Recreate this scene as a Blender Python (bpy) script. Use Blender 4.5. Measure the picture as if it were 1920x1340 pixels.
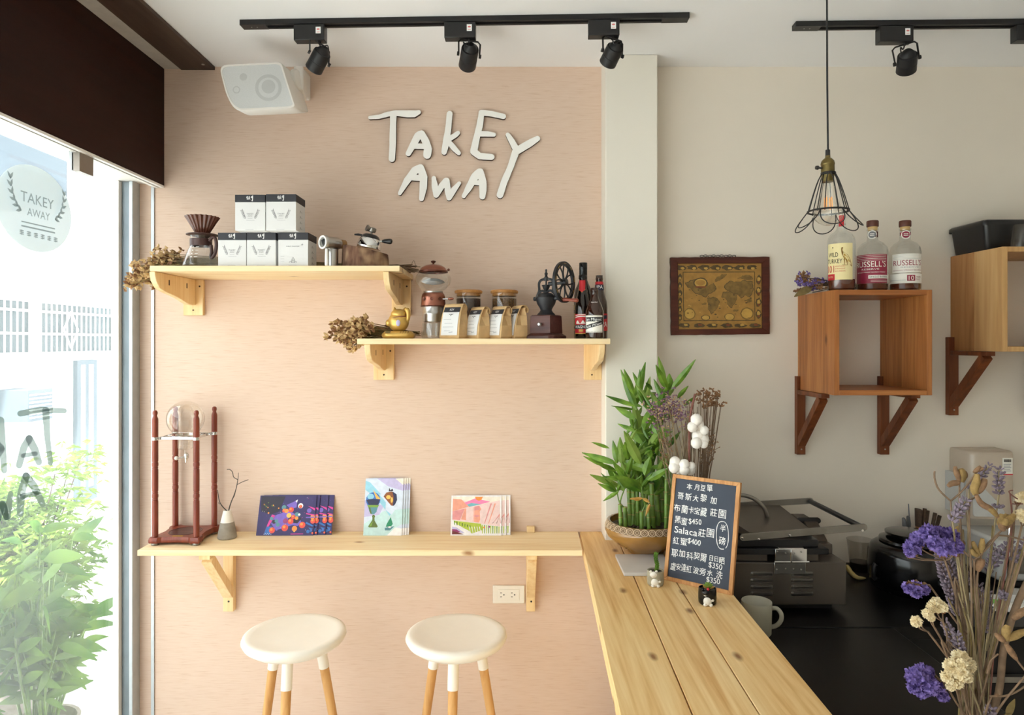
import bpy, math, random
from mathutils import Vector, Matrix, Euler

for _o in list(bpy.data.objects):
    bpy.data.objects.remove(_o, do_unlink=True)
SC = bpy.context.scene
COL = SC.collection
PI = math.pi
rad = math.radians
R = random.Random(7)

# ------------------------------------------------------------------ camera
FPX, HOR, CAMZ = 1280.0, 642.0, 1.75
cd = bpy.data.cameras.new('camera')
cd.sensor_width = 36.0
cd.lens = FPX / 1920 * 36.0
cd.shift_y = -(670 - HOR) / 1920
cd.clip_start = 0.05
cam = bpy.data.objects.new('camera', cd)
COL.objects.link(cam)
cam.location = (0, 0, CAMZ)
cam.rotation_euler = (PI / 2, 0, 0)
SC.camera = cam

# ------------------------------------------------------------------ light and exposure
SC.view_settings.view_transform = 'Standard'
SC.view_settings.look = 'None'
SC.view_settings.gamma = 1.0
SC.view_settings.use_curve_mapping = False
SC.view_settings.exposure = 0.1
wd = bpy.data.worlds.new('sky')
SC.world = wd
wd.use_nodes = True
_bg = wd.node_tree.nodes['Background']
_bg.inputs[0].default_value = (0.965, 0.98, 1.0, 1)
_bg.inputs[1].default_value = 4.2


def area_light(name, loc, rot, sx, sy, watts, color, portal=False):
    l = bpy.data.lights.new(name, 'AREA')
    l.shape = 'RECTANGLE'
    l.size, l.size_y = sx, sy
    l.energy = watts
    l.color = color
    if portal:
        l.cycles.is_portal = True
    o = bpy.data.objects.new(name, l)
    COL.objects.link(o)
    o.location = loc
    o.rotation_euler = rot
    return o


area_light('window_portal', (-1.68, -0.35, 1.25), (0, rad(-90), 0), 2.4, 6.2, 1, (1, 1, 1), True)
_sl = bpy.data.lights.new('sun', 'SUN')
_sl.energy = 17.0
_sl.angle = rad(1.5)
_sl.color = (1.0, 0.975, 0.94)
sun = bpy.data.objects.new('sun', _sl)
COL.objects.link(sun)
sun.rotation_euler = Vector((0.16, -0.55, 0.82)).to_track_quat('Z', 'Y').to_euler()

SC.cycles.use_denoising = True
SC.cycles.max_bounces = 10
SC.cycles.diffuse_bounces = 6
SC.cycles.glossy_bounces = 4
SC.cycles.transparent_max_bounces = 24
SC.cycles.caustics_reflective = False
SC.cycles.caustics_refractive = False
SC.cycles.sample_clamp_indirect = 6.0


# ------------------------------------------------------------------ measuring helpers
def X(px, d):
    return (px - 960.0) / FPX * d


def Z(py, d):
    return CAMZ + (HOR - py) / FPX * d


def P(px, py, d):
    return Vector((X(px, d), d, Z(py, d)))


# ------------------------------------------------------------------ materials
def C(r, g, b):
    def f(c):
        c /= 255.0
        return c / 12.92 if c <= 0.04045 else ((c + 0.055) / 1.055) ** 2.4
    return (f(r), f(g), f(b), 1.0)


MATS = {}


def new_mat(name):
    m = bpy.data.materials.new(name)
    m.use_nodes = True
    MATS[name] = m
    nt = m.node_tree
    return m, nt, nt.nodes['Principled BSDF']


def plain(name, col, rough=0.5, metal=0.0, spec=0.5, var=0.06, scale=30, bump=0.0, emit=None, coat=0, sheen=0, sss=0):
    m, nt, b = new_mat(name)
    tc = nt.nodes.new('ShaderNodeTexCoord')
    nz = nt.nodes.new('ShaderNodeTexNoise')
    nz.inputs['Scale'].default_value = scale
    nz.inputs['Detail'].default_value = 4
    nt.links.new(tc.outputs['Object'], nz.inputs['Vector'])
    rp = nt.nodes.new('ShaderNodeValToRGB')
    c = C(*col)
    rp.color_ramp.elements[0].color = (c[0] * (1 - var), c[1] * (1 - var), c[2] * (1 - var), 1)
    rp.color_ramp.elements[1].color = (min(1, c[0] * (1 + var)), min(1, c[1] * (1 + var)), min(1, c[2] * (1 + var)), 1)
    rp.color_ramp.elements[0].position = 0.3
    rp.color_ramp.elements[1].position = 0.7
    nt.links.new(nz.outputs['Fac'], rp.inputs['Fac'])
    nt.links.new(rp.outputs['Color'], b.inputs['Base Color'])
    b.inputs['Roughness'].default_value = rough
    b.inputs['Metallic'].default_value = metal
    b.inputs['Specular IOR Level'].default_value = spec
    b.inputs['Coat Weight'].default_value = coat
    b.inputs['Sheen Weight'].default_value = sheen
    if sss:
        b.inputs['Subsurface Weight'].default_value = sss
        b.inputs['Subsurface Radius'].default_value = (0.02, 0.015, 0.01)
    if bump:
        bp = nt.nodes.new('ShaderNodeBump')
        bp.inputs['Strength'].default_value = bump
        bp.inputs['Distance'].default_value = 0.002
        nt.links.new(nz.outputs['Fac'], bp.inputs['Height'])
        nt.links.new(bp.outputs['Normal'], b.inputs['Normal'])
    if emit:
        b.inputs['Emission Color'].default_value = C(*emit[0])
        b.inputs['Emission Strength'].default_value = emit[1]
    return m


def wood(name, light, mid, dark, axis='X', along=1.4, across=26, rough=0.5, knots=0.0, knot_col=(120, 72, 34), spec=0.35, blotch=None):
    """grain runs along `axis`; knots are a sparse share of stretched cells"""
    m, nt, b = new_mat(name)
    N = nt.nodes.new
    L = nt.links.new
    tc = N('ShaderNodeTexCoord')
    mp = N('ShaderNodeMapping')
    sc = {'X': (along, across, across), 'Y': (across, along, across), 'Z': (across, across, along)}[axis]
    mp.inputs['Scale'].default_value = sc
    L(tc.outputs['Object'], mp.inputs['Vector'])
    n1 = N('ShaderNodeTexNoise')
    n1.inputs['Scale'].default_value = 1.0
    n1.inputs['Detail'].default_value = 5
    n1.inputs['Distortion'].default_value = 0.9
    L(mp.outputs['Vector'], n1.inputs['Vector'])
    mp2 = N('ShaderNodeMapping')
    mp2.inputs['Scale'].default_value = tuple(s * 4.5 for s in sc)
    L(tc.outputs['Object'], mp2.inputs['Vector'])
    n2 = N('ShaderNodeTexNoise')
    n2.inputs['Scale'].default_value = 1.0
    n2.inputs['Detail'].default_value = 3
    L(mp2.outputs['Vector'], n2.inputs['Vector'])
    mx = N('ShaderNodeMath')
    mx.operation = 'MULTIPLY_ADD'
    L(n2.outputs['Fac'], mx.inputs[0])
    mx.inputs[1].default_value = 0.35
    L(n1.outputs['Fac'], mx.inputs[2])
    rp = N('ShaderNodeValToRGB')
    e = rp.color_ramp.elements
    e[0].position, e[0].color = 0.45, C(*light)
    e[1].position, e[1].color = 0.95, C(*dark)
    k = e.new(0.68)
    k.color = C(*mid)
    L(mx.outputs[0], rp.inputs['Fac'])
    col = rp.outputs['Color']
    if blotch:
        nb = N('ShaderNodeTexNoise')
        nb.inputs['Scale'].default_value = blotch[1]
        nb.inputs['Detail'].default_value = 2
        L(tc.outputs['Object'], nb.inputs['Vector'])
        rb = N('ShaderNodeValToRGB')
        rb.color_ramp.elements[0].position = 0.5
        rb.color_ramp.elements[1].position = 0.72
        rb.color_ramp.elements[1].color = (blotch[2],) * 3 + (1,)
        rb.color_ramp.elements[0].color = (0, 0, 0, 1)
        L(nb.outputs['Fac'], rb.inputs['Fac'])
        mb_ = N('ShaderNodeMix')
        mb_.data_type = 'RGBA'
        L(rb.outputs['Color'], mb_.inputs['Factor'])
        L(col, mb_.inputs['A'])
        mb_.inputs['B'].default_value = C(*blotch[0])
        col = mb_.outputs['Result']
    if knots > 0:
        sx = N('ShaderNodeSeparateXYZ')
        L(tc.outputs['Object'], sx.inputs[0])
        k0, k1, k2 = {'X': (0, 1, 2), 'Y': (1, 0, 2), 'Z': (2, 0, 1)}[axis]
        sm = N('ShaderNodeMath')
        L(sx.outputs[k1], sm.inputs[0])
        L(sx.outputs[k2], sm.inputs[1])
        mk = N('ShaderNodeCombineXYZ')
        for q, (src, f) in enumerate(((sx.outputs[k0], 4.6), (sm.outputs[0], 9.0))):
            ms = N('ShaderNodeMath')
            ms.operation = 'MULTIPLY'
            L(src, ms.inputs[0])
            ms.inputs[1].default_value = f
            L(ms.outputs[0], mk.inputs[q])
        nd = N('ShaderNodeTexNoise')
        nd.inputs['Scale'].default_value = 14
        L(tc.outputs['Object'], nd.inputs['Vector'])
        ad = N('ShaderNodeVectorMath')
        ad.operation = 'MULTIPLY_ADD'
        L(nd.outputs['Color'], ad.inputs[0])
        ad.inputs[1].default_value = (0.12, 0.12, 0.12)
        L(mk.outputs[0], ad.inputs[2])
        vo = N('ShaderNodeTexVoronoi')
        vo.voronoi_dimensions = '2D'
        vo.inputs['Scale'].default_value = 1.0
        L(ad.outputs[0], vo.inputs['Vector'])
        mr = N('ShaderNodeMapRange')
        mr.inputs['From Min'].default_value = 0.03
        mr.inputs['From Max'].default_value = 0.13
        mr.inputs['To Min'].default_value = 1
        mr.inputs['To Max'].default_value = 0
        L(vo.outputs['Distance'], mr.inputs['Value'])
        sp = N('ShaderNodeSeparateColor')
        L(vo.outputs['Color'], sp.inputs[0])
        gt = N('ShaderNodeMath')
        gt.operation = 'LESS_THAN'
        L(sp.outputs[0], gt.inputs[0])
        gt.inputs[1].default_value = knots
        ml = N('ShaderNodeMath')
        ml.operation = 'MULTIPLY'
        L(mr.outputs[0], ml.inputs[0])
        L(gt.outputs[0], ml.inputs[1])
        ml2 = N('ShaderNodeMath')
        ml2.operation = 'MULTIPLY'
        L(ml.outputs[0], ml2.inputs[0])
        ml2.inputs[1].default_value = 0.85
        mm = N('ShaderNodeMix')
        mm.data_type = 'RGBA'
        L(ml2.outputs[0], mm.inputs['Factor'])
        L(col, mm.inputs['A'])
        mm.inputs['B'].default_value = C(*knot_col)
        col = mm.outputs['Result']
    L(col, b.inputs['Base Color'])
    bp = N('ShaderNodeBump')
    bp.inputs['Strength'].default_value = 0.12
    bp.inputs['Distance'].default_value = 0.001
    L(n2.outputs['Fac'], bp.inputs['Height'])
    L(bp.outputs['Normal'], b.inputs['Normal'])
    b.inputs['Roughness'].default_value = rough
    b.inputs['Specular IOR Level'].default_value = spec
    return m


def thin_glass(name, tint=(255, 255, 255), rough=0.02, haze=0.0, refl=1.0, haze_col=(235, 245, 250)):
    """a clear wall of glass: lets light straight through, mirrors at grazing angles, a little dust scatters"""
    m, nt, b = new_mat(name)
    nt.nodes.remove(b)
    N = nt.nodes.new
    L = nt.links.new
    tr = N('ShaderNodeBsdfTransparent')
    tr.inputs[0].default_value = C(*tint)
    gl = N('ShaderNodeBsdfGlossy')
    gl.inputs['Roughness'].default_value = rough
    gl.inputs[0].default_value = (1, 1, 1, 1)
    fr = N('ShaderNodeLayerWeight')
    fr.inputs['Blend'].default_value = 0.5
    pw = N('ShaderNodeMath')
    pw.operation = 'POWER'
    pw.inputs[1].default_value = 4.0
    L(fr.outputs['Facing'], pw.inputs[0])
    mu = N('ShaderNodeMath')
    mu.operation = 'MULTIPLY_ADD'
    mu.inputs[1].default_value = min(0.9, 0.62 * refl)
    mu.inputs[2].default_value = 0.05 * refl
    L(pw.outputs[0], mu.inputs[0])
    mx = N('ShaderNodeMixShader')
    L(mu.outputs[0], mx.inputs[0])
    L(tr.outputs[0], mx.inputs[1])
    L(gl.outputs[0], mx.inputs[2])
    out = mx.outputs[0]
    if haze > 0:
        df = N('ShaderNodeBsdfTranslucent')
        df.inputs[0].default_value = C(*haze_col)
        tc = N('ShaderNodeTexCoord')
        nz = N('ShaderNodeTexNoise')
        nz.inputs['Scale'].default_value = 2.5
        nz.inputs['Detail'].default_value = 6
        L(tc.outputs['Object'], nz.inputs['Vector'])
        mr = N('ShaderNodeMapRange')
        mr.inputs['To Min'].default_value = haze * 0.6
        mr.inputs['To Max'].default_value = haze * 1.4
        L(nz.outputs['Fac'], mr.inputs['Value'])
        m2 = N('ShaderNodeMixShader')
        L(mr.outputs[0], m2.inputs[0])
        L(out, m2.inputs[1])
        L(df.outputs[0], m2.inputs[2])
        out = m2.outputs[0]
    L(out, nt.nodes['Material Output'].inputs['Surface'])
    return m


def decal(name, col, cover, glow=0.12):
    """sticker film on glass: `cover` of it is solid print, a little daylight glows through"""
    m, nt, b = new_mat(name)
    nt.nodes.remove(b)
    N = nt.nodes.new
    L = nt.links.new
    tr = N('ShaderNodeBsdfTransparent')
    df = N('ShaderNodeBsdfDiffuse')
    df.inputs[0].default_value = C(*col)
    tl = N('ShaderNodeBsdfTranslucent')
    tl.inputs[0].default_value = C(*col)
    ad = N('ShaderNodeMixShader')
    ad.inputs[0].default_value = glow
    L(df.outputs[0], ad.inputs[1])
    L(tl.outputs[0], ad.inputs[2])
    mx = N('ShaderNodeMixShader')
    mx.inputs[0].default_value = cover
    L(tr.outputs[0], mx.inputs[1])
    L(ad.outputs[0], mx.inputs[2])
    L(mx.outputs[0], nt.nodes['Material Output'].inputs['Surface'])
    return m


def leafmat(name, c1, c2, scale=12, rough=0.4, trans=0.35):
    m, nt, b = new_mat(name)
    N = nt.nodes.new
    L = nt.links.new
    tc = N('ShaderNodeTexCoord')
    nz = N('ShaderNodeTexNoise')
    nz.inputs['Scale'].default_value = scale
    nz.inputs['Detail'].default_value = 3
    L(tc.outputs['Object'], nz.inputs['Vector'])
    rp = N('ShaderNodeValToRGB')
    rp.color_ramp.elements[0].position = 0.35
    rp.color_ramp.elements[1].position = 0.65
    rp.color_ramp.elements[0].color = C(*c1)
    rp.color_ramp.elements[1].color = C(*c2)
    L(nz.outputs['Fac'], rp.inputs['Fac'])
    L(rp.outputs['Color'], b.inputs['Base Color'])
    b.inputs['Roughness'].default_value = rough
    tl = N('ShaderNodeBsdfTranslucent')
    L(rp.outputs['Color'], tl.inputs[0])
    mx = N('ShaderNodeMixShader')
    mx.inputs[0].default_value = trans
    L(b.outputs[0], mx.inputs[1])
    L(tl.outputs[0], mx.inputs[2])
    L(mx.outputs[0], nt.nodes['Material Output'].inputs['Surface'])
    return m


def wallpaper(name, base, dark, light):
    m, nt, b = new_mat(name)
    N = nt.nodes.new
    L = nt.links.new
    tc = N('ShaderNodeTexCoord')
    mp = N('ShaderNodeMapping')
    mp.inputs['Scale'].default_value = (16, 16, 330)
    L(tc.outputs['Object'], mp.inputs['Vector'])
    n1 = N('ShaderNodeTexNoise')
    n1.inputs['Scale'].default_value = 1
    n1.inputs['Detail'].default_value = 4
    L(mp.outputs['Vector'], n1.inputs['Vector'])
    rp = N('ShaderNodeValToRGB')
    e = rp.color_ramp.elements
    e[0].position, e[0].color = 0.27, C(*dark)
    e[1].position, e[1].color = 0.72, C(*light)
    k = e.new(0.42)
    k.color = C(*base)
    L(n1.outputs['Fac'], rp.inputs['Fac'])
    L(rp.outputs['Color'], b.inputs['Base Color'])
    bp = N('ShaderNodeBump')
    bp.inputs['Strength'].default_value = 0.15
    bp.inputs['Distance'].default_value = 0.001
    L(n1.outputs['Fac'], bp.inputs['Height'])
    L(bp.outputs['Normal'], b.inputs['Normal'])
    b.inputs['Roughness'].default_value = 0.75
    b.inputs['Specular IOR Level'].default_value = 0.2
    return m


wallpaper('pink_wallpaper', (220, 194, 174), (210, 180, 157), (224, 200, 182))
plain('beige_paint', (230, 220, 206), 0.7, var=0.015, scale=3, spec=0.25)
plain('column_paint', (234, 228, 216), 0.6, var=0.01, scale=3, spec=0.3)
plain('ceiling_paint', (243, 242, 242), 0.8, var=0.01, scale=2, spec=0.2)
plain('floor_tile', (214, 208, 200), 0.5, var=0.05, scale=5)
wood('header_wood', (50, 20, 12), (42, 16, 10), (32, 11, 7), 'Y', 1.0, 14, 0.45, spec=0.15)
wood('ceiling_board', (84, 66, 54), (72, 55, 45), (58, 43, 35), 'Y', 1.0, 20, 0.5)
wood('pine', (248, 228, 190), (242, 216, 170), (228, 192, 138), 'X', 1.4, 24, 0.5, knots=0.16, knot_col=(150, 96, 48))
wood('pine_upright', (246, 220, 174), (238, 206, 154), (224, 184, 128), 'Z', 1.4, 24, 0.5)
wood('pine_bar', (242, 212, 158), (230, 192, 132), (204, 152, 88), 'Y', 1.3, 30, 0.45, knots=0.42, knot_col=(116, 62, 26))
wood('teak', (192, 130, 74), (172, 108, 58), (134, 80, 40), 'Z', 1.6, 26, 0.4, knots=0.04, knot_col=(96, 50, 24))
wood('teak_flat', (184, 122, 68), (166, 102, 54), (132, 76, 38), 'X', 1.6, 26, 0.4)
wood('ash_tan', (190, 142, 92), (174, 122, 74), (146, 96, 54), 'Z', 1.4, 20, 0.45)
wood('ash_light', (212, 172, 120), (200, 156, 102), (178, 132, 82), 'Z', 1.2, 18, 0.45)
wood('bracket_wood', (132, 72, 36), (112, 58, 28), (84, 40, 20), 'Z', 1.6, 26, 0.45)
wood('beech_leg', (214, 166, 106), (204, 152, 92), (186, 132, 76), 'Z', 2, 40, 0.45)
wood('mahogany', (142, 66, 42), (124, 52, 32), (100, 38, 24), 'Z', 2, 40, 0.35, spec=0.5)
wood('dark_mahogany', (98, 62, 54), (82, 48, 43), (62, 34, 30), 'X', 3, 40, 0.35)
wood('picture_wood', (92, 44, 28), (78, 34, 22), (58, 24, 16), 'X', 3, 30, 0.5)
wood('oak_frame', (214, 160, 104), (198, 142, 86), (172, 114, 62), 'Z', 3, 60, 0.5)
wood('lid_wood', (214, 160, 98), (196, 138, 76), (168, 110, 56), 'X', 4, 40, 0.45)
wood('bark', (140, 108, 88), (98, 70, 58), (60, 42, 38), 'Z', 5, 22, 0.9, spec=0.1, blotch=((196, 164, 130), 14, 0.8))  # pale blotches paint the sunlit part of the log into the bark
plain('end_grain', (186, 146, 104), 0.8, var=0.15, scale=40)
plain('black_metal', (26, 25, 27), 0.5, var=0.1, spec=0.4)
plain('black_iron', (30, 31, 36), 0.45, var=0.15, scale=60, spec=0.5)
plain('black_wire', (34, 30, 28), 0.5)
plain('black_plastic', (22, 22, 25), 0.35, spec=0.5)
plain('black_gloss', (12, 12, 13), 0.18, spec=0.5)
plain('worktop_black', (13, 12, 11), 0.36, var=0.25, scale=18, spec=0.2)
plain('cabinet_black', (13, 12, 12), 0.6)
plain('white_plastic', (236, 233, 228), 0.4, var=0.01)
plain('stool_white', (240, 234, 222), 0.35, var=0.01, spec=0.4)
plain('speaker_grille', (214, 216, 216), 0.6, var=0.04, scale=400, bump=0.3)
plain('speaker_cone', (196, 198, 198), 0.6, var=0.02)
plain('white_paint', (248, 246, 242), 0.5, var=0.01)
plain('letter_edge', (62, 40, 30), 0.7)
plain('steel', (190, 188, 184), 0.28, 1.0, var=0.06, scale=20)
plain('brushed_steel', (150, 146, 140), 0.42, 1.0, var=0.1, scale=12)
plain('grill_steel', (104, 97, 91), 0.45, 0.85, var=0.08, scale=8)
plain('chrome', (225, 225, 225), 0.08, 1.0, var=0.01)
plain('aluminium', (190, 196, 200), 0.4, 0.6, var=0.04)
plain('aluminium_dark', (120, 130, 136), 0.4, 0.5, var=0.12, scale=8)
plain('clip_steel', (150, 142, 134), 0.35, 0.9, var=0.05)
plain('sealant', (190, 130, 50), 0.5, var=0.2)
plain('brass', (124, 108, 66), 0.38, 0.9, var=0.15, scale=60)
plain('copper', (158, 104, 86), 0.28, 0.9, var=0.1, scale=40)
plain('copper_dark', (104, 62, 50), 0.3, 0.8, var=0.1, scale=40)
plain('gold', (216, 176, 96), 0.34, 0.6, var=0.06, scale=40)
plain('dark_print', (40, 38, 38), 0.6)
plain('grey_print', (120, 120, 122), 0.7)
plain('light_print', (176, 176, 178), 0.7)
plain('card_white', (226, 225, 224), 0.6, var=0.01)
plain('card_black', (44, 44, 50), 0.55, var=0.03)
plain('white_print', (245, 245, 243), 0.6, var=0.01)
plain('red_print', (196, 40, 48), 0.55)
plain('kraft', (212, 176, 126), 0.8, var=0.06, scale=50, bump=0.2)
plain('kraft_inner', (150, 112, 70), 0.85, var=0.06)
thin_glass('clear_glass', (250, 252, 252), refl=1.0)
thin_glass('jar_glass', (246, 248, 248), refl=1.4)
thin_glass('bulb_glass', (250, 248, 244), refl=1.6)
thin_glass('window_glass', (252, 254, 254), refl=0.5, haze=0.05)  # milky share imitates the haze of outside glare over the pane
thin_glass('cup_plastic', (225, 222, 218), rough=0.2, haze=0.12, haze_col=(200, 196, 190))
m_, nt_, b_ = new_mat('brown_glass')
b_.inputs['Base Color'].default_value = C(52, 26, 16)
b_.inputs['Roughness'].default_value = 0.06
b_.inputs['Coat Weight'].default_value = 0.5
m_, nt_, b_ = new_mat('dark_bottle_glass')
b_.inputs['Base Color'].default_value = C(26, 18, 12)
b_.inputs['Roughness'].default_value = 0.06
b_.inputs['Coat Weight'].default_value = 0.5
plain('smoked_plastic', (98, 56, 42), 0.22, spec=0.6)
plain('brown_plastic', (72, 44, 38), 0.4)
plain('whiskey', (96, 44, 26), 0.08, spec=0.5, var=0.1)
plain('cork_brown', (92, 48, 36), 0.5)
plain('cork', (206, 170, 112), 0.8)
plain('label_cream', (240, 224, 168), 0.6, var=0.04, scale=20)
plain('label_white', (240, 236, 226), 0.6, var=0.015)
plain('label_crimson', (146, 30, 60), 0.5, var=0.06)
plain('label_red', (200, 34, 44), 0.5)
plain('label_navy', (34, 36, 64), 0.5)
plain('label_gold', (196, 156, 70), 0.45, 0.3)
plain('label_yellow', (236, 190, 80), 0.5)
plain('turkey_brown', (150, 110, 50), 0.6, var=0.3, scale=200)
plain('chalkboard', (72, 78, 90), 0.75, var=0.08, scale=9, spec=0.2)
plain('chalk', (238, 238, 236), 0.9, var=0.03)
plain('glaze', (150, 108, 52), 0.12, var=0.2, scale=10, spec=0.6, coat=0.4)
plain('glaze_pattern', (206, 182, 152), 0.6, var=0.06)
plain('glaze_recess', (120, 94, 66), 0.6, var=0.1)
plain('soil', (70, 60, 46), 0.9, var=0.3, scale=80)
leafmat('leaf_green', (66, 108, 30), (130, 168, 62), 18, 0.28, 0.2)
leafmat('leaf_young', (122, 158, 62), (160, 186, 96), 14, 0.4, 0.25)
leafmat('leaf_dry', (200, 150, 70), (220, 176, 96), 14, 0.6, 0.2)
leafmat('leaf_outside', (62, 104, 34), (118, 152, 62), 6, 0.5, 0.35)
leafmat('leaf_maple', (92, 124, 40), (138, 164, 74), 6, 0.5, 0.35)
plain('stalk_green', (104, 134, 52), 0.35, var=0.35, scale=40)
plain('stalk_node', (176, 150, 92), 0.6)
plain('twig', (84, 66, 52), 0.85, var=0.25, scale=120)
plain('twig_grey', (72, 66, 60), 0.85, var=0.25, scale=120)
plain('stem_dry', (140, 124, 92), 0.8, var=0.25, scale=60)
plain('stem_brown', (122, 98, 76), 0.8, var=0.25, scale=60)
plain('stem_red', (116, 70, 58), 0.7, var=0.15, scale=60)
plain('dry_olive', (122, 104, 62), 0.8, var=0.25, scale=60)
leafmat('dry_beige', (188, 154, 104), (226, 196, 146), 60, 0.8, 0.15)
leafmat('dry_brown', (116, 78, 50), (164, 120, 80), 60, 0.8, 0.1)
leafmat('statice_purple', (72, 54, 122), (152, 130, 200), 130, 0.8, 0.25)
leafmat('statice_mauve', (120, 86, 112), (152, 116, 136), 90, 0.8, 0.2)
leafmat('statice_cream', (232, 214, 172), (248, 236, 204), 90, 0.7, 0.3)
plain('lavender', (124, 110, 122), 0.85, var=0.3, scale=140)
plain('paw_yellow', (146, 118, 70), 0.9, var=0.25, scale=160, bump=0.6)
plain('paw_brown', (132, 100, 72), 0.9, var=0.3, scale=160, bump=0.6)
plain('cotton', (244, 238, 230), 0.95, var=0.03, scale=60, bump=0.5, sheen=0.3)
plain('concrete', (150, 142, 130), 0.85, var=0.15, scale=40)
plain('ceramic_white', (236, 230, 218), 0.4, var=0.02)
plain('planter_grey', (160, 152, 130), 0.8, var=0.2, scale=70)
plain('stone_slab', (206, 202, 198), 0.45, var=0.04, scale=12)
plain('mug_green', (170, 166, 148), 0.35, var=0.03)
plain('beans', (66, 42, 32), 0.5, var=0.5, scale=160)
plain('tea', (112, 78, 42), 0.8, var=0.7, scale=200)
plain('dark_vase', (34, 28, 26), 0.15, spec=0.6)
plain('outlet_white', (238, 232, 220), 0.35, var=0.005)
plain('peel_yellow', (206, 184, 120), 0.5, var=0.1, scale=40)
plain('dispenser_beige', (196, 180, 162), 0.22, var=0.03, spec=0.5)
plain('dispenser_grey', (196, 196, 194), 0.25, var=0.03)
plain('green_screen', (120, 196, 50), 0.4)
plain('drink', (40, 18, 16), 0.2)
plain('utensil_wood', (150, 98, 56), 0.6, var=0.15)
plain('utensil_grey', (112, 114, 118), 0.4, 0.4)
plain('facade', (214, 222, 222), 0.8, var=0.03)
plain('facade_pane', (58, 74, 78), 0.4, var=0.06)
plain('facade_grey', (84, 96, 104), 0.7, var=0.04)
plain('reflection_blue', (70, 84, 94), 0.7, var=0.06)
plain('pavement', (206, 206, 202), 0.85, var=0.05, scale=6)
plain('map_paper', (162, 120, 54), 0.6, var=0.16, scale=40)
plain('map_land', (122, 94, 44), 0.6, var=0.25, scale=60)
plain('map_dark', (84, 66, 36), 0.6, var=0.35, scale=90)
plain('map_light', (190, 150, 70), 0.6, var=0.12, scale=60)
plain('map_red', (124, 66, 34), 0.6, var=0.2, scale=60)
plain('filament', (255, 170, 90), 0.5, emit=((255, 170, 90), 0.6))
for nm, c in dict(navy=(52, 42, 98), dark=(40, 34, 52), magenta=(214, 62, 150), violet=(120, 96, 190), coral=(226, 80, 64), orange=(244, 150, 70),
                  amber=(250, 190, 90), teal=(88, 140, 150), blue=(52, 112, 190), plum=(150, 60, 110), ink=(40, 44, 80), sky=(150, 206, 226),
                  pale=(214, 224, 240), lilac=(196, 188, 226), mint=(196, 226, 226), emerald=(36, 136, 96), moss=(96, 116, 48), rust=(140, 80, 40),
                  cream=(246, 236, 220), salmon=(238, 164, 140), rose=(226, 150, 150), blush=(240, 210, 206), hotpink=(250, 140, 186),
                  aqua=(120, 184, 194), lime=(182, 200, 70), leaf=(120, 160, 60), brick=(120, 52, 50), whitish=(244, 240, 240)).items():
    plain('art_' + nm, c, 0.5, var=0.08, scale=60)

plain('strip_grey', (196, 190, 182), 0.6)


# ------------------------------------------------------------------ mesh building
_TXT = {}


def text_geo(s):
    """outline of a short text as flat triangles, unit letter height, left at 0"""
    if s not in _TXT:
        cu = bpy.data.curves.new('t', 'FONT')
        cu.body = s
        cu.size = 1.0
        cu.resolution_u = 3
        o = bpy.data.objects.new('t', cu)
        COL.objects.link(o)
        dg = bpy.context.evaluated_depsgraph_get()
        dg.update()
        me = o.evaluated_get(dg).to_mesh()
        vs = [(v.co.x, v.co.y) for v in me.vertices]
        fs = [tuple(p.vertices) for p in me.polygons]
        o.evaluated_get(dg).to_mesh_clear()
        bpy.data.objects.remove(o, do_unlink=True)
        bpy.data.curves.remove(cu)
        x0 = min(v[0] for v in vs)
        x1 = max(v[0] for v in vs)
        _TXT[s] = ([(x - x0, y) for x, y in vs], fs, x1 - x0)
    return _TXT[s]


def frame_of(d):
    d = Vector(d).normalized()
    u = Vector((0, 0, 1)) if abs(d.z) < 0.9 else Vector((1, 0, 0))
    a = d.cross(u).normalized()
    b = a.cross(d).normalized()
    return a, b, d


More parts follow.
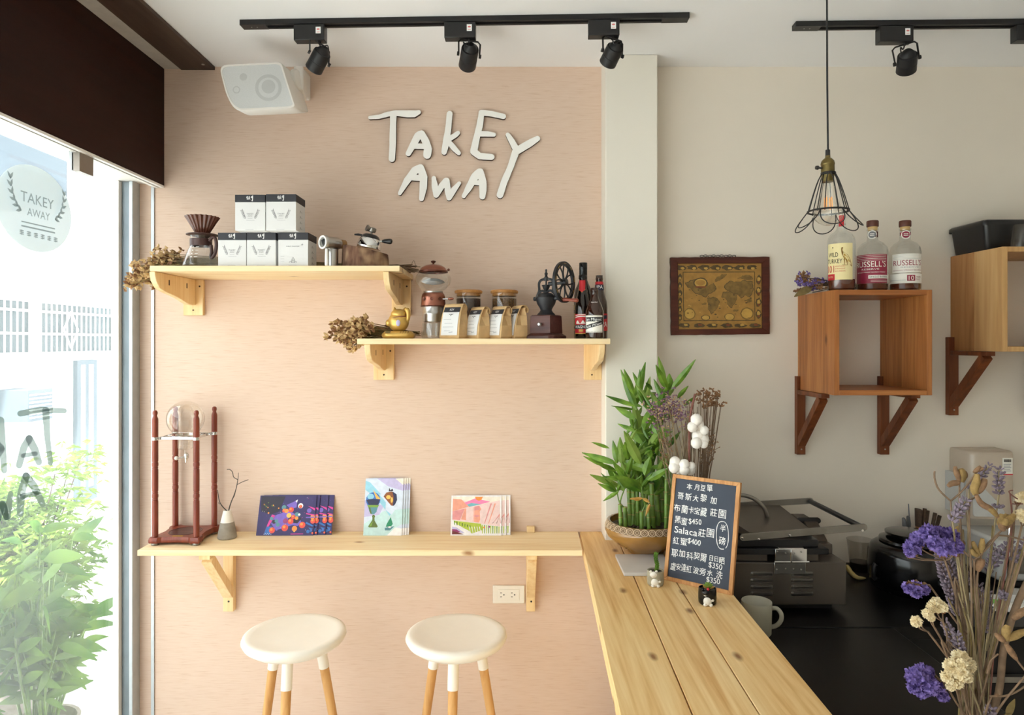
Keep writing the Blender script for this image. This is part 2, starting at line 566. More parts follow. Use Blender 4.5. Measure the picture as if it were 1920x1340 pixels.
class MB:
    def __init__(s):
        s.v, s.f, s.mi, s.m = [], [], [], 0

    def add(s, vs, fs):
        b = len(s.v)
        s.v += [Vector(v) for v in vs]
        for f in fs:
            s.f.append(tuple(b + i for i in f))
            s.mi.append(s.m)
        return s

    def box(s, x0, x1, y0, y1, z0, z1):
        vs = [(x, y, z) for z in (z0, z1) for y in (y0, y1) for x in (x0, x1)]
        return s.add(vs, [(0, 2, 3, 1), (4, 5, 7, 6), (0, 1, 5, 4), (2, 6, 7, 3), (0, 4, 6, 2), (1, 3, 7, 5)])

    def obox(s, c, sz, M):
        c = Vector(c)
        vs = [c + M @ Vector((x * sz[0] / 2, y * sz[1] / 2, z * sz[2] / 2)) for z in (-1, 1) for y in (-1, 1) for x in (-1, 1)]
        return s.add(vs, [(0, 2, 3, 1), (4, 5, 7, 6), (0, 1, 5, 4), (2, 6, 7, 3), (0, 4, 6, 2), (1, 3, 7, 5)])

    def lathe(s, prof, c=(0, 0, 0), seg=32, M=None, wave=None, arc=None):
        """profile [(r, z)] turned about z (then rotated by M and moved to c)"""
        c = Vector(c)
        vs, fs, rings = [], [], []
        for (r, z) in prof:
            if r < 1e-6:
                rings.append([len(vs)])
                vs.append(Vector((0, 0, z)))
            else:
                ids = []
                n = seg if arc is None else seg + 1
                for k in range(n):
                    a = 2 * PI * k / seg if arc is None else arc[0] + (arc[1] - arc[0]) * k / seg
                    rr = r * (wave(a, z) if wave else 1)
                    ids.append(len(vs))
                    vs.append(Vector((rr * math.cos(a), rr * math.sin(a), z)))
                rings.append(ids)
        for a, b in zip(rings, rings[1:]):
            n = max(len(a), len(b))
            for k in range(n if arc is None else n - 1):
                k2 = (k + 1) % n
                if len(a) == 1 and len(b) == 1:
                    continue
                if len(a) == 1:
                    fs.append((a[0], b[k2], b[k]))
                elif len(b) == 1:
                    fs.append((a[k], a[k2], b[0]))
                else:
                    fs.append((a[k], a[k2], b[k2], b[k]))
        if M is not None:
            vs = [M @ v for v in vs]
        return s.add([v + c for v in vs], fs)

    def cyl(s, p0, p1, r0, r1=None, seg=16):
        r1 = r0 if r1 is None else r1
        return s.tube([p0, p1], [r0, r1], seg)

    def tube(s, pts, r, seg=8, closed=False, flat=1.0):
        pts = [Vector(p) for p in pts]
        n = len(pts)
        rs = r if isinstance(r, (list, tuple)) else [r] * n
        a = None
        vs, fs = [], []
        for i, p in enumerate(pts):
            if closed:
                d = pts[(i + 1) % n] - pts[i - 1]
            else:
                d = pts[min(i + 1, n - 1)] - pts[max(i - 1, 0)]
            if d.length < 1e-9:
                d = Vector((0, 0, 1))
            d.normalize()
            if a is None:
                a = frame_of(d)[0]
                b = d.cross(a)
            else:
                a = (a - d * a.dot(d))
                a = a.normalized() if a.length > 1e-6 else frame_of(d)[0]
                b = d.cross(a)
            for k in range(seg):
                t = 2 * PI * k / seg
                vs.append(p + (a * math.cos(t) + b * math.sin(t) * flat) * rs[i])
        m = n if closed else n - 1
        for i in range(m):
            j = (i + 1) % n
            for k in range(seg):
                k2 = (k + 1) % seg
                fs.append((i * seg + k, i * seg + k2, j * seg + k2, j * seg + k))
        if not closed:
            fs.append(tuple(range(seg - 1, -1, -1)))
            fs.append(tuple((n - 1) * seg + k for k in range(seg)))
        return s.add(vs, fs)

    def ball(s, c, rx, ry=None, rz=None, seg=16, rings=10, M=None, jit=0):
        ry = rx if ry is None else ry
        rz = rx if rz is None else rz
        c = Vector(c)
        prof = []
        b = len(s.v)
        vs, fs = [], []
        vs.append(Vector((0, 0, -rz)))
        for i in range(1, rings):
            t = PI * i / rings - PI / 2
            for k in range(seg):
                a = 2 * PI * k / seg
                q = 1 + (R.uniform(-jit, jit) if jit else 0)
                vs.append(Vector((rx * math.cos(t) * math.cos(a) * q, ry * math.cos(t) * math.sin(a) * q, rz * math.sin(t) * q)))
        vs.append(Vector((0, 0, rz)))
        for k in range(seg):
            fs.append((0, 1 + (k + 1) % seg, 1 + k))
            fs.append((len(vs) - 1, 1 + (rings - 2) * seg + k, 1 + (rings - 2) * seg + (k + 1) % seg))
        for i in range(rings - 2):
            for k in range(seg):
                k2 = (k + 1) % seg
                fs.append((1 + i * seg + k, 1 + i * seg + k2, 1 + (i + 1) * seg + k2, 1 + (i + 1) * seg + k))
        if M is not None:
            vs = [M @ v for v in vs]
        return s.add([v + c for v in vs], fs)

    def prism(s, poly, fn, t0, t1, side=None):
        """flat outline [(u, v)] mapped through fn(u, v, t), between t0 (front) and t1"""
        n = len(poly)
        vs = [fn(u, v, t0) for u, v in poly] + [fn(u, v, t1) for u, v in poly]
        keep = s.m
        s.add(vs, [tuple(range(n)), tuple(range(2 * n - 1, n - 1, -1))])
        b = len(s.v) - 2 * n
        if side is not None:
            s.m = side
        for k in range(n):
            k2 = (k + 1) % n
            s.f.append((b + k, b + n + k, b + n + k2, b + k2))
            s.mi.append(s.m)
        s.m = keep
        return s

    def flat(s, poly, fn):
        return s.add([fn(u, v) for u, v in poly], [tuple(range(len(poly)))])

    def text(s, txt, fn, x, y, h, w=None, slant=0):
        """text with letter height h at (x, y) in the plane of fn(u, v); w stretches it to a width"""
        vs, fs, tw = text_geo(txt)
        k = h / 0.7
        kx = k if w is None else w / tw
        return s.add([fn(x + u * kx + v * k * slant, y + v * k) for u, v in vs], fs)

    def leaf(s, p0, p1, w, side=None, droop=0.0, fold=0.25, n=6, tipw=0.0):
        """a pointed blade from p0 to p1, creased along its midrib"""
        p0, p1 = Vector(p0), Vector(p1)
        d = p1 - p0
        ln = d.length
        d.normalize()
        if side is None:
            side = d.cross(Vector((0, 1, 0)))
            if side.length < 0.1:
                side = d.cross(Vector((1, 0, 0)))
        side = Vector(side)
        side = (side - d * side.dot(d)).normalized()
        up = side.cross(d)
        vs, fs = [], []
        for i in range(n + 1):
            t = i / n
            ww = w * 0.5 * (math.sin(PI * min(1, t ** 0.75)) ** 0.8 if 0 < t < 1 else 0) + (tipw if i == n else 0)
            ww = max(ww, w * 0.05)
            c = p0 + d * ln * t + Vector((0, 0, -1)) * droop * ln * t * t + up * fold * 0.0
            vs += [c + side * ww + up * ww * fold, c, c - side * ww + up * ww * fold]
        for i in range(n):
            a = i * 3
            fs += [(a, a + 1, a + 4, a + 3), (a + 1, a + 2, a + 5, a + 4)]
        return s.add(vs, fs)

    def stroke(s, pts, fn, t0, t1, side=None):
        """a brush stroke [(u, v, halfwidth)] with round ends, cut from a sheet t0..t1"""
        L_, R_ = [], []
        n = len(pts)
        for i in range(n):
            a = pts[max(0, i - 1)]
            b = pts[min(n - 1, i + 1)]
            dx, dy = b[0] - a[0], b[1] - a[1]
            q = math.hypot(dx, dy) or 1
            nx, ny = -dy / q, dx / q
            u, v, w = pts[i]
            L_.append((u + nx * w, v + ny * w))
            R_.append((u - nx * w, v - ny * w))

        def capp(i, j):
            u, v, w = pts[i]
            dx, dy = pts[i][0] - pts[j][0], pts[i][1] - pts[j][1]
            a0 = math.atan2(dy, dx)
            return [(u + w * math.cos(a0 + PI / 2 - PI * k / 6), v + w * math.sin(a0 + PI / 2 - PI * k / 6)) for k in range(1, 6)]
        poly = L_ + capp(n - 1, n - 2) + R_[::-1] + capp(0, 1)
        if t1 is None:
            return s.flat(poly, lambda u, v: fn(u, v, t0))
        return s.prism(poly, fn, t0, t1, side)


def ob(name, mb, mats, parent=None, loc=None, bevel=0.0, sub=0, off=None, seg=2, kind=None, angle=38, solid=0):
    """link ONE mesh object; off is taken away from every vertex (the root's place when shapes are in room coordinates)"""
    me = bpy.data.meshes.new(name)
    vs = mb.v if off is None else [v - Vector(off) for v in mb.v]
    me.from_pydata([tuple(v) for v in vs], [], mb.f)
    for m in (mats if isinstance(mats, (list, tuple)) else [mats]):
        me.materials.append(MATS[m])
    me.polygons.foreach_set('material_index', mb.mi)
    me.polygons.foreach_set('use_smooth', [True] * len(me.polygons))
    me.validate()
    me.update()
    me.set_sharp_from_angle(angle=rad(angle))
    o = bpy.data.objects.new(name, me)
    COL.objects.link(o)
    if parent is not None:
        o.parent = parent
    if loc is not None:
        o.location = loc
    if bevel:
        b = o.modifiers.new('bevel', 'BEVEL')
        b.width = bevel
        b.segments = seg
        b.limit_method = 'ANGLE'
        b.angle_limit = rad(40)
    if solid:
        q = o.modifiers.new('solid', 'SOLIDIFY')
        q.thickness = solid
    if sub:
        q = o.modifiers.new('sub', 'SUBSURF')
        q.levels = q.render_levels = sub
    if kind:
        o['kind'] = kind
    return o


def tag(o, label, cat, group=None):
    o['label'] = label
    o['category'] = cat
    if group:
        o['group'] = group
    return o


def thing(name, label, cat, loc=(0, 0, 0), rz=0.0, group=None):
    o = bpy.data.objects.new(name, None)
    o.empty_display_size = 0.05
    COL.objects.link(o)
    o.location = loc
    o.rotation_euler = (0, 0, rz)
    return tag(o, label, cat, group)


def struct(name, mb, mats, parent=None, label=None, **k):
    o = ob(name, mb, mats, parent, **k)
    if parent is None:
        o['kind'] = 'structure'
        if label:
            o['label'] = label
    return o


def dup(root, loc=None, rz=None, label=None, group=None):
    r = root.copy()
    COL.objects.link(r)
    if loc is not None:
        r.location = loc
    if rz is not None:
        r.rotation_euler = (0, 0, rz)
    if label:
        r['label'] = label
    if group:
        r['group'] = group
    for ch in list(root.children):
        c = ch.copy()
        COL.objects.link(c)
        c.parent = r
        for g in list(ch.children):
            d = g.copy()
            COL.objects.link(d)
            d.parent = c
    return r


def rotz(a):
    return Matrix.Rotation(a, 3, 'Z')


def align(d):
    """rotation that takes +z to direction d"""
    return Vector((0, 0, 1)).rotation_difference(Vector(d).normalized()).to_matrix()


def circle(n, r, cx=0, cy=0, ry=None, a0=0):
    ry = r if ry is None else ry
    return [(cx + r * math.cos(a0 + 2 * PI * k / n), cy + ry * math.sin(a0 + 2 * PI * k / n)) for k in range(n)]


def bez(pts, n=16):
    """smooth Catmull-Rom line through points"""
    pts = [Vector(p) for p in pts]
    q = [pts[0] * 2 - pts[1]] + pts + [pts[-1] * 2 - pts[-2]]
    out = []
    m = len(pts) - 1
    per = max(2, n // m)
    for i in range(m):
        a, b, c, d = q[i:i + 4]
        for k in range(per):
            t = k / per
            out.append(0.5 * (2 * b + (c - a) * t + (2 * a - 5 * b + 4 * c - d) * t * t + (3 * b - a - 3 * c + d) * t ** 3))
    out.append(pts[-1])
    return out


def cylfn(c, r, front=-PI / 2):
    """label plane wrapped on an upright cylinder: u along the arc from the front, v up"""
    c = Vector(c)

    def fn(u, v, t=0.0):
        a = front + u / r
        return Vector((c.x + (r + t) * math.cos(a), c.y + (r + t) * math.sin(a), c.z + v))
    return fn


def gridpatch(mb, fn, u0, u1, v0, v1, n=12):
    vs, fs = [], []
    for i in range(n + 1):
        u = u0 + (u1 - u0) * i / n
        vs += [fn(u, v0), fn(u, v1)]
    for i in range(n):
        fs.append((2 * i, 2 * i + 2, 2 * i + 3, 2 * i + 1))
    mb.add(vs, fs)


def bandpatch(mb, fn, u0, u1, lo, hi, n=16):
    """strip on a curved label between the lines lo(u) and hi(u)"""
    vs = []
    for i in range(n + 1):
        u = u0 + (u1 - u0) * i / n
        vs += [fn(u, lo(u)), fn(u, hi(u))]
    mb.add(vs, [(2 * i, 2 * i + 2, 2 * i + 3, 2 * i + 1) for i in range(n)])


# ================================================================== THE SETTING
WALL, CEIL = 2.8, 2.881
GX = -1.6                       # plane of the shop window

mb = MB(); mb.box(-1.6, 4.6, -3.6, 2.9, -0.06, 0.0)
struct('floor', mb, 'floor_tile', label='pale grey tiled shop floor')
mb = MB(); mb.box(-1.7, 4.6, -3.6, 2.9, CEIL, CEIL + 0.08)
struct('ceiling', mb, 'ceiling_paint', label='white painted ceiling')
mb = MB(); mb.box(-1.60, 0.3665, WALL, WALL + 0.1, 0, CEIL); mb.box(0.3665, 0.62, WALL, WALL + 0.1, 0, 0.9295)
struct('wall_back', mb, 'pink_wallpaper', label='pale pink wall with fine horizontal texture')
mb = MB(); mb.box(0.3665, 4.6, WALL, WALL + 0.1, 0.9295, CEIL); mb.box(0.62, 4.6, WALL, WALL + 0.1, 0, 0.9295)
struct('wall_back_right', mb, 'beige_paint', label='plain cream wall behind the kitchen counter')
mb = MB(); mb.box(0.3665, 0.572, 2.68, WALL, 0.9295, CEIL)
struct('column', mb, 'column_paint', label='square cream column between the pink and cream walls', bevel=0.004)
mb = MB(); mb.box(4.5, 4.6, -3.6, WALL, 0, CEIL)
struct('wall_right', mb, 'beige_paint', label='cream side wall beyond the kitchen')
mb = MB()
mb.box(-1.7, 4.6, -3.7, -3.6, 0, CEIL)
struct('wall_front', mb, 'beige_paint', label='cream wall across the room from the sign')
mb = MB(); mb.box(-1.7, -1.57, -3.6, WALL, 2.452, CEIL)
struct('wall_left', mb, 'header_wood', label='wall strip above the shop window')
mb = MB()
mb.box(-1.466, -1.426, -3.6, WALL - 0.001, Z(348, WALL), CEIL - 0.001)
struct('trim_1', mb, 'header_wood', label='dark brown wooden shutter box above the window')
mb = MB()
for x0, x1, in ((-1.4262, -1.4410), (-1.4490, -1.4660)):
    mb.box(x1, x0, -3.6, WALL - 0.002, 2.384, 2.3925)
mb.m = 1
mb.box(-1.4490, -1.4410, -3.6, WALL - 0.002, 2.3865, 2.3925)
mb.m = 2
mb.box(-1.470, -1.4665, -3.6, WALL - 0.002, 2.387, 2.400)
mb.m = 0
mb.box(-1.60, -1.4705, -3.6, WALL - 0.002, 2.4005, 2.412)
struct('trim_2', mb, ['white_paint', 'black_plastic', 'sealant'], label='white double rail along the lower edge of the shutter box')
mb = MB(); mb.box(-1.4255, -1.356, -3.6, WALL - 0.001, CEIL - 0.010, CEIL - 0.0005)
struct('trim_3', mb, 'strip_grey', label='pale metal strip along the ceiling by the shutter box')
mb = MB(); mb.box(-1.3555, -1.218, -3.6, WALL - 0.001, CEIL - 0.014, CEIL - 0.0005)
for y in (2.74, 2.1, 1.5):
    mb.m = 1
    mb.lathe([(0, -0.002), (0.006, -0.002), (0.006, 0)], (-1.24, y, CEIL - 0.0145), 10)
    mb.m = 0
struct('trim_4', mb, ['ceiling_board', 'steel'], label='dark brown board screwed to the ceiling')
mb = MB(); mb.box(X(284.5, WALL), X(290, WALL), WALL - 0.006, WALL - 0.0003, 0.0, 2.392)
struct('trim_5', mb, 'aluminium', label='narrow metal strip down the edge of the pink wall')

# the shop window: frame, pane, clip
w1 = bpy.data.objects.new('window_1', None)
COL.objects.link(w1)
w1['kind'] = 'structure'
w1['label'] = 'tall clear shop window looking onto the bright street'
mb = MB()
mb.box(GX, GX + 0.024, 2.735, WALL - 0.001, 0.0, 2.40)
struct('jamb', mb, 'white_paint', w1, bevel=0.002)
mb = MB()
mb.box(GX + 0.0245, GX + 0.058, 2.755, WALL - 0.001, 0.0, 2.40)
struct('jamb_channel', mb, 'aluminium_dark', w1, bevel=0.002)
mb = MB()
mb.box(GX + 0.0585, GX + 0.074, 2.745, WALL - 0.001, 0.0, 2.40)
struct('jamb_edge', mb, 'aluminium', w1, bevel=0.002)
mb = MB()
mb.box(GX - 0.02, GX + 0.02, -3.55, 2.734, 2.43, 2.452)
struct('head_rail', mb, 'aluminium', w1, bevel=0.002)
mb = MB()
mb.box(GX - 0.03, GX + 0.03, -3.55, 2.734, 0.0, 0.06)
struct('window_sill', mb, 'aluminium', w1, bevel=0.003)
mb = MB()
mb.box(GX - 0.003, GX + 0.003, -3.5, 2.734, 0.06, 2.43)
struct('pane', mb, 'window_glass', w1)
mb = MB()
cy = 1.45 / ((960 - 158) / FPX)
z1 = Z(287, cy); z0 = Z(326, cy)
mb.box(-1.462, -1.440, cy - 0.04, cy + 0.035, z0, z1 + 0.02)
mb.m = 1
mb.box(-1.476, -1.466, cy - 0.04, cy + 0.02, z0 + 0.004, z1 + 0.02)
struct('glass_clip', mb, ['clip_steel', 'aluminium'], w1, bevel=0.001)


def glass_point(px, py, t=0.0):
    d = -GX * FPX / (960 - px)
    return Vector((GX - 0.0045 - t, d, Z(py, d)))


# round sticker
cyy = -GX * FPX / (960 - 70)
czz = Z(392, cyy)


def G(u, v, t=0.0):
    return Vector((GX - 0.0045 - t, cyy + u, czz + v))


st = thing('window_sticker', 'round frosted sticker with the shop name on the upper window pane', 'sticker', (GX - 0.0045, cyy, czz))
mb = MB(); mb.flat(circle(48, 0.185, 0, 0, 0.1435), lambda u, v: G(u, v))
decal('frost_film', (226, 238, 244), 0.97, 0.17)
decal('frost_print', (160, 178, 184), 0.8, 0.16)
ob('film', mb, 'frost_film', st, off=st.location)
mb = MB()
g2 = lambda u, v: G(u, v, -0.0095)
mb.text('TAKEY', g2, -0.085, 0.012, 0.034, 0.16)
mb.text('AWAY', g2, -0.055, -0.03, 0.026, 0.11)
for k in range(6):
    x = -0.088 + 0.033 * k
    for q in (0.0, 0.0055, 0.011):
        mb.stroke([(x, -0.096 + q, 0.0016), (x + 0.016, -0.0955 + q, 0.0016)], lambda u, v, t: g2(u, v), 0, None)
    mb.stroke([(x + 0.008, -0.098, 0.0016), (x + 0.008, -0.083, 0.0016)], lambda u, v, t: g2(u, v), 0, None)
for sx in (-1, 1):
    for k in range(6):
        a = rad(20 + 14 * k)
        c0 = Vector((sx * (0.06 + 0.07 * math.sin(a)), -0.045 + 0.1 * (1 - math.cos(a)) + 0.02, 0))
        for q in (0.5, -0.6):
            e = c0 + Vector((sx * 0.022 * math.cos(a + q), 0.022 * math.sin(a + q), 0))
            mb.stroke([(c0.x, c0.y, 0.003), ((c0.x + e.x) / 2, (c0.y + e.y) / 2, 0.005), (e.x, e.y, 0.001)], lambda u, v, t: g2(u, v), 0, None)
mb.stroke([(-0.08, -0.055, 0.002), (0.08, -0.053, 0.002)], lambda u, v, t: g2(u, v), 0, None)
mb.stroke([(-0.08, -0.069, 0.0025), (0.08, -0.067, 0.0025)], lambda u, v, t: g2(u, v), 0, None)
ob('print', mb, 'frost_print', st, off=st.location)

# the shop name on the lower pane, read from the street, so reversed in here
decal('window_letter_film', (140, 164, 162), 0.86, 0.12)
GLYPHS = {}


def Lt(name, *strokes):
    GLYPHS[name] = strokes


def win_letter(label, strokes):
    mb = MB()
    for s_ in strokes:
        pl = []
        n = len(s_)
        mb.stroke([(px, py, w * 1.4) for px, py, w in s_], lambda u, v, t: glass_point(u, v, -0.0095 + t), 0, None)
    c = mb.v[0].copy()
    o = ob('window_letter', mb, 'window_letter_film', None, loc=c, off=c)
    tag(o, label, 'lettering', 'reversed shop name on the window')


win_letter('grey green letter T reversed on the lower window pane', [[(35, 775, 4), (75, 768, 4), (118, 770, 3.5)], [(83, 770, 5), (86, 820, 4), (92, 868, 3.5)]])
win_letter('grey green letter A reversed on the pane beside the T', [[(33, 872, 4.5), (42, 838, 5), (52, 822, 5)], [(52, 822, 5), (62, 842, 5.5), (70, 866, 4.5)], [(40, 854, 3), (64, 850, 3)]])
win_letter('grey green letter K reversed at the picture edge of the pane', [[(-2, 788, 5), (1, 830, 5), (5, 882, 4)], [(0, 840, 4), (-22, 815, 4)], [(0, 842, 4), (-24, 880, 4)]])
win_letter('grey green letter A reversed in the lower word on the pane', [[(35, 962, 4.5), (37, 925, 5.5), (46, 892, 5)], [(46, 892, 5), (60, 910, 5.5), (77, 945, 4)], [(39, 930, 3.5), (66, 924, 3.5)]])
win_letter('grey green letter W reversed in the lower word on the pane', [[(17, 925, 3.5), (10, 968, 5)], [(9, 970, 4), (2, 945, 5)], [(2, 945, 4), (-6, 972, 4)], [(-6, 972, 4), (-18, 930, 3.5)]])

# ================================================================== THE STREET OUTSIDE
mb = MB(); mb.box(-14, -1.71, -12, 22, -0.12, -0.06)
struct('street', mb, 'pavement', label='bright pavement outside the window')

FX = -4.9
hs = thing('house', 'pale house across the street with a barred window', 'building', (FX, 7.5, -0.06))
mb = MB(); mb.box(FX - 1.2, FX, -10, 20, -0.06, 2.2 + 0.62)
ob('wall', mb, 'facade', hs, off=hs.location)
mb = MB()
mb.box(FX - 1.2, FX + 0.5, 4.6, 6.75, 3.05, 3.9)
ob('awning_reflection', mb, 'reflection_blue', hs, off=hs.location)  # solid block standing in for a grey blue awning reflection in the pane
mb = MB(); mb.box(FX + 0.003, FX + 0.05, 7.62, 7.98, -0.06, 1.55)
mb.m = 1
mb.box(FX + 0.05, FX + 0.056, 7.68, 7.75, 0.1, 1.5); mb.box(FX + 0.05, FX + 0.056, 7.82, 7.9, 0.1, 1.5)
ob('door', mb, ['facade_grey', 'facade'], hs, off=hs.location)
gy0, gy1, gz0, gz1 = 5.6, 8.35, 1.64, 2.17
mb = MB(); mb.box(FX + 0.002, FX + 0.012, gy0, gy1, gz0, gz1)
wn = ob('window', mb, 'facade_pane', hs, off=hs.location)
mb = MB()
for k in range(34):
    y = gy0 + (gy1 - gy0) * k / 33
    mb.box(FX + 0.05, FX + 0.062, y - 0.006, y + 0.006, gz0, gz1)
for z in (gz0, gz0 + 0.2, gz1 - 0.1, gz1):
    mb.box(FX + 0.045, FX + 0.066, gy0, gy1, z - 0.012, z + 0.012)
for y in (gy0, 6.95, gy1):
    mb.box(FX + 0.02, FX + 0.07, y - 0.045, y + 0.045, gz0 - 0.02, gz1 + 0.02)
for a, b in (((7.5, gz0 + 0.05), (7.62, gz0 + 0.25)), ((7.62, gz0 + 0.25), (7.5, gz0 + 0.45)), ((7.5, gz0 + 0.45), (7.38, gz0 + 0.25)), ((7.38, gz0 + 0.25), (7.5, gz0 + 0.05))):
    mb.tube([(FX + 0.056, a[0], a[1]), (FX + 0.056, b[0], b[1])], 0.01, 6)
ob('window_grille', mb, 'white_paint', hs, off=hs.location)
mb = MB(); mb.box(FX + 0.001, FX + 0.36, 6.4, 6.75, 1.0, 1.3)
for k in range(7):
    mb.m = 1
    mb.box(FX + 0.36, FX + 0.365, 6.42, 6.73, 1.03 + 0.036 * k, 1.045 + 0.036 * k)
    mb.m = 0
acu = ob('air_conditioner', mb, ['facade_grey', 'facade'], hs, off=hs.location, bevel=0.01)


def outside_plant(name, label, base, kind, h, spread, n, seed, group):
    rr = random.Random(seed)
    t = thing(name, label, 'plant', base, group=group)
    pot = MB()
    pot.lathe([(0, 0), (0.11, 0), (0.14, 0.2), (0.15, 0.22), (0.135, 0.22), (0.12, 0.19), (0, 0.19)], seg=20)
    ob('pot', pot, 'concrete', t)
    st = MB(); lv = MB()
    if kind == 'broad':
        for k in range(n):
            a = rr.uniform(0, 2 * PI); q = spread * math.sqrt(rr.random())
            top = Vector((q * math.cos(a), q * math.sin(a), 0.2 + h * rr.uniform(0.45, 1)))
            foot = Vector((top.x * 0.3, top.y * 0.3, 0.19))
            pts = bez([foot, foot.lerp(top, 0.5) + Vector((rr.uniform(-.03, .03), rr.uniform(-.03, .03), 0.03)), top], 6)
            st.tube(pts, [0.006] * (len(pts) - 1) + [0.003], 6)
            for j in range(rr.randint(8, 11)):
                p = pts[rr.randint(len(pts) // 3, len(pts) - 1)]
                b = rr.uniform(0, 2 * PI); el = rr.uniform(-0.2, 1.0)
                d = Vector((math.cos(b) * math.cos(el), math.sin(b) * math.cos(el), math.sin(el)))
                ln = rr.uniform(0.10, 0.19)
                lv.leaf(p, p + d * ln, ln * rr.uniform(0.22, 0.34), droop=rr.uniform(0.1, 0.5), n=5)
    else:
        for k in range(n):
            a = rr.uniform(0, 2 * PI); q = spread * rr.uniform(0.2, 1)
            top = Vector((q * math.cos(a), q * math.sin(a), 0.2 + h * rr.uniform(0.55, 1)))
            pts = bez([Vector((0, 0, 0.19)), Vector((top.x * 0.25, top.y * 0.25, h * 0.5)), top], 8)
            st.tube(pts, [0.008 * (1 - 0.8 * i / len(pts)) for i in range(len(pts))], 5)
            for j in range(110):
                p = pts[rr.randint(len(pts) // 2, len(pts) - 1)] + Vector((rr.gauss(0, .08), rr.gauss(0, .08), rr.gauss(0, .05)))
                b = rr.uniform(0, 2 * PI)
                for f in range(4):
                    bb = b + (f - 1.5) * 0.5
                    d = Vector((math.cos(bb), math.sin(bb), rr.uniform(-0.5, 0.3)))
                    lv.leaf(p, p + d * rr.uniform(0.035, 0.06), 0.013, droop=0.2, n=2)
    ob('stems', st, 'stalk_green' if kind == 'broad' else 'twig', t)
    ob('foliage', lv, 'leaf_outside' if kind == 'broad' else 'leaf_maple', t)
    return t


GP = 'potted plants outside the window'
outside_plant('broadleaf_plant', 'broad leaved green plant close outside the window, nearest the window frame', (-1.98, 2.86, -0.06), 'broad', 0.80, 0.20, 26, 3, GP)
outside_plant('broadleaf_plant', 'broad leaved green plant outside, cut by the picture edge', (-2.16, 2.52, -0.06), 'broad', 0.74, 0.20, 24, 4, GP)
outside_plant('maple_shrub', 'feathery pale green shrub behind the broad leaved plants outside', (-2.36, 3.22, -0.06), 'fine', 1.02, 0.30, 34, 5, GP)
outside_plant('maple_shrub', 'feathery pale green shrub outside at the picture edge', (-2.72, 3.0, -0.06), 'fine', 0.95, 0.30, 30, 6, GP)

# ================================================================== COUNTERS AND SHELVES
ZB = 0.976                      # top of the bar shelf and the bar counter
bc = thing('bar_counter', 'long pine plank bar counter running from the column towards the viewer', 'counter', (0.46, 1.9, 0.0))
TH = 0.046


def plank(poly):
    mb = MB()
    mb.prism(poly, lambda u, v, t: Vector((u, v, t)), ZB, ZB - TH)
    return mb


g = 0.0016
top = MB()
for poly in ([(0.206, 0.9), (0.359 - g, 0.9), (0.417 - g, 2.678), (0.3655, 2.678), (0.3655, 2.798), (0.278, 2.798)],
             [(0.359 + g, 0.9), (0.505 - g, 0.9), (0.5417 - g, 2.678), (0.417 + g, 2.678)],
             [(0.505 + g, 0.9), (0.657, 0.9), (0.6935, 2.798), (0.5735, 2.798), (0.5735, 2.678), (0.5417 + g, 2.678)]):
    top.prism(poly, lambda u, v, t: Vector((u, v, t)), ZB, ZB - TH)
ob('worktop', top, 'pine_bar', bc, off=bc.location, bevel=0.0015)
mb = MB()
mb.box(0.44, 0.62, 0.95, 2.66, 0.0, ZB - TH - 0.001)
ob('base_panel', mb, 'pine_upright', bc, off=bc.location)

ZK = 0.85
wt = thing('kitchen_counter', 'black kitchen counter along the cream wall under the toaster grill', 'counter', (1.65, 2.47, 0))
mb = MB(); mb.box(0.70, 2.9, 2.160, 2.798, ZK - 0.04, ZK)
ob('worktop', mb, 'worktop_black', wt, off=wt.location, bevel=0.003)
mb = MB(); mb.box(1.21, 2.9, 2.22, 2.79, 0.0, ZK - 0.041)
ob('cabinet', mb, 'cabinet_black', wt, off=wt.location)
mb = MB(); mb.box(1.215, 2.9, 2.196, 2.219, 0.655, 0.674)
ob('rail', mb, 'brushed_steel', wt, off=wt.location, bevel=0.002)
bn = thing('work_bench', 'low black bench running behind the pine bar counter', 'counter', (0.95, 1.4, 0))
mb = MB(); mb.box(0.70, 1.205, 0.65, 2.155, ZK - 0.04, ZK)
ob('worktop', mb, 'worktop_black', bn, off=bn.location, bevel=0.004)
mb = MB(); mb.box(0.72, 1.18, 0.7, 2.13, 0.0, ZK - 0.041)
ob('cabinet', mb, 'cabinet_black', bn, off=bn.location)

# ---- bar shelf under the window side of the wall
bs = thing('bar_shelf', 'long pale pine bar shelf with cards on it, fixed to the pink wall', 'shelf', (-0.6, 2.8, ZB))
mb = MB(); mb.prism([(-1.397, 2.545), (0.262, 2.545), (0.2705, 2.799), (-1.397, 2.799)], lambda u, v, t: Vector((u, v, t)), ZB, ZB - 0.021)
ob('board', mb, 'pine', bs, off=bs.location, bevel=0.0012)


def bar_bracket(x0, x1):
    mb = MB()
    zt = ZB - 0.0215
    mb.box(x0, x1, 2.77, 2.799, Z(1141, WALL), zt)
    mb.box(x0, x1, 2.555, 2.77, zt - 0.018, zt)
    xm = (x0 + x1) / 2
    a, b = Vector((xm, 2.585, zt - 0.022)), Vector((xm, 2.778, 0.728))
    d = (b - a).normalized()
    M = Matrix((Vector((1, 0, 0)), Vector((0, d.z, -d.y)), d)).transposed()
    mb.obox((a + b) / 2, (abs(x1 - x0) * 0.96, 0.034, (b - a).length), M)
    mb.box(x0 + 0.002, x1 - 0.002, 2.78, 2.799, ZB + 0.0005, ZB + 0.024)
    o = ob('bracket', mb, 'pine_upright', bs, off=bs.location, bevel=0.0015)
    sc = MB()
    for z in (0.70,):
        sc.lathe([(0, 0), (0.0038, 0), (0.0038, 0.003)], ((x0 + x1) / 2 + 0.002, 2.7688, z), 12, align((0, 1, 0)))
    ob('screw', sc, 'black_metal', o, off=bs.location)


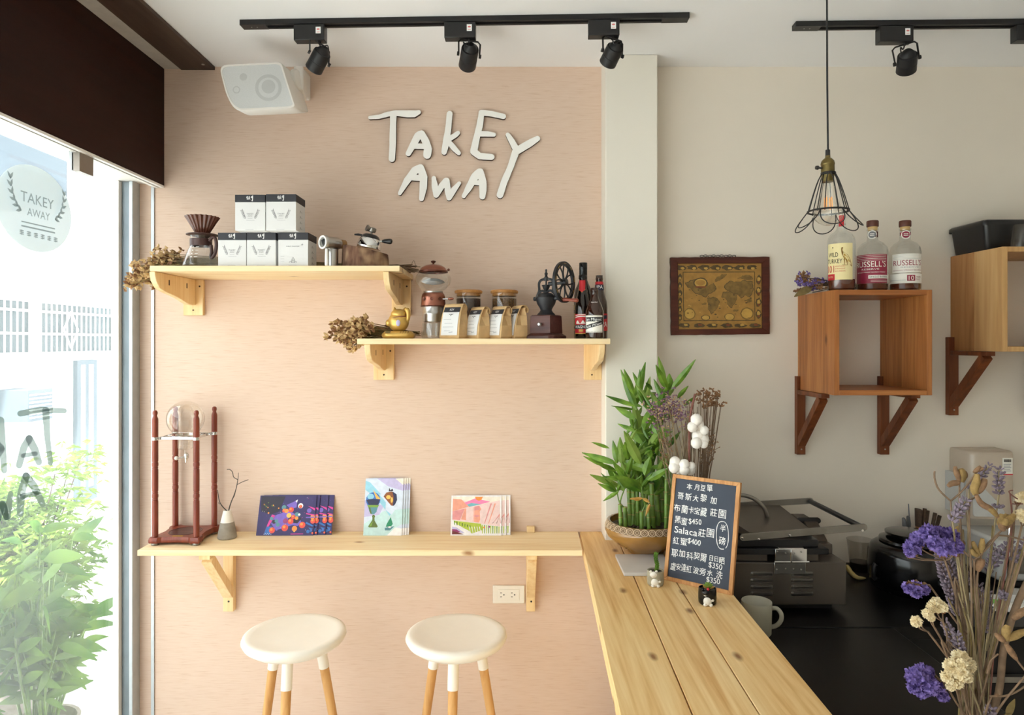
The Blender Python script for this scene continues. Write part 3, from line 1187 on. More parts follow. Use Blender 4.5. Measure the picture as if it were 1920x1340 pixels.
bar_bracket(X(424, WALL), X(443, WALL))
bar_bracket(X(986.5, WALL), X(1003, WALL))

# ---- the two wall shelves on curved brackets
PROFILE = [(2.462, 0), (2.462, -0.010), (2.472, -0.034), (2.500, -0.058), (2.550, -0.070), (2.60, -0.077), (2.64, -0.084), (2.68, -0.094), (2.72, -0.1035), (2.75, -0.1055), (2.779, -0.103), (2.779, 0)]


def wall_shelf(label, x0, x1, z0, z1, plates):
    t = thing('wall_shelf', label, 'shelf', ((x0 + x1) / 2, 2.8, z0), group='pine shelves on the pink wall')
    mb = MB(); mb.box(x0, x1, 2.457, 2.799, z0, z1)
    ob('board', mb, 'pine', t, off=t.location, bevel=0.0012)
    for a, b, c in plates:
        mb = MB()
        mb.box(a, b, 2.78, 2.7985, z0 - 0.146, z0 - 0.0005)
        mb.prism([(y, z0 - 0.0005 + z) for y, z in PROFILE], lambda u, v, s_: Vector((s_, u, v)), c + 0.0105, c - 0.0105)
        br = ob('bracket', mb, 'pine_upright', t, off=t.location, bevel=0.002)
        sc = MB()
        sc.lathe([(0, 0), (0.0036, 0), (0.0036, 0.004)], (c + 0.026 if c + 0.03 < b else c - 0.026, 2.7788, z0 - 0.028), 12, align((0, 1, 0)))
        sc.lathe([(0, 0), (0.0036, 0), (0.0036, 0.004)], (c, 2.7788, z0 - 0.125), 12, align((0, 1, 0)))
        for yy in (2.56, 2.70):
            sc.box(c + 0.0104, c + 0.0112, yy, yy + 0.007, z0 - 0.042, z0 - 0.022)
        ob('screw', sc, 'letter_edge', br, off=t.location)
    return t


ZU0, ZU1 = 2.0068, 2.0265
ZL0, ZL1 = 1.744, 1.7645
wall_shelf('upper pine shelf holding the white coffee boxes', -1.304, -0.4047, ZU0, ZU1, [(-1.339, -1.259, -1.298), (-0.49, -0.4125, -0.4545)])
wall_shelf('lower pine shelf holding the kraft bags and beer bottles', -0.558, 0.354, ZL0, ZL1, [(-0.5642, -0.4815, -0.5217), (0.2935, 0.3655, 0.3255)])

# ---- stools
def stool(label, loc, rz):
    t = thing('bar_stool', label, 'stool', loc, rz, group='white bar stools')
    mb = MB()
    mb.lathe([(0, 0.672), (0.11, 0.670), (0.150, 0.678), (0.172, 0.694), (0.1795, 0.708), (0.1755, 0.719), (0.162, 0.7235), (0.145, 0.720), (0.12, 0.7125), (0.07, 0.707), (0, 0.705)], seg=64)
    ob('seat', mb, 'stool_white', t, angle=80)
    for k in range(3):
        a = rad(-96 + 120 * k)
        u = Vector((math.cos(a), math.sin(a), 0))
        p0 = u * 0.088 + Vector((0, 0, 0.6755)); p1 = u * 0.205
        d = (p1 - p0)
        mb = MB()
        mb.tube([p0 + d * 0.14, p0 + d * 0.975], [0.0168, 0.0135], 20)
        lg = ob('leg', mb, 'beech_leg', t)
        mb = MB()
        mb.tube([p0, p0 + d * 0.155], [0.0185, 0.0185], 20)
        ob('leg_socket', mb, 'stool_white', lg)
        mb = MB()
        mb.tube([p0 + d * 0.975, p1], [0.0145, 0.014], 16)
        ob('leg_cap', mb, 'white_plastic', lg)
    mb = MB()
    rr = 0.088 + (0.205 - 0.088) * 0.62
    mb.tube([(rr * math.cos(rad(-96 + 120 * k / 10)), rr * math.sin(rad(-96 + 120 * k / 10)), 0.6755 * 0.38) for k in range(30)], 0.007, 8, closed=True)
    ob('footrest', mb, 'stool_white', t)


stool('white round bar stool with wooden legs nearer the window', (-0.772, 2.425, 0), rad(9))
stool('white round bar stool with wooden legs nearer the pine counter', (-0.197, 2.425, 0), rad(4))

# ---- wall outlet
ox, oz = X(954, WALL), Z(1113, WALL)
t = thing('power_outlet', 'white double power outlet on the pink wall under the bar shelf', 'outlet', (ox, WALL, oz))
mb = MB(); mb.box(-0.065, 0.065, -0.008, -0.0005, -0.037, 0.037)
ob('cover_plate', mb, 'outlet_white', t, bevel=0.003)
mb = MB(); mb.box(-0.043, 0.043, -0.0105, -0.0081, -0.022, 0.022)
ob('socket', mb, 'outlet_white', t, bevel=0.001)
mb = MB()
for sx in (-0.024, 0.020):
    for zz in (0.008, -0.008):
        mb.box(sx - 0.011, sx - 0.004, -0.0112, -0.0104, zz - 0.0012, zz + 0.0012)
    mb.lathe([(0, 0), (0.0028, 0), (0.0028, 0.001)], (sx + 0.004, -0.0114, 0), 10, align((0, 1, 0)))
ob('slots', mb, 'dark_print', t)

# ================================================================== WALL SIGN, SPEAKER, LIGHTS
def sign_fn(u, v, t):
    return Vector((X(660 + u / 4.8, WALL), t, Z(180 + v / 4.8, WALL)))


def sign_letter(label, *strokes):
    mb = MB()
    rr = random.Random(len(label) * 7 + len(strokes))
    for i, s_ in enumerate(strokes):
        # densify so the cut edge wavers a little like hand-sawn board
        pts = []
        for a, b in zip(s_, s_[1:]):
            m = 3
            for k in range(m):
                q = k / m
                pts.append((a[0] + (b[0] - a[0]) * q, a[1] + (b[1] - a[1]) * q, (a[2] + (b[2] - a[2]) * q) + (rr.uniform(-1.2, 1.2) if k else 0)))
        pts.append(s_[-1])
        pts = [(u, v, w * 1.1) for u, v, w in pts]
        mb.stroke(pts, sign_fn, WALL - 0.0165 - 0.00012 * i, WALL - 0.0005, side=1)
    c = sign_fn(sum(p[0] for p in strokes[0]) / len(strokes[0]), sum(p[1] for p in strokes[0]) / len(strokes[0]), WALL)
    o = ob('sign_letter', mb, ['white_paint', 'letter_edge'], None, loc=c, off=c)
    tag(o, label, 'sign letter', 'letters of the shop sign on the wall')


sign_letter('white wooden letter T starting the upper word of the wall sign',
            [(168, 205, 14), (250, 198, 17), (330, 175, 20), (400, 165, 23), (500, 172, 28), (565, 172, 28), (605, 158, 18)],
            [(378, 175, 26), (375, 300, 26), (372, 450, 26), (365, 575, 26)])
sign_letter('small white wooden letter A between T and K of the wall sign',
            [(512, 527, 22), (560, 440, 28), (600, 365, 30), (630, 350, 28)], [(630, 350, 28), (668, 420, 31), (688, 490, 33), (680, 540, 32)], [(565, 461, 22), (665, 463, 22)])
sign_letter('white wooden letter K in the upper word of the wall sign',
            [(882, 172, 24), (870, 300, 25), (850, 430, 27), (832, 515, 22)], [(868, 402, 24), (930, 365, 20), (957, 343, 17)], [(870, 420, 22), (930, 490, 22), (964, 524, 17)])
sign_letter('white wooden letter E in the upper word of the wall sign',
            [(1168, 162, 24), (1150, 280, 26), (1120, 400, 27), (1098, 505, 30)], [(1165, 160, 22), (1260, 172, 23), (1362, 195, 22)], [(1150, 350, 22), (1220, 352, 22), (1277, 358, 17)],
            [(1098, 510, 29), (1150, 550, 27), (1257, 558, 24)])
sign_letter('long tailed white wooden letter Y ending both words of the wall sign',
            [(1402, 358, 17), (1440, 420, 24), (1480, 495, 28)], [(1668, 393, 22), (1590, 440, 30), (1480, 505, 30)], [(1475, 505, 30), (1430, 640, 26), (1370, 780, 27), (1332, 898, 27)])
sign_letter('white wooden letter A starting the lower word of the wall sign',
            [(435, 884, 15), (500, 770, 28), (570, 680, 32), (620, 655, 30)], [(620, 655, 30), (650, 740, 31), (645, 840, 30), (630, 932, 20)], [(530, 740, 24), (650, 748, 24)])
sign_letter('white wooden letter W in the lower word of the wall sign',
            [(740, 747, 18), (750, 820, 26), (760, 900, 22)], [(763, 897, 22), (810, 820, 26), (850, 770, 25)], [(855, 770, 24), (865, 850, 26), (875, 925, 20)], [(878, 922, 22), (920, 850, 24), (968, 793, 15)])
sign_letter('small white wooden letter A beside the long tail of the Y in the wall sign',
            [(1008, 908, 17), (1060, 820, 28), (1110, 730, 32), (1150, 690, 28)], [(1155, 690, 28), (1178, 780, 30), (1180, 860, 29), (1175, 912, 24)], [(1080, 786, 20), (1170, 790, 20)])

# ---- loudspeaker in the corner
spk = thing('loudspeaker', 'white wall loudspeaker mounted below the ceiling in the corner', 'speaker', P(495, 160, 2.56))
fd = 2.47


def spf(u, v, t):
    # front plane leans: right edge lies a little deeper, top a little deeper
    d = fd + (u - 480) / 140 * 0.035 - (v - 160) / 90 * 0.03
    p = P(u, v, d)
    return p + Vector((0.02, 1, 0.06)).normalized() * t


def rounded(poly, r, n=6):
    out = []
    m = len(poly)
    for i in range(m):
        p = Vector(poly[i]).to_2d(); a = Vector(poly[i - 1]).to_2d(); b = Vector(poly[(i + 1) % m]).to_2d()
        rr = min(r[i] if isinstance(r, (list, tuple)) else r, (a - p).length * .45, (b - p).length * .45)
        p0 = p + (a - p).normalized() * rr; p1 = p + (b - p).normalized() * rr
        for k in range(n + 1):
            q = k / n
            w = (p0 * (1 - q) ** 2 + p * 2 * q * (1 - q) + p1 * q * q)
            out.append((w.x, w.y))
    return out


outer = rounded([(409, 121), (528, 115), (535, 140), (554, 200), (545, 203), (441, 208), (424, 180)], [18, 14, 30, 8, 10, 18, 40])
inner = [(482 + (u - 482) * 0.94, 162 + (v - 162) * 0.91) for u, v in outer]
mb = MB()
n = len(outer)
back = [(500 + (u - 482) * 0.72, 158 + (v - 162) * 0.76) for u, v in outer]
rings = [[spf(u, v, 0.004) for u, v in inner], [spf(u, v, 0.0) for u, v in inner], [spf(u, v, 0.0) for u, v in [(482 + (a - 482) * .985, 162 + (b - 162) * .98) for a, b in outer]], [spf(u, v, 0.005) for u, v in outer], [spf(u, v, 0.07) for u, v in [(484 + (a - 482) * 1.0, 161 + (b - 162) * 1.0) for a, b in outer]], [spf(u, v, 0.16) for u, v in back], [spf(500 + (u - 500) * .8, 158 + (v - 158) * .8, 0.18) for u, v in back]]
vs = [p for r_ in rings for p in r_]
fs = []
for i in range(len(rings) - 1):
    for k in range(n):
        fs.append((i * n + k, i * n + (k + 1) % n, (i + 1) * n + (k + 1) % n, (i + 1) * n + k))
fs.append(tuple((len(rings) - 1) * n + k for k in range(n)))
mb.add(vs, fs)
ob('cabinet', mb, 'white_plastic', spk, off=spk.location, angle=50)
mb = MB(); mb.flat(inner, lambda u, v: spf(u, v, 0.0025))
ob('grille', mb, 'speaker_grille', spk, off=spk.location)
mb = MB()
for (cx, cy_, r0, r1) in ((503, 164, 25, 19), (503, 162, 13, 0), (456, 144, 7, 0), (443, 168, 7, 5)):
    o_ = circle(28, r0, cx, cy_); i_ = circle(28, max(r1, 0.01), cx, cy_)
    b0 = len(mb.v)
    mb.add([spf(u, v, 0.0015) for u, v in o_ + i_], [(k, (k + 1) % 28, 28 + (k + 1) % 28, 28 + k) for k in range(28)])
ob('driver_rings', mb, 'speaker_cone', spk, off=spk.location)
mb = MB()
c0 = P(556, 150, 2.60)
mb.lathe([(0, -0.016), (0.030, -0.016), (0.040, -0.006), (0.040, 0.008), (0.032, 0.016), (0, 0.016)], c0, 24, align((1, -0.25, 0.1)))
mb.obox(P(563, 157, 2.66), (0.035, 0.13, 0.09), rotz(0.2))
mb.obox(P(566, 160, 2.76), (0.05, 0.075, 0.10), Matrix.Identity(3))
ob('wall_mount', mb, 'white_plastic', spk, off=spk.location, bevel=0.008)


# ---- ceiling tracks and spotlights
def track(label, a, b):
    a, b = Vector(a), Vector(b)
    d = (b - a).normalized()
    t = thing('light_track', label, 'light track', (a + b) / 2, group='black ceiling light tracks')
    n_ = Vector((-d.y, d.x, 0))
    M = Matrix((d, n_, Vector((0, 0, 1)))).transposed()
    L_ = (b - a).length
    mb = MB()
    c = (a + b) / 2
    mb.obox(c + n_ * 0.0065 + Vector((0, 0, -0.009)), (L_, 0.011, 0.0175), M)
    mb.obox(c + n_ * 0.0335 + Vector((0, 0, -0.009)), (L_, 0.011, 0.0175), M)
    mb.obox(c + n_ * 0.02 + Vector((0, 0, -0.004)), (L_, 0.020, 0.0075), M)
    ob('rail', mb, 'black_metal', t, off=t.location)
    for e, s_ in ((b, -1), (a, 1)):
        mb = MB()
        mb.obox(e + d * s_ * 0.045 + n_ * 0.02 + Vector((0, 0, -0.0115)), (0.09, 0.0385, 0.0145), M)
        ec = ob('end_cap', mb, 'black_plastic', t, off=t.location)
    mb = MB()
    for q in (0.035, 0.055):
        mb.lathe([(0, 0), (0.0022, 0), (0.0022, 0.001)], a + d * q + n_ * 0.02 + Vector((0, 0, -0.0195)), 8)
    ob('screw', mb, 'steel', ec, off=t.location)
    return a, d, n_


TA = track('longer black ceiling track with three spotlights over the pink wall', (X(449, 2.389), 2.389, CEIL - 0.0005), (X(1293, 2.335), 2.335, CEIL - 0.0005))
TB = track('black ceiling track over the kitchen, cut by the picture edge', (X(1493, 2.40), 2.40, CEIL - 0.0005), (X(1493, 2.40) + 1.5, 2.365, CEIL - 0.0005))


def spotlight(label, tr, px0, px1, py1, head_top, head_bot, r, cable=1, yoke=True):
    """adapter box between columns px0..px1 of the track; the can runs from head_top to head_bot (points)"""
    a, d, n_ = tr
    q0 = (X(px0, a.y) - a.x) / d.x
    q1 = (X(px1, a.y) - a.x) / d.x
    cc = a + d * ((q0 + q1) / 2) + n_ * 0.02
    t = thing('track_spotlight', label, 'spotlight', cc + Vector((0, 0, -0.018)), group='black spotlights on the ceiling tracks')
    M = Matrix((d, n_, Vector((0, 0, 1)))).transposed()
    L_ = q1 - q0
    mb = MB()
    mb.obox(cc + Vector((0, 0, -0.0185 - 0.028)), (L_, 0.036, 0.055), M)
    ob('adapter', mb, 'black_plastic', t, off=t.location, bevel=0.002)
    sc = cc + d * (L_ / 2 - 0.021) - n_ * 0.0185 + Vector((0, 0, -0.041))
    mb = MB()
    mb.obox(sc, (0.0175, 0.0006, 0.023), M)
    stk = ob('sticker', mb, 'white_print', t, off=t.location)
    mb = MB()
    for k in range(3):
        mb.flat(circle(12, 0.0055 - 0.001 * k, 0, 0.003, 0.0028), lambda u, v: sc + M @ Vector((u, -0.0005 - k * 1e-5, v)))
    mb.obox(sc + Vector((0, -0.0005, -0.007)), (0.010, 0.0003, 0.0015), M)
    plain('sticker_red', (224, 120, 120), 0.6) if 'sticker_red' not in MATS else None
    ob('sticker_logo', mb, 'sticker_red', stk, off=t.location)
    ht, hb = Vector(head_top), Vector(head_bot)
    ax = (hb - ht).normalized()
    # side axis of the yoke: horizontal, square to the can
    sd = Vector((1, 0, 0)); sd = (sd - ax * sd.dot(ax)).normalized()
    piv = cc + d * (L_ / 2 - 0.022) + Vector((0, 0, -0.0745))
    mid = ht.lerp(hb, 0.40)
    H = (hb - ht).length
    mb = MB()
    mb.lathe([(0, -0.017), (r * 0.3, -0.016), (r * 0.5, -0.010), (r * 0.74, -0.001), (r * 0.78, 0.004), (r * 0.96, 0.005), (r, 0.010), (r, H * 0.52), (r * 0.97, H * 0.53), (r * 0.97, H * 0.55), (r, H * 0.56), (r * 1.02, H * 0.98), (r * 0.98, H), (r * 0.9, H), (r * 0.88, H * 0.7), (0, H * 0.68)], ht, 28, align(ax))
    ob('lamp_head', mb, 'black_metal', t, off=t.location)
    mb = MB()
    w = r + 0.006
    zt = piv + Vector((0, 0, -0.004))
    for s_ in (-1, 1):
        pts = [zt, zt + sd * s_ * w * 0.8, zt + sd * s_ * w * 1.02 + Vector((0, 0, -0.008)), mid + sd * s_ * w]
        mb.tube(pts, 0.0046, 8, flat=0.6)
        mb.lathe([(0, -0.004), (0.007, -0.004), (0.007, 0.004), (0, 0.004)], mid + sd * s_ * (w + 0.002), 12, align(sd))
    mb.tube([piv + Vector((0, 0, 0.003)), zt + Vector((0, 0, -0.003))], 0.006, 10)
    ob('yoke', mb, 'black_metal', t, off=t.location)
    mb = MB()
    p0 = zt + Vector((0, 0, -0.003))
    mb.tube(bez([p0, p0 + Vector((0.006 * cable, 0.0, -0.014)), p0.lerp(ht, 0.5) + Vector((0.022 * cable, -0.004, 0.006)), ht + sd * 0.020 * cable + Vector((0, 0, 0.008)), ht + ax * 0.004 + sd * 0.006 * cable], 20), 0.0024, 6)
    ob('cable', mb, 'black_plastic', t, off=t.location)
    return t


yA = lambda px: TA[0].y + (X(px, 2.37) - TA[0].x) * TA[1].y / TA[1].x + 0.02
spotlight('black spotlight beside the loudspeaker, leaning to the window', TA, 551, 609, 79, P(606, 96, 2.40), P(588, 130, 2.44), 0.0305, 1)
spotlight('black spotlight in the middle of the longer track', TA, 834, 892, 73, P(882, 89, 2.40), P(876, 124, 2.48), 0.0310, -1)
spotlight('black spotlight in front of the cream column', TA, 1101, 1158, 71, P(1155, 87, 2.385), P(1139, 119, 2.44), 0.0305, 1)
spotlight('black spotlight over the kitchen, hanging nearly straight', TB, 1649, 1711, 83, P(1702, 101, 2.42), P(1699, 133, 2.47), 0.0330, -1)
spotlight('black spotlight at the picture edge over the kitchen', TB, 1901, 1963, 83, P(1955, 101, 2.40), P(1952, 133, 2.45), 0.0330, -1)

# ---- pendant lamp in a wire cage
PD = 2.0
pl = thing('pendant_lamp', 'pendant lamp with bare bulb in a flower shaped wire cage', 'lamp', P(1553, 400, PD))
mb = MB()
mb.tube([P(1550.5, 0, PD) + Vector((0, 0, 0.14)), P(1550.5, 0, PD), P(1551, 150, PD), P(1552.5, 284, PD)], 0.0028, 8)
mb.lathe([(0, 0), (0.05, 0), (0.05, -0.02), (0.0, -0.025)], (X(1550.5, PD), PD, CEIL - 0.0005), 24)
ob('cord', mb, 'black_plastic', pl, off=pl.location)
k_ = PD / FPX
mb = MB()
pc = P(1552, 300, PD)
mb.lathe([(0, Z(281, PD)), (0.0065, Z(281, PD)), (0.0068, Z(292, PD)), (0, Z(292, PD))], (pc.x, PD, 0), 16)
ob('strain_relief', mb, 'black_plastic', pl, off=pl.location)
mb = MB()
zz = lambda r_: Z(r_, PD)
mb.lathe([(0, zz(291.5)), (0.007, zz(292)), (0.0072, zz(296)), (0.012, zz(298)), (0.0175, zz(302)), (0.0195, zz(307)), (0.0192, zz(309)), (0.0185, zz(309.5)), (0.0188, zz(322)), (0.0175, zz(330)), (0.0165, zz(341)), (0, zz(341))], (pc.x, PD, 0), 32)
sk = ob('socket', mb, 'brass', pl, off=pl.location)
mb = MB()
s0 = P(1541, 315, PD - 0.004)
mb.tube([s0, s0 + Vector((-0.010, 0, 0.001)), s0 + Vector((-0.011, 0, 0.001)), s0 + Vector((-0.018, -0.001, 0.001))], [0.003, 0.003, 0.0062, 0.0055], 10)
ob('switch', mb, 'black_plastic', sk, off=pl.location)
mb = MB()
bx = X(1553, PD)
prof = [(0.0135, zz(337)), (0.0150, zz(345)), (0.0185, zz(357)), (0.0250, zz(372)), (0.0330, zz(386)), (0.0400, zz(398)), (0.0405, zz(404)), (0.0370, zz(411)), (0.0260, zz(418)), (0.012, zz(422)), (0, zz(423))]
mb.lathe(prof, (bx, PD, 0), 32)
blb = ob('bulb', mb, 'bulb_glass', pl, off=pl.location)
for k in range(4):
    a = rad(40 + 90 * k)
    mb = MB()
    mb.tube([(bx + 0.010 * math.cos(a), PD + 0.010 * math.sin(a), zz(370)), (bx + 0.012 * math.cos(a), PD + 0.012 * math.sin(a), zz(392))], 0.0014, 6)
    ob('filament', mb, 'filament', blb, off=pl.location)
mb = MB()
mb.tube([(bx, PD, zz(340)), (bx, PD, zz(366))], [0.006, 0.003], 10)
ob('bulb_stem', mb, 'clear_glass', blb, off=pl.location)
mb = MB()
RT, RL, WR = 0.0195, 0.056, 0.0016
zt, zl = zz(324), zz(396)
for z_ in (zt, zt - 0.0028, zt - 0.0056):
    mb.tube([(bx + RT * math.cos(2 * PI * k / 24), PD + RT * math.sin(2 * PI * k / 24), z_) for k in range(24)], WR, 6, closed=True)
for z_ in (0.0012, -0.0012):
    mb.tube([(bx + (RL + 0.0012 * math.sin(6 * PI * k / 12)) * math.cos(2 * PI * k / 72), PD + RL * math.sin(2 * PI * k / 72), zl + z_) for k in range(72)], WR, 6, closed=True)
for k in range(6):
    a = rad(15 + 60 * k)
    da = rad(19)
    for s_ in (-1, 1):
        pts = []
        for q in range(8):
            tq = q / 7
            r_ = RT + (RL - RT) * (tq ** 0.8)
            aa = a + s_ * da * (1.0 if tq > 0.15 else 0.6 + tq * 2.6)
            pts.append((bx + r_ * math.cos(aa), PD + r_ * math.sin(aa), zt - 0.004 + (zl - zt) * tq))
        mb.tube(pts, WR, 6)
    # drooping petal loop
    pts = []
    for q in range(17):
        tq = q / 16
        aa = a + rad(30) * (2 * tq - 1) * (1 + 0.28 * math.sin(PI * tq))
        out = math.sin(PI * tq) ** 0.75
        r_ = RL + (0.094 - RL) * out
        pts.append((bx + r_ * math.cos(aa), PD + r_ * math.sin(aa), zl - 0.052 * out))
    mb.tube(pts, WR, 6)
ob('wire_cage', mb, 'black_wire', pl, off=pl.location)

# ---- framed old map
MPX = 7.05


def mf(u, v, t=0.0):
    return Vector((X(1240 + u / MPX, WALL), WALL - 0.004 - t, Z(460 + v / MPX, WALL)))


pic = thing('framed_map', 'old olive brown world map in a rough wooden frame', 'picture', mf(760, 670))
mb = MB()
oc = [(108, 165), (1408, 157), (1412, 1172), (120, 1188)]
ic = [(203, 245), (1312, 240), (1318, 1095), (215, 1110)]
rr = random.Random(2)
for k in range(4):
    k2 = (k + 1) % 4
    a, b, c, d = oc[k], oc[k2], ic[k2], ic[k]
    edge = [(a[0] + (b[0] - a[0]) * q / 16 + rr.uniform(-3, 3), a[1] + (b[1] - a[1]) * q / 16 + rr.uniform(-3, 3)) for q in range(1, 16)]
    mb.prism([a] + edge + [b, c, d], lambda u, v, t: mf(u, v, t), 0.016, -0.003)
ob('frame', mb, 'picture_wood', pic, off=pic.location, bevel=0.0015)
mb = MB(); mb.flat([(195, 235), (1322, 232), (1325, 1105), (205, 1118)], lambda u, v: mf(u, v, 0.004))
mp_ = ob('map_sheet', mb, 'map_paper', pic, off=pic.location)
mb = MB()
rr = random.Random(5)


def blob(cx, cy_, rx, ry, n=14, j=0.25):
    return [(cx + rx * (1 + rr.uniform(-j, j)) * math.cos(2 * PI * k / n), cy_ + ry * (1 + rr.uniform(-j, j)) * math.sin(2 * PI * k / n)) for k in range(n)]


lay = [0.0045]


def put(mi, poly):
    mb.m = mi
    lay[0] += 0.00002
    mb.flat(poly, lambda u, v: mf(u, v, lay[0]))


for k in range(7):                                     # top border pictures
    x = 250 + k * 155
    put(1, blob(x, 295, 72, 34)); put(0, blob(x - 15, 285, 30, 14)); put(2, blob(x + 22, 306, 26, 16))
for k in range(6):
    y = 420 + k * 105
    put(1, blob(240, y, 26, 42)); put(2, blob(238, y + 14, 14, 20))
for k in range(4):
    y = 455 + k * 150
    put(1, blob(1275, y, 36, 58)); put(2, blob(1276, y - 8, 22, 30)); put(3, blob(1276, y + 30, 16, 16))
for k in range(6):
    x = 300 + k * 185
    put(1, blob(x, 1058, 74, 30)); put(3 if k % 2 else 2, blob(x + 16, 1050, 30, 16))
put(0, [(275, 352), (1225, 348), (1230, 995), (285, 1000)])
put(4, [(285, 362), (1216, 358), (1220, 986), (294, 990)])
# land


def coast(poly, n=3):
    for _ in range(n):
        out = []
        for i, p in enumerate(poly):
            q_ = poly[(i + 1) % len(poly)]
            ln = math.hypot(q_[0] - p[0], q_[1] - p[1]) * 0.16
            out += [p, ((p[0] + q_[0]) / 2 + rr.uniform(-ln, ln), (p[1] + q_[1]) / 2 + rr.uniform(-ln, ln))]
        poly = out
    return poly


def land(poly, m=5):
    c = coast(poly)
    cx, cy_ = sum(p[0] for p in c) / len(c), sum(p[1] for p in c) / len(c)
    put(1, c)
    put(m, [(cx + (x - cx) * 0.95, cy_ + (y - cy_) * 0.93) for x, y in c])


land([(300, 490), (340, 560), (420, 620), (520, 660), (580, 690), (610, 650), (670, 620), (720, 560), (680, 500), (610, 540), (600, 470), (480, 440), (380, 460)])
land([(700, 480), (760, 470), (830, 420), (860, 375), (790, 380), (720, 430)])
land([(600, 690), (680, 680), (760, 735), (745, 800), (690, 870), (650, 915), (622, 860), (608, 780)])
land([(800, 620), (785, 690), (860, 730), (880, 800), (920, 830), (960, 770), (990, 700), (1000, 640), (900, 600)])
land([(820, 560), (860, 600), (990, 640), (1040, 700), (1090, 660), (1150, 690), (1205, 600), (1200, 480), (1080, 455), (980, 480), (900, 470), (850, 500)])
land([(990, 440), (1060, 400), (1180, 410), (1200, 450), (1090, 450)])
land([(1110, 720), (1180, 700), (1190, 740), (1130, 755)]); land([(930, 855), (1010, 850), (1000, 870), (940, 872)]); land([(520, 765), (590, 760), (580, 785), (530, 788)])
# cartouches, globes, ships
for cx, cy_, rx, ry, a, b in ((510, 500, 95, 72, 1, 6), (510, 495, 60, 36, 4, 4), (365, 905, 78, 78, 5, 6), (1122, 900, 88, 80, 5, 6), (578, 955, 60, 36, 0, 6), (890, 945, 70, 50, 5, 6)):
    put(a, blob(cx, cy_, rx, ry, 20, 0.06)); put(b, blob(cx, cy_, rx * 0.82, ry * 0.8, 20, 0.05))
put(4, circle(20, 62, 510, 494, 34))
put(3, [(440, 540), (580, 540), (575, 560), (445, 560)])
for k in range(40):
    put(rr.choice((0, 1, 5, 6)), blob(rr.uniform(300, 1200), rr.uniform(560, 960), rr.uniform(6, 18), rr.uniform(4, 9), 8))
ob('map_print', mb, ['map_dark', 'map_dark', 'map_light', 'map_red', 'map_paper', 'map_land', 'map_light'], mp_, off=pic.location)
mb = MB()
for k in range(9):
    c = mf(520 + k * 53, 148 - (6 if k % 2 else 0), 0.010)
    mb.tube([(c.x + 0.0075 * math.cos(2 * PI * q / 12), c.y + (0.002 if k % 2 else -0.002), c.z + 0.004 * math.sin(2 * PI * q / 12)) for q in range(12)], 0.0013, 6, closed=True)
ob('hanging_chain', mb, 'black_wire', pic, off=pic.location)

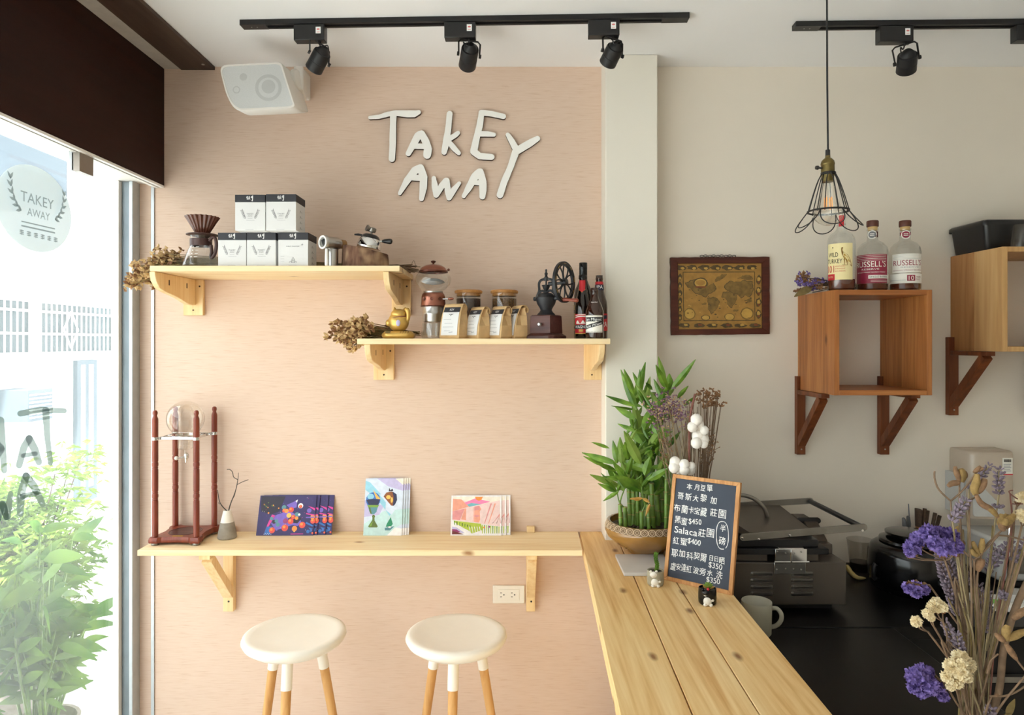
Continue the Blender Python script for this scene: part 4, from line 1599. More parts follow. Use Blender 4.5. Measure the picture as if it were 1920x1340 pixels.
# ================================================================== THINGS ON THE UPPER SHELF
def coffee_box(label, x0, x1, y0, z0, h=0.1225, kind=0, dep=0.106):
    t = thing('coffee_box', label, 'box', ((x0 + x1) / 2, y0, z0), group='white coffee boxes with black lids')
    w = (x1 - x0) / 2
    band = 0.0265
    mb = MB(); mb.box(-w, w, 0, dep, 0.0003, h - band)
    ob('carton', mb, 'card_white', t, bevel=0.0008)
    mb = MB(); mb.box(-w - 0.0006, w + 0.0006, -0.0006, dep + 0.0006, h - band + 0.0001, h)
    lid = ob('lid', mb, 'card_black', t, bevel=0.0008)
    # brush-lettered mark on the lid
    f = lambda u, v, t_=0: Vector((u, -0.0011, h - 0.0125 + v))
    mb = MB()
    S = lambda *p: mb.stroke([(a * .001, b * .001, c * .001) for a, b, c in p], f, 0, None)
    S((-11.5, 5, 1), (-8, 6, 1.2), (-9.5, 3, 1.2), (-12, 1, 1)); S((-12, 1, 1.2), (-8, 0, 1.3), (-11, -4, 1.2), (-6, -4.5, 1))
    S((-3.5, 5.5, 1), (-4, 1, 1.2), (-5.5, -4, 1)); S((-4, 1, 1), (-0.5, 2, 1), (-1.5, -4, 1.2), (1, -4, .8)); S((-2, 6.5, .8), (-1, 5.5, .8))
    S((9, 6, 1.2), (5, 6, 1.2), (4, 2, 1.2), (6.5, 0.5, 1.1), (9.5, 5, 1)); S((10, 8.5, 1.2), (9.5, 0, 1.5), (8.5, -10, 1.4)); S((8.5, -10, 1.2), (5.5, -9, .8))
    ob('lid_mark', mb, 'white_print', lid)
    f2 = lambda u, v, t_=0: Vector((u, -0.0005, v))
    mb = MB()
    if kind == 0:
        for s_ in (-1, 1):
            for k in range(6):
                q = k / 5
                cx, cz = s_ * (0.017 + 0.011 * q), 0.043 + 0.026 * q
                for dd in (0.5, -0.7):
                    mb.stroke([(cx, cz, 0.0006), (cx + s_ * 0.005 * math.cos(1.1 + dd), cz + 0.0055 * math.sin(1.1 + dd), 0.0009), (cx + s_ * 0.008 * math.cos(1.1 + dd), cz + 0.009 * math.sin(1.1 + dd), 0.0002)], f2, 0, None)
        mb.text('TAKEY', lambda u, v: f2(u, v), -0.0125, 0.0565, 0.0055, 0.025)
        mb.text('AWAY', lambda u, v: f2(u, v), -0.0085, 0.0495, 0.0048, 0.017)
        mb.m = 1
        mb.stroke([(-0.008, 0.0435, 0.0005), (0.008, 0.0435, 0.0005)], f2, 0, None)
        mb.stroke([(-0.013, 0.036, 0.0004), (0.016, 0.036, 0.0004)], f2, 0, None)
    else:
        mb.text('DRIP COFFEE', lambda u, v: f2(u, v), -0.024, 0.070, 0.0042, 0.047)
        for k in range(5):
            a = k * 1.256
            mb.stroke([(0.033, 0.0785, 0.0007), (0.033 + 0.0035 * math.cos(a), 0.0785 + 0.0035 * math.sin(a), 0.0005)], f2, 0, None)
        for pts in ([(-0.006, 0.014), (-0.004, 0.026), (0, 0.034), (0.004, 0.026), (0.006, 0.014)], [(-0.003, 0.02), (0.003, 0.02)], [(-0.004, 0.026), (0.004, 0.026)], [(-0.005, 0.015), (0.005, 0.015)], [(-0.014, 0.014), (-0.009, 0.019), (-0.007, 0.014)], [(0.014, 0.014), (0.009, 0.019), (0.007, 0.014)]):
            mb.stroke([(a, b, 0.0007) for a, b in pts], f2, 0, None)
        mb.m = 1
        for k in range(3):
            mb.stroke([(-0.045, 0.036 - 0.009 * k, 0.0004), (-0.032, 0.036 - 0.009 * k, 0.0004)], f2, 0, None)
    mb.m = 1
    mb.stroke([(-0.016, 0.004, 0.0006), (0.012, 0.004, 0.0006)], f2, 0, None)
    mb.m = 0
    f3 = lambda u, v, t_=0: Vector((w + 0.0005, u, v))
    for k in range(4):
        zc = 0.075 - 0.02 * k
        mb.stroke([(0.045, zc - 0.004, 0.001), (0.050, zc + 0.004, 0.0014)], f3, 0, None)
        mb.stroke([(0.056, zc - 0.003, 0.001), (0.053, zc + 0.002, 0.0012)], f3, 0, None)
        mb.stroke([(0.063, zc, 0.0006), (0.070, zc, 0.0006)], f3, 0, None)
    ob('print', mb, ['grey_print', 'light_print'], t)
    return t


zs = ZU1
coffee_box('white coffee box at the window end of the lower box row', X(408.8, 2.48), X(461.6, 2.48), 2.48, zs)
coffee_box('white coffee box in the middle of the lower box row', X(463.0, 2.478), X(517.0, 2.478), 2.478, zs)
coffee_box('white coffee box with small printed words beside the steel hand grinder', X(521.5, 2.475), X(577.6, 2.475), 2.475, zs, kind=1)
coffee_box('white coffee box in the upper row nearer the window', X(440.8, 2.435), X(497.0, 2.435), 2.435, zs + 0.1228, h=0.128)
coffee_box('white coffee box in the upper row nearer the sign', X(498.8, 2.432), X(555.0, 2.432), 2.432, zs + 0.1228, h=0.129)

# ---- dried bundle lying behind everything on the upper shelf
def dried_bundle(name, label, head, tail, n, spread, hang, mats, seed, headr=0.012, extra=None):
    rr = random.Random(seed)
    head, tail = Vector(head), Vector(tail)
    t = thing(name, label, 'dried flowers', (head + tail) / 2)
    st = MB()
    ax = (head - tail).normalized()
    for k in range(n):
        fl = MB()
        o_ = Vector((rr.gauss(0, .35), rr.gauss(0, .35), abs(rr.gauss(0, .35)))) * spread
        tl = tail + Vector((rr.uniform(-.05, .05), rr.uniform(-.018, .018), rr.uniform(0, .016)))
        hd = head + o_ + ax * rr.uniform(-spread * 1.2, spread * 0.4)
        if hang:
            q = rr.random()
            hd += Vector((-0.03 * q, 0, -hang * q * q))
        pts = bez([tl, tl.lerp(hd, 0.5) + Vector((0, 0, rr.uniform(0.0, 0.012))), hd], 6)
        st.tube(pts, 0.0015, 5)
        for j in range(rr.randint(3, 6)):
            p = hd + Vector((rr.gauss(0, 1), rr.gauss(0, 1), rr.gauss(0, 1))) * spread * 0.22
            b = rr.uniform(0, 2 * PI)
            for f in range(5):
                d = (ax * 0.8 + Vector((rr.uniform(-1, 1), rr.uniform(-1, 1), rr.uniform(-1, 1)))).normalized()
                fl.m = rr.choice((0, 0, 1))
                fl.leaf(p, p + d * rr.uniform(0.7, 1.6) * headr, headr * rr.uniform(.5, .9), n=3, fold=0.5)
        if rr.random() < 0.5:
            fl.m = 1
            p = pts[len(pts) // 2]
            fl.leaf(p, p + Vector((rr.uniform(-.04, .04), rr.uniform(-.02, .02), rr.uniform(0, .02))), 0.012, n=3)
        ob('flower_head', fl, mats[1], t, off=t.location)
    ob('stems', st, mats[0], t, off=t.location)
    return t


dried_bundle('dried_flower_bundle', 'bundle of dried flowers along the back of the upper shelf, heads towards the window', (-1.365, 2.66, zs + 0.024), (-0.43, 2.72, zs + 0.006), 40, 0.050, 0.0, ('stem_dry', ('dry_beige', 'dry_brown')), 11, 0.015)
dried_bundle('dried_flower_spray', 'dried olive brown flower spray hanging over the window end of the upper shelf', (-1.395, 2.60, zs - 0.005), (-1.22, 2.63, zs + 0.012), 30, 0.045, 0.06, ('dry_olive', ('dry_beige', 'dry_brown')), 12, 0.015)
tw = thing('dry_stem_bundle', 'bundle of dry brown stems sticking out past the upper shelf end', 'dried flowers', (-0.45, 2.70, zs + 0.003))
mb = MB(); rr = random.Random(4)
for k in range(24):
    a = Vector((-0.56 + rr.uniform(-.03, .03), 2.715 + rr.uniform(-.02, .02), zs + 0.004 + rr.uniform(0, .026)))
    b = Vector((-0.385 + rr.uniform(-.03, .03), 2.66 + rr.uniform(-.03, .03), zs - 0.004 + rr.uniform(0, .03)))
    mb.tube(bez([a, a.lerp(b, .5) + Vector((0, 0, .008)), b], 4), 0.0018, 5)
mb.tube(bez([(-0.40, 2.67, zs + .01), (-0.385, 2.67, zs + 0.045), (-0.375, 2.66, zs + 0.02)], 6), 0.001, 5)
ob('stems', mb, 'stem_brown', tw, off=tw.location)

# ---- glass server with a fluted brown dripper
SD = 2.53
sv = thing('coffee_server', 'glass coffee server with brown collar and handle at the window end of the upper shelf', 'coffee server', (X(377, SD), SD, zs))
kz = SD / FPX
mb = MB()
mb.lathe([(0, 0.001), (0.060, 0.001), (0.064, 0.006), (0.0635, 0.012), (0.053, 0.045), (0.040, 0.076), (0.036, 0.086), (0.0355, 0.112), (0.037, 0.118)], seg=40)
ob('jug', mb, 'jar_glass', sv)
mb = MB()
mb.lathe([(0.0372, 0.080), (0.0385, 0.080), (0.0385, 0.106), (0.0372, 0.106)], seg=40)
ob('collar', mb, 'brown_plastic', sv)
mb = MB()
mb.tube(bez([(0.036, -0.012, 0.098), (0.050, -0.016, 0.112), (0.062, -0.020, 0.105), (0.066, -0.021, 0.080), (0.060, -0.020, 0.050), (0.048, -0.017, 0.036), (0.043, -0.015, 0.040), (0.046, -0.016, 0.055), (0.044, -0.015, 0.082)], 30), 0.0062, 10)
ob('handle', mb, 'brown_plastic', sv)
mb = MB()
for k in range(4):
    f = cylfn((0, 0, 0), 0.0, 0)
    zc = 0.072 - 0.0125 * k
    r_ = 0.0405 + (0.076 - zc) * 0.40
    mb.ball((-0.010, -math.sqrt(r_ * r_ - 1e-4) - 0.0006, zc), 0.0022, 0.0006, 0.0022, 8, 6)
    mb.box(0.0005, 0.012, -r_ - 0.0008, -r_ - 0.0002, zc - 0.0008, zc + 0.0008)
ob('scale_marks', mb, 'white_print', sv)
dr = thing('coffee_dripper', 'fluted brown coffee dripper sitting on the glass server', 'dripper', (X(379.5, SD), SD, zs + 0.1185))
mb = MB()
mb.lathe([(0.018, -0.008), (0.030, 0.0), (0.056, 0.002), (0.056, 0.005), (0.030, 0.0045), (0.020, 0.006), (0, 0.006)], seg=40)
ob('saucer_rim', mb, 'brown_plastic', dr)
mb = MB()
wv = lambda a, z: 1 + 0.065 * math.cos(20 * a) * min(1, max(0, (z - 0.004) / 0.02))
mb.lathe([(0.0215, 0.0055), (0.026, 0.012), (0.035, 0.030), (0.047, 0.052), (0.058, 0.070), (0.0565, 0.070), (0.0455, 0.052), (0.0335, 0.030), (0.0245, 0.012), (0, 0.008)], seg=160, wave=wv)
ob('fluted_cone', mb, 'smoked_plastic', dr, angle=70)

# ---- steel hand grinder and portafilter
gx = X(623, 2.50)
hg = thing('hand_grinder', 'steel hand grinder with cross barrel beside the coffee boxes', 'grinder', (gx, 2.51, zs))
mb = MB()
mb.lathe([(0, 0.0005), (0.0185, 0.0005), (0.019, 0.003), (0.019, 0.066), (0.018, 0.070), (0, 0.070)], seg=32)
ob('canister', mb, 'steel', hg)
mb = MB()
mb.lathe([(0.0192, 0.066), (0.0198, 0.066), (0.0198, 0.071), (0.0192, 0.071)], seg=32)
ob('gasket', mb, 'black_plastic', hg)
mb = MB()
c0 = P(606, 454, 2.47) - hg.location; ax = Vector((0.62, 0.76, 0.02)).normalized()
mb.lathe([(0, 0.0), (0.0235, 0.0), (0.026, 0.004), (0.026, 0.010), (0.0225, 0.013), (0.0225, 0.060), (0.0195, 0.064), (0.0195, 0.070), (0, 0.070)], c0, 32, align(ax))
ob('barrel', mb, 'steel', hg)
mb = MB()
mb.lathe([(0, 0.070), (0.0165, 0.070), (0.0165, 0.094), (0.013, 0.097), (0, 0.097)], c0, 24, align(ax))
ob('barrel_knob', mb, 'kraft_inner', hg)
mb = MB()
mb.lathe([(0.0245, -0.001), (0.0245, -0.004), (0.0185, -0.004), (0.0175, -0.001)], c0, 28, align(ax))
mb.m = 1
a_, b_2, _ = frame_of(ax)
mb.stroke([(-0.012, 0.010, 0.002), (0.002, 0.006, 0.007), (-0.004, -0.012, 0.002)], lambda u, v, t_: c0 - ax * 0.003 + a_ * -u + b_2 * v, 0, None)
ob('end_ring', mb, ['white_plastic', 'black_plastic'], hg)
mb = MB()
hp = P(612.5, 466, 2.465) - hg.location
mb.tube(bez([hp, Vector((hp.x - 0.001, hp.y, 0.040)), Vector((hp.x - 0.0005, hp.y, 0.002))], 8), [0.0055] * 4 + [0.0066] * 4 + [0.006], 12) if False else mb.tube([hp, Vector((hp.x, hp.y, 0.03)), Vector((hp.x, hp.y, 0.004)), Vector((hp.x, hp.y, 0.001))], [0.0052, 0.0066, 0.0066, 0.005], 14)
ob('handle', mb, 'white_plastic', hg)

# ---- log slice with a small dome espresso maker
sl = thing('log_slice', 'rough bark covered log slice on the upper shelf', 'log', (X(684, 2.56), 2.555, zs))
mb = MB(); rr = random.Random(9)
n = 40
rad_ = [0.086 * (1 + 0.05 * math.sin(3 * k * 2 * PI / n + 1) + 0.03 * rr.uniform(-1, 1)) for k in range(n)]
vs = []
for lv_, (q, z) in enumerate(((1.03, 0.0005), (1.0, 0.03), (0.97, None))):
    for k in range(n):
        a = 2 * PI * k / n
        x, y = rad_[k] * q * math.cos(a), rad_[k] * q * 0.9 * math.sin(a)
        zt = 0.076 - 0.20 * (x + 0.03) if z is None else z
        if z is None:
            zt = min(zt, 0.085)
        vs.append((x, y, zt))
fs = []
for i in range(2):
    for k in range(n):
        fs.append((i * n + k, i * n + (k + 1) % n, (i + 1) * n + (k + 1) % n, (i + 1) * n + k))
fs.append(tuple(range(n - 1, -1, -1)))
mb.add(vs, fs); mb.m = 1
mb.f.append(tuple(2 * n + k for k in range(n))); mb.mi.append(1)
ob('log', mb, ['bark', 'end_grain'], sl, angle=60)
em = thing('espresso_maker', 'small chrome dome espresso maker with black handles on the log slice', 'espresso maker', (X(692.5, 2.56), 2.545, zs + 0.0))
zb = 0.0735
tilt = Matrix.Rotation(0.19, 3, 'Y')
mb = MB()
dome = [(0, 0.0), (0.0455, 0.0), (0.0465, 0.003), (0.0455, 0.016), (0.041, 0.030), (0.034, 0.0395)]
mb.lathe(dome, (0, 0, zb), 36, tilt)
ob('dome', mb, 'chrome', em, angle=60)
mb = MB()
mb.lathe([(0.0345, 0.039), (0.036, 0.038), (0.031, 0.0475), (0.022, 0.053), (0, 0.055)], (0, 0, zb), 32, tilt)
ob('cap', mb, 'black_plastic', em, angle=60)
mb = MB()
T = lambda x, y, z: tilt @ Vector((x, y, z)) + Vector((0, 0, zb))
mb.lathe([(0.004, 0.055), (0.004, 0.062), (0.013, 0.063), (0.015, 0.067), (0.015, 0.076), (0.012, 0.079), (0, 0.079)], (0, 0, zb), 20, tilt)
mb.lathe([(0, 0), (0.010, 0.0), (0.012, 0.004), (0.012, 0.008), (0, 0.010)], T(-0.011, -0.010, 0.072), 16, align((-.7, -.6, .3)))
ob('valve_knob', mb, 'brushed_steel', em)
mb = MB()
mb.tube([T(0.033, -0.006, 0.032), T(0.048, -0.008, 0.036)], 0.0035, 10)
ob('handle_rod', mb, 'steel', em)
mb = MB()
mb.tube([T(0.047, -0.008, 0.036), T(0.056, -0.009, 0.0375), T(0.076, -0.012, 0.040), T(0.082, -0.013, 0.041), T(0.085, -0.013, 0.041)], [0.005, 0.0075, 0.0105, 0.009, 0.004], 14)
ob('handle', mb, 'black_plastic', em)
mb = MB()
mb.tube([T(-0.028, -0.008, 0.044), T(-0.044, -0.012, 0.043), T(-0.058, -0.014, 0.040)], [0.003, 0.0045, 0.003], 10)
ob('lever', mb, 'black_plastic', em)

# ================================================================== THINGS ON THE LOWER SHELF
zl_ = ZL1
dried_bundle('dried_flower_bundle', 'bundle of dried beige flowers at the window end of the lower shelf', (-0.585, 2.52, zl_ + 0.028), (-0.40, 2.62, zl_ + 0.012), 60, 0.050, 0.055, ('dry_olive', ('dry_beige', 'dry_brown')), 21, 0.016)

# ---- golden cat with waving arm on an eight-sided base
cx = X(746.5, 2.52)
lc = thing('cat_figurine', 'golden lucky cat figurine seen from behind on a gold base', 'figurine', (cx, 2.53, zl_))
mb = MB()
oct_ = rounded([(-0.060, -0.022), (-0.040, -0.044), (0.042, -0.044), (0.060, -0.022), (0.060, 0.03), (0.04, 0.046), (-0.04, 0.046), (-0.060, 0.03)], 0.008, 3)
n = len(oct_)
lv_ = [(0.86, 0.0005), (0.95, 0.004), (1.0, 0.012), (0.98, 0.018), (0.80, 0.027)]
mb.add([(u * q, v * q, z) for q, z in lv_ for u, v in oct_], [(i * n + k, i * n + (k + 1) % n, (i + 1) * n + (k + 1) % n, (i + 1) * n + k) for i in range(4) for k in range(n)] + [tuple(4 * n + k for k in range(n))])
ob('base', mb, 'gold', lc, angle=60)
mb = MB()
fb = lambda u, v, t_=0: Vector((u, -0.044 + 0.0 + (v - 0.018) * 0.85 - 0.0015 + 0.0012, v + 0.0006))
mb.flat([(-0.043, 0.0195), (-0.024, 0.0195), (-0.022, 0.0262), (-0.041, 0.0262)], lambda u, v: fb(u, v))
for k in range(4):
    mb.stroke([(0.012 + k * 0.009, 0.019, 0.0009), (0.016 + k * 0.009, 0.0235, 0.0009), (0.014 + k * 0.009, 0.0258, 0.0009)], fb, 0, None)
ob('base_mark', mb, 'dry_olive', lc)
mb = MB()
mb.ball((0, 0, 0.062), 0.0385, 0.034, 0.038, 28, 18)
mb.ball((0.001, 0, 0.090), 0.030, 0.027, 0.020, 24, 14)
for s_ in (-1, 1):
    mb.tube([(s_ * 0.016 + 0.004, 0.002, 0.099), (s_ * 0.020 + 0.005, 0.002, 0.117)], [0.0115, 0.0012], 10)
mb.ball((-0.036, -0.006, 0.058), 0.011, 0.011, 0.013, 14, 8)
ob('cat_body', mb, 'gold', lc, angle=70)
mb = MB()
mb.tube(bez([(0.029, -0.008, 0.058), (0.037, -0.010, 0.078), (0.036, -0.010, 0.100), (0.027, -0.008, 0.112)], 12), [0.008] * 8 + [0.009] * 3 + [0.011, 0.004][:2], 12) if False else mb.tube(bez([(0.029, -0.008, 0.058), (0.037, -0.010, 0.078), (0.036, -0.010, 0.100), (0.028, -0.008, 0.112)], 9), [0.0078, 0.008, 0.008, 0.008, 0.008, 0.0085, 0.009, 0.0095, 0.009, 0.005], 12)
ob('waving_arm', mb, 'gold', lc, angle=70)
mb = MB()
mb.tube([(0.0325 * math.cos(2 * PI * k / 32), 0.029 * math.sin(2 * PI * k / 32), 0.079 + 0.004 * math.cos(2 * PI * k / 32)) for k in range(32)], 0.0022, 8, closed=True)
ob('collar', mb, 'copper', lc)
mb = MB()
mb.ball((0.004, -0.0335, 0.057), 0.008, 0.003, 0.012, 14, 8, rotz(0.1))
ob('painted_patch', mb, 'art_lilac', lc)

# ---- copper and glass coffee grinder standing like a lantern
HD = 2.585
hx = X(812.5, HD)
bl = thing('glass_coffee_mill', 'copper and glass coffee mill shaped like a lantern', 'coffee mill', (hx, HD, zl_))
zr = lambda r_: Z(r_, HD) - zl_
mb = MB()
mb.lathe([(0, 0.0005), (0.043, 0.0005), (0.046, 0.004), (0.0455, 0.030), (0.0435, 0.050), (0.042, 0.060), (0.041, 0.0605)], seg=36)
mb.lathe([(0.041, 0.058), (0.039, 0.048), (0.041, 0.012), (0, 0.010)], seg=36)
ob('glass_base', mb, 'jar_glass', bl)
mb = MB()
mb.lathe([(0, zr(604)), (0.037, zr(604)), (0.0395, zr(601)), (0.0395, zr(591)), (0.0405, zr(590)), (0.0405, zr(587)), (0.0395, zr(586)), (0.0395, zr(575)), (0, zr(575))], seg=36)
ob('steel_jar', mb, 'steel', bl)
mb = MB()
mb.lathe([(0.0395, zr(575)), (0.0475, zr(574.5)), (0.0460, zr(569)), (0.0445, zr(560)), (0.0445, zr(556)), (0.041, zr(551)), (0.036, zr(549)), (0, zr(549))], seg=36)
hs_ = ob('housing', mb, 'copper', bl)
mb = MB()
mb.lathe([(0.0448, zr(571)), (0.0478, zr(573.5)), (0.0478, zr(575)), (0.04, zr(575.5))], seg=36)
ob('housing_rim', mb, 'copper_dark', bl)
mb = MB()
for a, m in ((-2.3, 0), (-1.57, 0), (-0.9, 0)):
    c_ = Vector((0.0445 * math.cos(a), 0.0445 * math.sin(a), zr(561)))
    mb.lathe([(0, 0), (0.0055, 0), (0.0065, 0.002), (0.0065, 0.003), (0, 0.0022)], c_, 16, align((math.cos(a), math.sin(a), 0)))
ob('bolts', mb, 'copper_dark', hs_)
mb = MB()
mb.lathe([(0.034, zr(549)), (0.0365, zr(549)), (0.0365, zr(546.5)), (0.034, zr(546.5))], seg=36)
ob('neck_ring', mb, 'steel', bl)
mb = MB()
mb.lathe([(0.035, zr(546)), (0.047, zr(542)), (0.062, zr(534)), (0.0685, zr(526)), (0.068, zr(520)), (0.060, zr(514)), (0.052, zr(511))], seg=40)
ob('glass_globe', mb, 'jar_glass', bl)
mb = MB()
mb.lathe([(0, zr(534)), (0.030, zr(532)), (0.044, zr(529)), (0.036, zr(525.5)), (0.018, zr(522.5)), (0, zr(521.5))], seg=28)
ob('grounds', mb, 'light_print', bl)
mb = MB()
mb.lathe([(0.0535, zr(511.5)), (0.0555, zr(511)), (0.0550, zr(508)), (0.050, zr(507.5))], seg=40)
ob('lid_rim', mb, 'copper_dark', bl)
mb = MB()
mb.lathe([(0.0525, zr(508)), (0.047, zr(503)), (0.036, zr(499)), (0.02, zr(496.5)), (0, zr(496))], seg=40)
ld = ob('lid', mb, 'copper', bl)
mb = MB()
mb.lathe([(0.005, zr(497)), (0.003, zr(493.5)), (0.009, zr(491.5)), (0.010, zr(490)), (0.006, zr(488.5)), (0, zr(488))], seg=20)
mb.ball((0.058, -0.006, zr(506)), 0.005, 0.004, 0.005, 10, 8)
ob('lid_knob', mb, 'copper_dark', ld)
mb = MB()
mb.tube([(0.038, -0.022, zr(561)), (0.064, -0.028, zr(561))], 0.0028, 10)
ck = ob('crank', mb, 'chrome', bl)
mb = MB()
mb.tube([(0.058, -0.027, zr(561)), (0.064, -0.028, zr(561)), (0.074, -0.030, zr(560.8)), (0.080, -0.031, zr(560.8))], [0.003, 0.0055, 0.005, 0.002], 12)
ob('crank_handle', mb, 'copper', ck)


# ---- wide jars with wooden lids
def lid_jar(label, px, fill):
    d = 2.685
    t = thing('storage_jar', label, 'jar', (X(px, d), d, zl_), group='glass jars with wooden lids')
    zt = Z(544, d) - zl_
    mb = MB()
    mb.lathe([(0, 0.001), (0.047, 0.001), (0.050, 0.005), (0.050, zt - 0.030), (0.0485, zt - 0.022), (0.0485, zt - 0.012)], seg=40)
    ob('glass', mb, 'jar_glass', t)
    mb = MB()
    mb.lathe([(0, 0.004), (0.047, 0.004), (0.047, zt - 0.034), (0.03, zt - 0.033), (0, zt - 0.032)], seg=40)
    ob('contents', mb, fill, t, kind='stuff')
    mb = MB()
    mb.lathe([(0, zt - 0.024), (0.0475, zt - 0.024), (0.0480, zt - 0.013), (0.053, zt - 0.0125), (0.055, zt - 0.008), (0.0545, zt - 0.003), (0.05, zt), (0, zt)], seg=40)
    ob('lid', mb, 'lid_wood', t)


lid_jar('wooden lidded jar of dark beans beside the lantern shaped mill', 878.5, 'beans')
lid_jar('wooden lidded jar of mixed brown tea leaves behind the kraft bags', 945.5, 'tea')


# ---- folded kraft bags
def kraft_bag(label, px, d, rz, w, h, seed, dep=0.062):
    rr = random.Random(seed)
    t = thing('kraft_bag', label, 'paper bag', (X(px, d), d, zl_), rz, 'folded kraft coffee bags')
    hw = w / 2
    lev = [(0.0005, hw, dep / 2, 0.0), (h * 0.06, hw * 1.02, dep / 2 * 1.05, 0.004), (h * 0.4, hw * 1.0, dep / 2 * 0.95, 0.004), (h * 0.70, hw * 0.98, dep / 2 * 0.74, -0.016), (h * 0.93, hw * 0.96, dep / 2 * 0.34, -0.030)]
    mb = MB()
    vs = []
    for z, a, b, p in lev:
        j = lambda: rr.uniform(-.0022, .0022)
        sh = 0.010 * (z / h) ** 1.5
        vs += [(-a, -b + sh, z), (0 + j(), -b - 0.001 + sh, z), (a, -b + sh, z), (a + p + j(), sh + j() * 2, z), (a, b + sh, z), (0 + j(), b + 0.001 + sh, z), (-a, b + sh, z), (-a - p + j(), sh + j() * 2, z)]
    fs = [(i * 8 + k, i * 8 + (k + 1) % 8, (i + 1) * 8 + (k + 1) % 8, (i + 1) * 8 + k) for i in range(len(lev) - 1) for k in range(8)]
    fs.append(tuple(range(7, -1, -1)))
    mb.add(vs, fs)
    # crease ridges on the near gusset
    body = ob('bag', mb, 'kraft', t, angle=22, bevel=0.0012)
    mb = MB()
    # the rolled top: front sheet goes over and curls down at the back
    top = h * 0.93
    y0 = -dep / 2 * 0.34 + 0.010 * 0.93 ** 1.5
    prof = [(y0 - 0.0005, top - 0.002), (y0 + 0.003, top + h * 0.045), (y0 + 0.010, top + h * 0.075), (y0 + 0.021, top + h * 0.07), (y0 + 0.031, top + h * 0.01), (y0 + 0.034, top - h * 0.07), (y0 + 0.031, top - h * 0.15), (y0 + 0.022, top - h * 0.16), (y0 + 0.017, top - h * 0.10), (y0 + 0.018, top - h * 0.02), (y0 + 0.023, top + h * 0.01)]
    vs = []
    for (y, z) in prof:
        vs += [(-hw * 0.965, y, z), (hw * 0.965, y, z)]
    mb.add(vs, [(2 * i, 2 * i + 1, 2 * i + 3, 2 * i + 2) for i in range(len(prof) - 1)])
    ob('folded_top', mb, 'kraft', t, solid=0.0012, angle=60)
    # front sheet label follows the front face
    def ff(u, v, t_=0.0):
        z = v
        for (za, aa, ba, _), (zb_, ab, bb, _) in zip(lev, lev[1:]):
            if z <= zb_:
                q = (z - za) / (zb_ - za)
                b = ba + (bb - ba) * q
                return Vector((u, -b - 0.0022 - t_ + 0.010 * (z / h) ** 1.5, z))
        return Vector((u, -lev[-1][2] - 0.0022 - t_ + 0.010 * (z / h) ** 1.5, z))
    lw = hw * 0.83
    vz = [0.012, h * 0.4, h * 0.72, h * 0.755]
    mb = MB()
    mb.add([ff(s_ * lw, z) for z in vz for s_ in (-1, 1)], [(2 * i, 2 * i + 1, 2 * i + 3, 2 * i + 2) for i in range(3)])
    mb.m = 1
    vz2 = [h * 0.757, h * 0.90]
    mb.add([ff(s_ * lw, z) for z in vz2 for s_ in (-1, 1)], [(0, 1, 3, 2)])
    lb = ob('label', mb, ['card_white', 'card_black'], t)
    mb = MB()
    f4 = lambda u, v, t_=0: ff(u, v, 0.0006)
    mb.text('KEY', lambda u, v: f4(u, v), -0.009, h * 0.80, 0.0075, 0.018)
    mb.m = 1
    for k in range(3):
        mb.stroke([(-0.006 + 0.006 * k, h * 0.69 - 0.004 * (k % 2), 0.0012), (-0.003 + 0.006 * k, h * 0.70, 0.0012)], f4, 0, None)
    mb.m = 2
    for k in range(4):
        z = h * (0.55 - 0.11 * k)
        mb.stroke([(-lw * 0.8 + 0.006 * (k % 2), z, 0.0008), (lw * (0.1 + 0.2 * (k % 3)), z, 0.0008)], f4, 0, None)
    mb.stroke([(0.0, 0.022, 0.0014), (0.014, 0.024, 0.0014)], f4, 0, None)
    ob('label_print', mb, ['white_print', 'dark_print', 'light_print'], lb)


kraft_bag('largest folded kraft bag, first in the row after the coffee mill', 851, 2.515, rad(-26), 0.082, 0.128, 1, 0.066)
kraft_bag('folded kraft bag second in the row after the coffee mill', 895, 2.52, rad(-46), 0.074, 0.117, 2, 0.056)
kraft_bag('folded kraft bag third in the row after the coffee mill', 936, 2.52, rad(-44), 0.074, 0.119, 3, 0.056)
kraft_bag('folded kraft bag turned almost edge on beside the black wheel mill', 968, 2.545, rad(-62), 0.074, 0.123, 4, 0.052)

# ---- cast iron mill with a flywheel
md = 2.535
ml = thing('wheel_coffee_mill', 'black cast iron coffee mill with big spoked wheel and wooden base', 'coffee mill', (X(1024, md), md, zl_), rad(-34))
mb = MB()
hb = 0.060
ch = 0.016
o8 = lambda q: [(-q + ch, -q), (q - ch, -q), (q, -q + ch), (q, q - ch), (q - ch, q), (-q + ch, q), (-q, q - ch), (-q, -q + ch)]
lv_ = [(hb, 0.0005), (hb, 0.010), (hb - 0.004, 0.013), (hb - 0.012, 0.020)]
mb.add([(u, v, z) for q, z in lv_ for u, v in o8(q)], [(i * 8 + k, i * 8 + (k + 1) % 8, (i + 1) * 8 + (k + 1) % 8, (i + 1) * 8 + k) for i in range(3) for k in range(8)] + [tuple(24 + k for k in range(8))])
ob('plinth', mb, 'dark_mahogany', ml, bevel=0.001)
mb = MB()
lv_ = [(0.0445, 0.0205), (0.0420, 0.083), (0.0385, 0.087)]
sq = lambda q: [(-q, -q), (q, -q), (q, q), (-q, q)]
mb.add([(u, v, z) for q, z in lv_ for u, v in sq(q)], [(i * 4 + k, i * 4 + (k + 1) % 4, (i + 1) * 4 + (k + 1) % 4, (i + 1) * 4 + k) for i in range(2) for k in range(4)] + [(8, 9, 10, 11)])
bx_ = ob('drawer_box', mb, 'dark_mahogany', ml, bevel=0.001)
mb = MB()
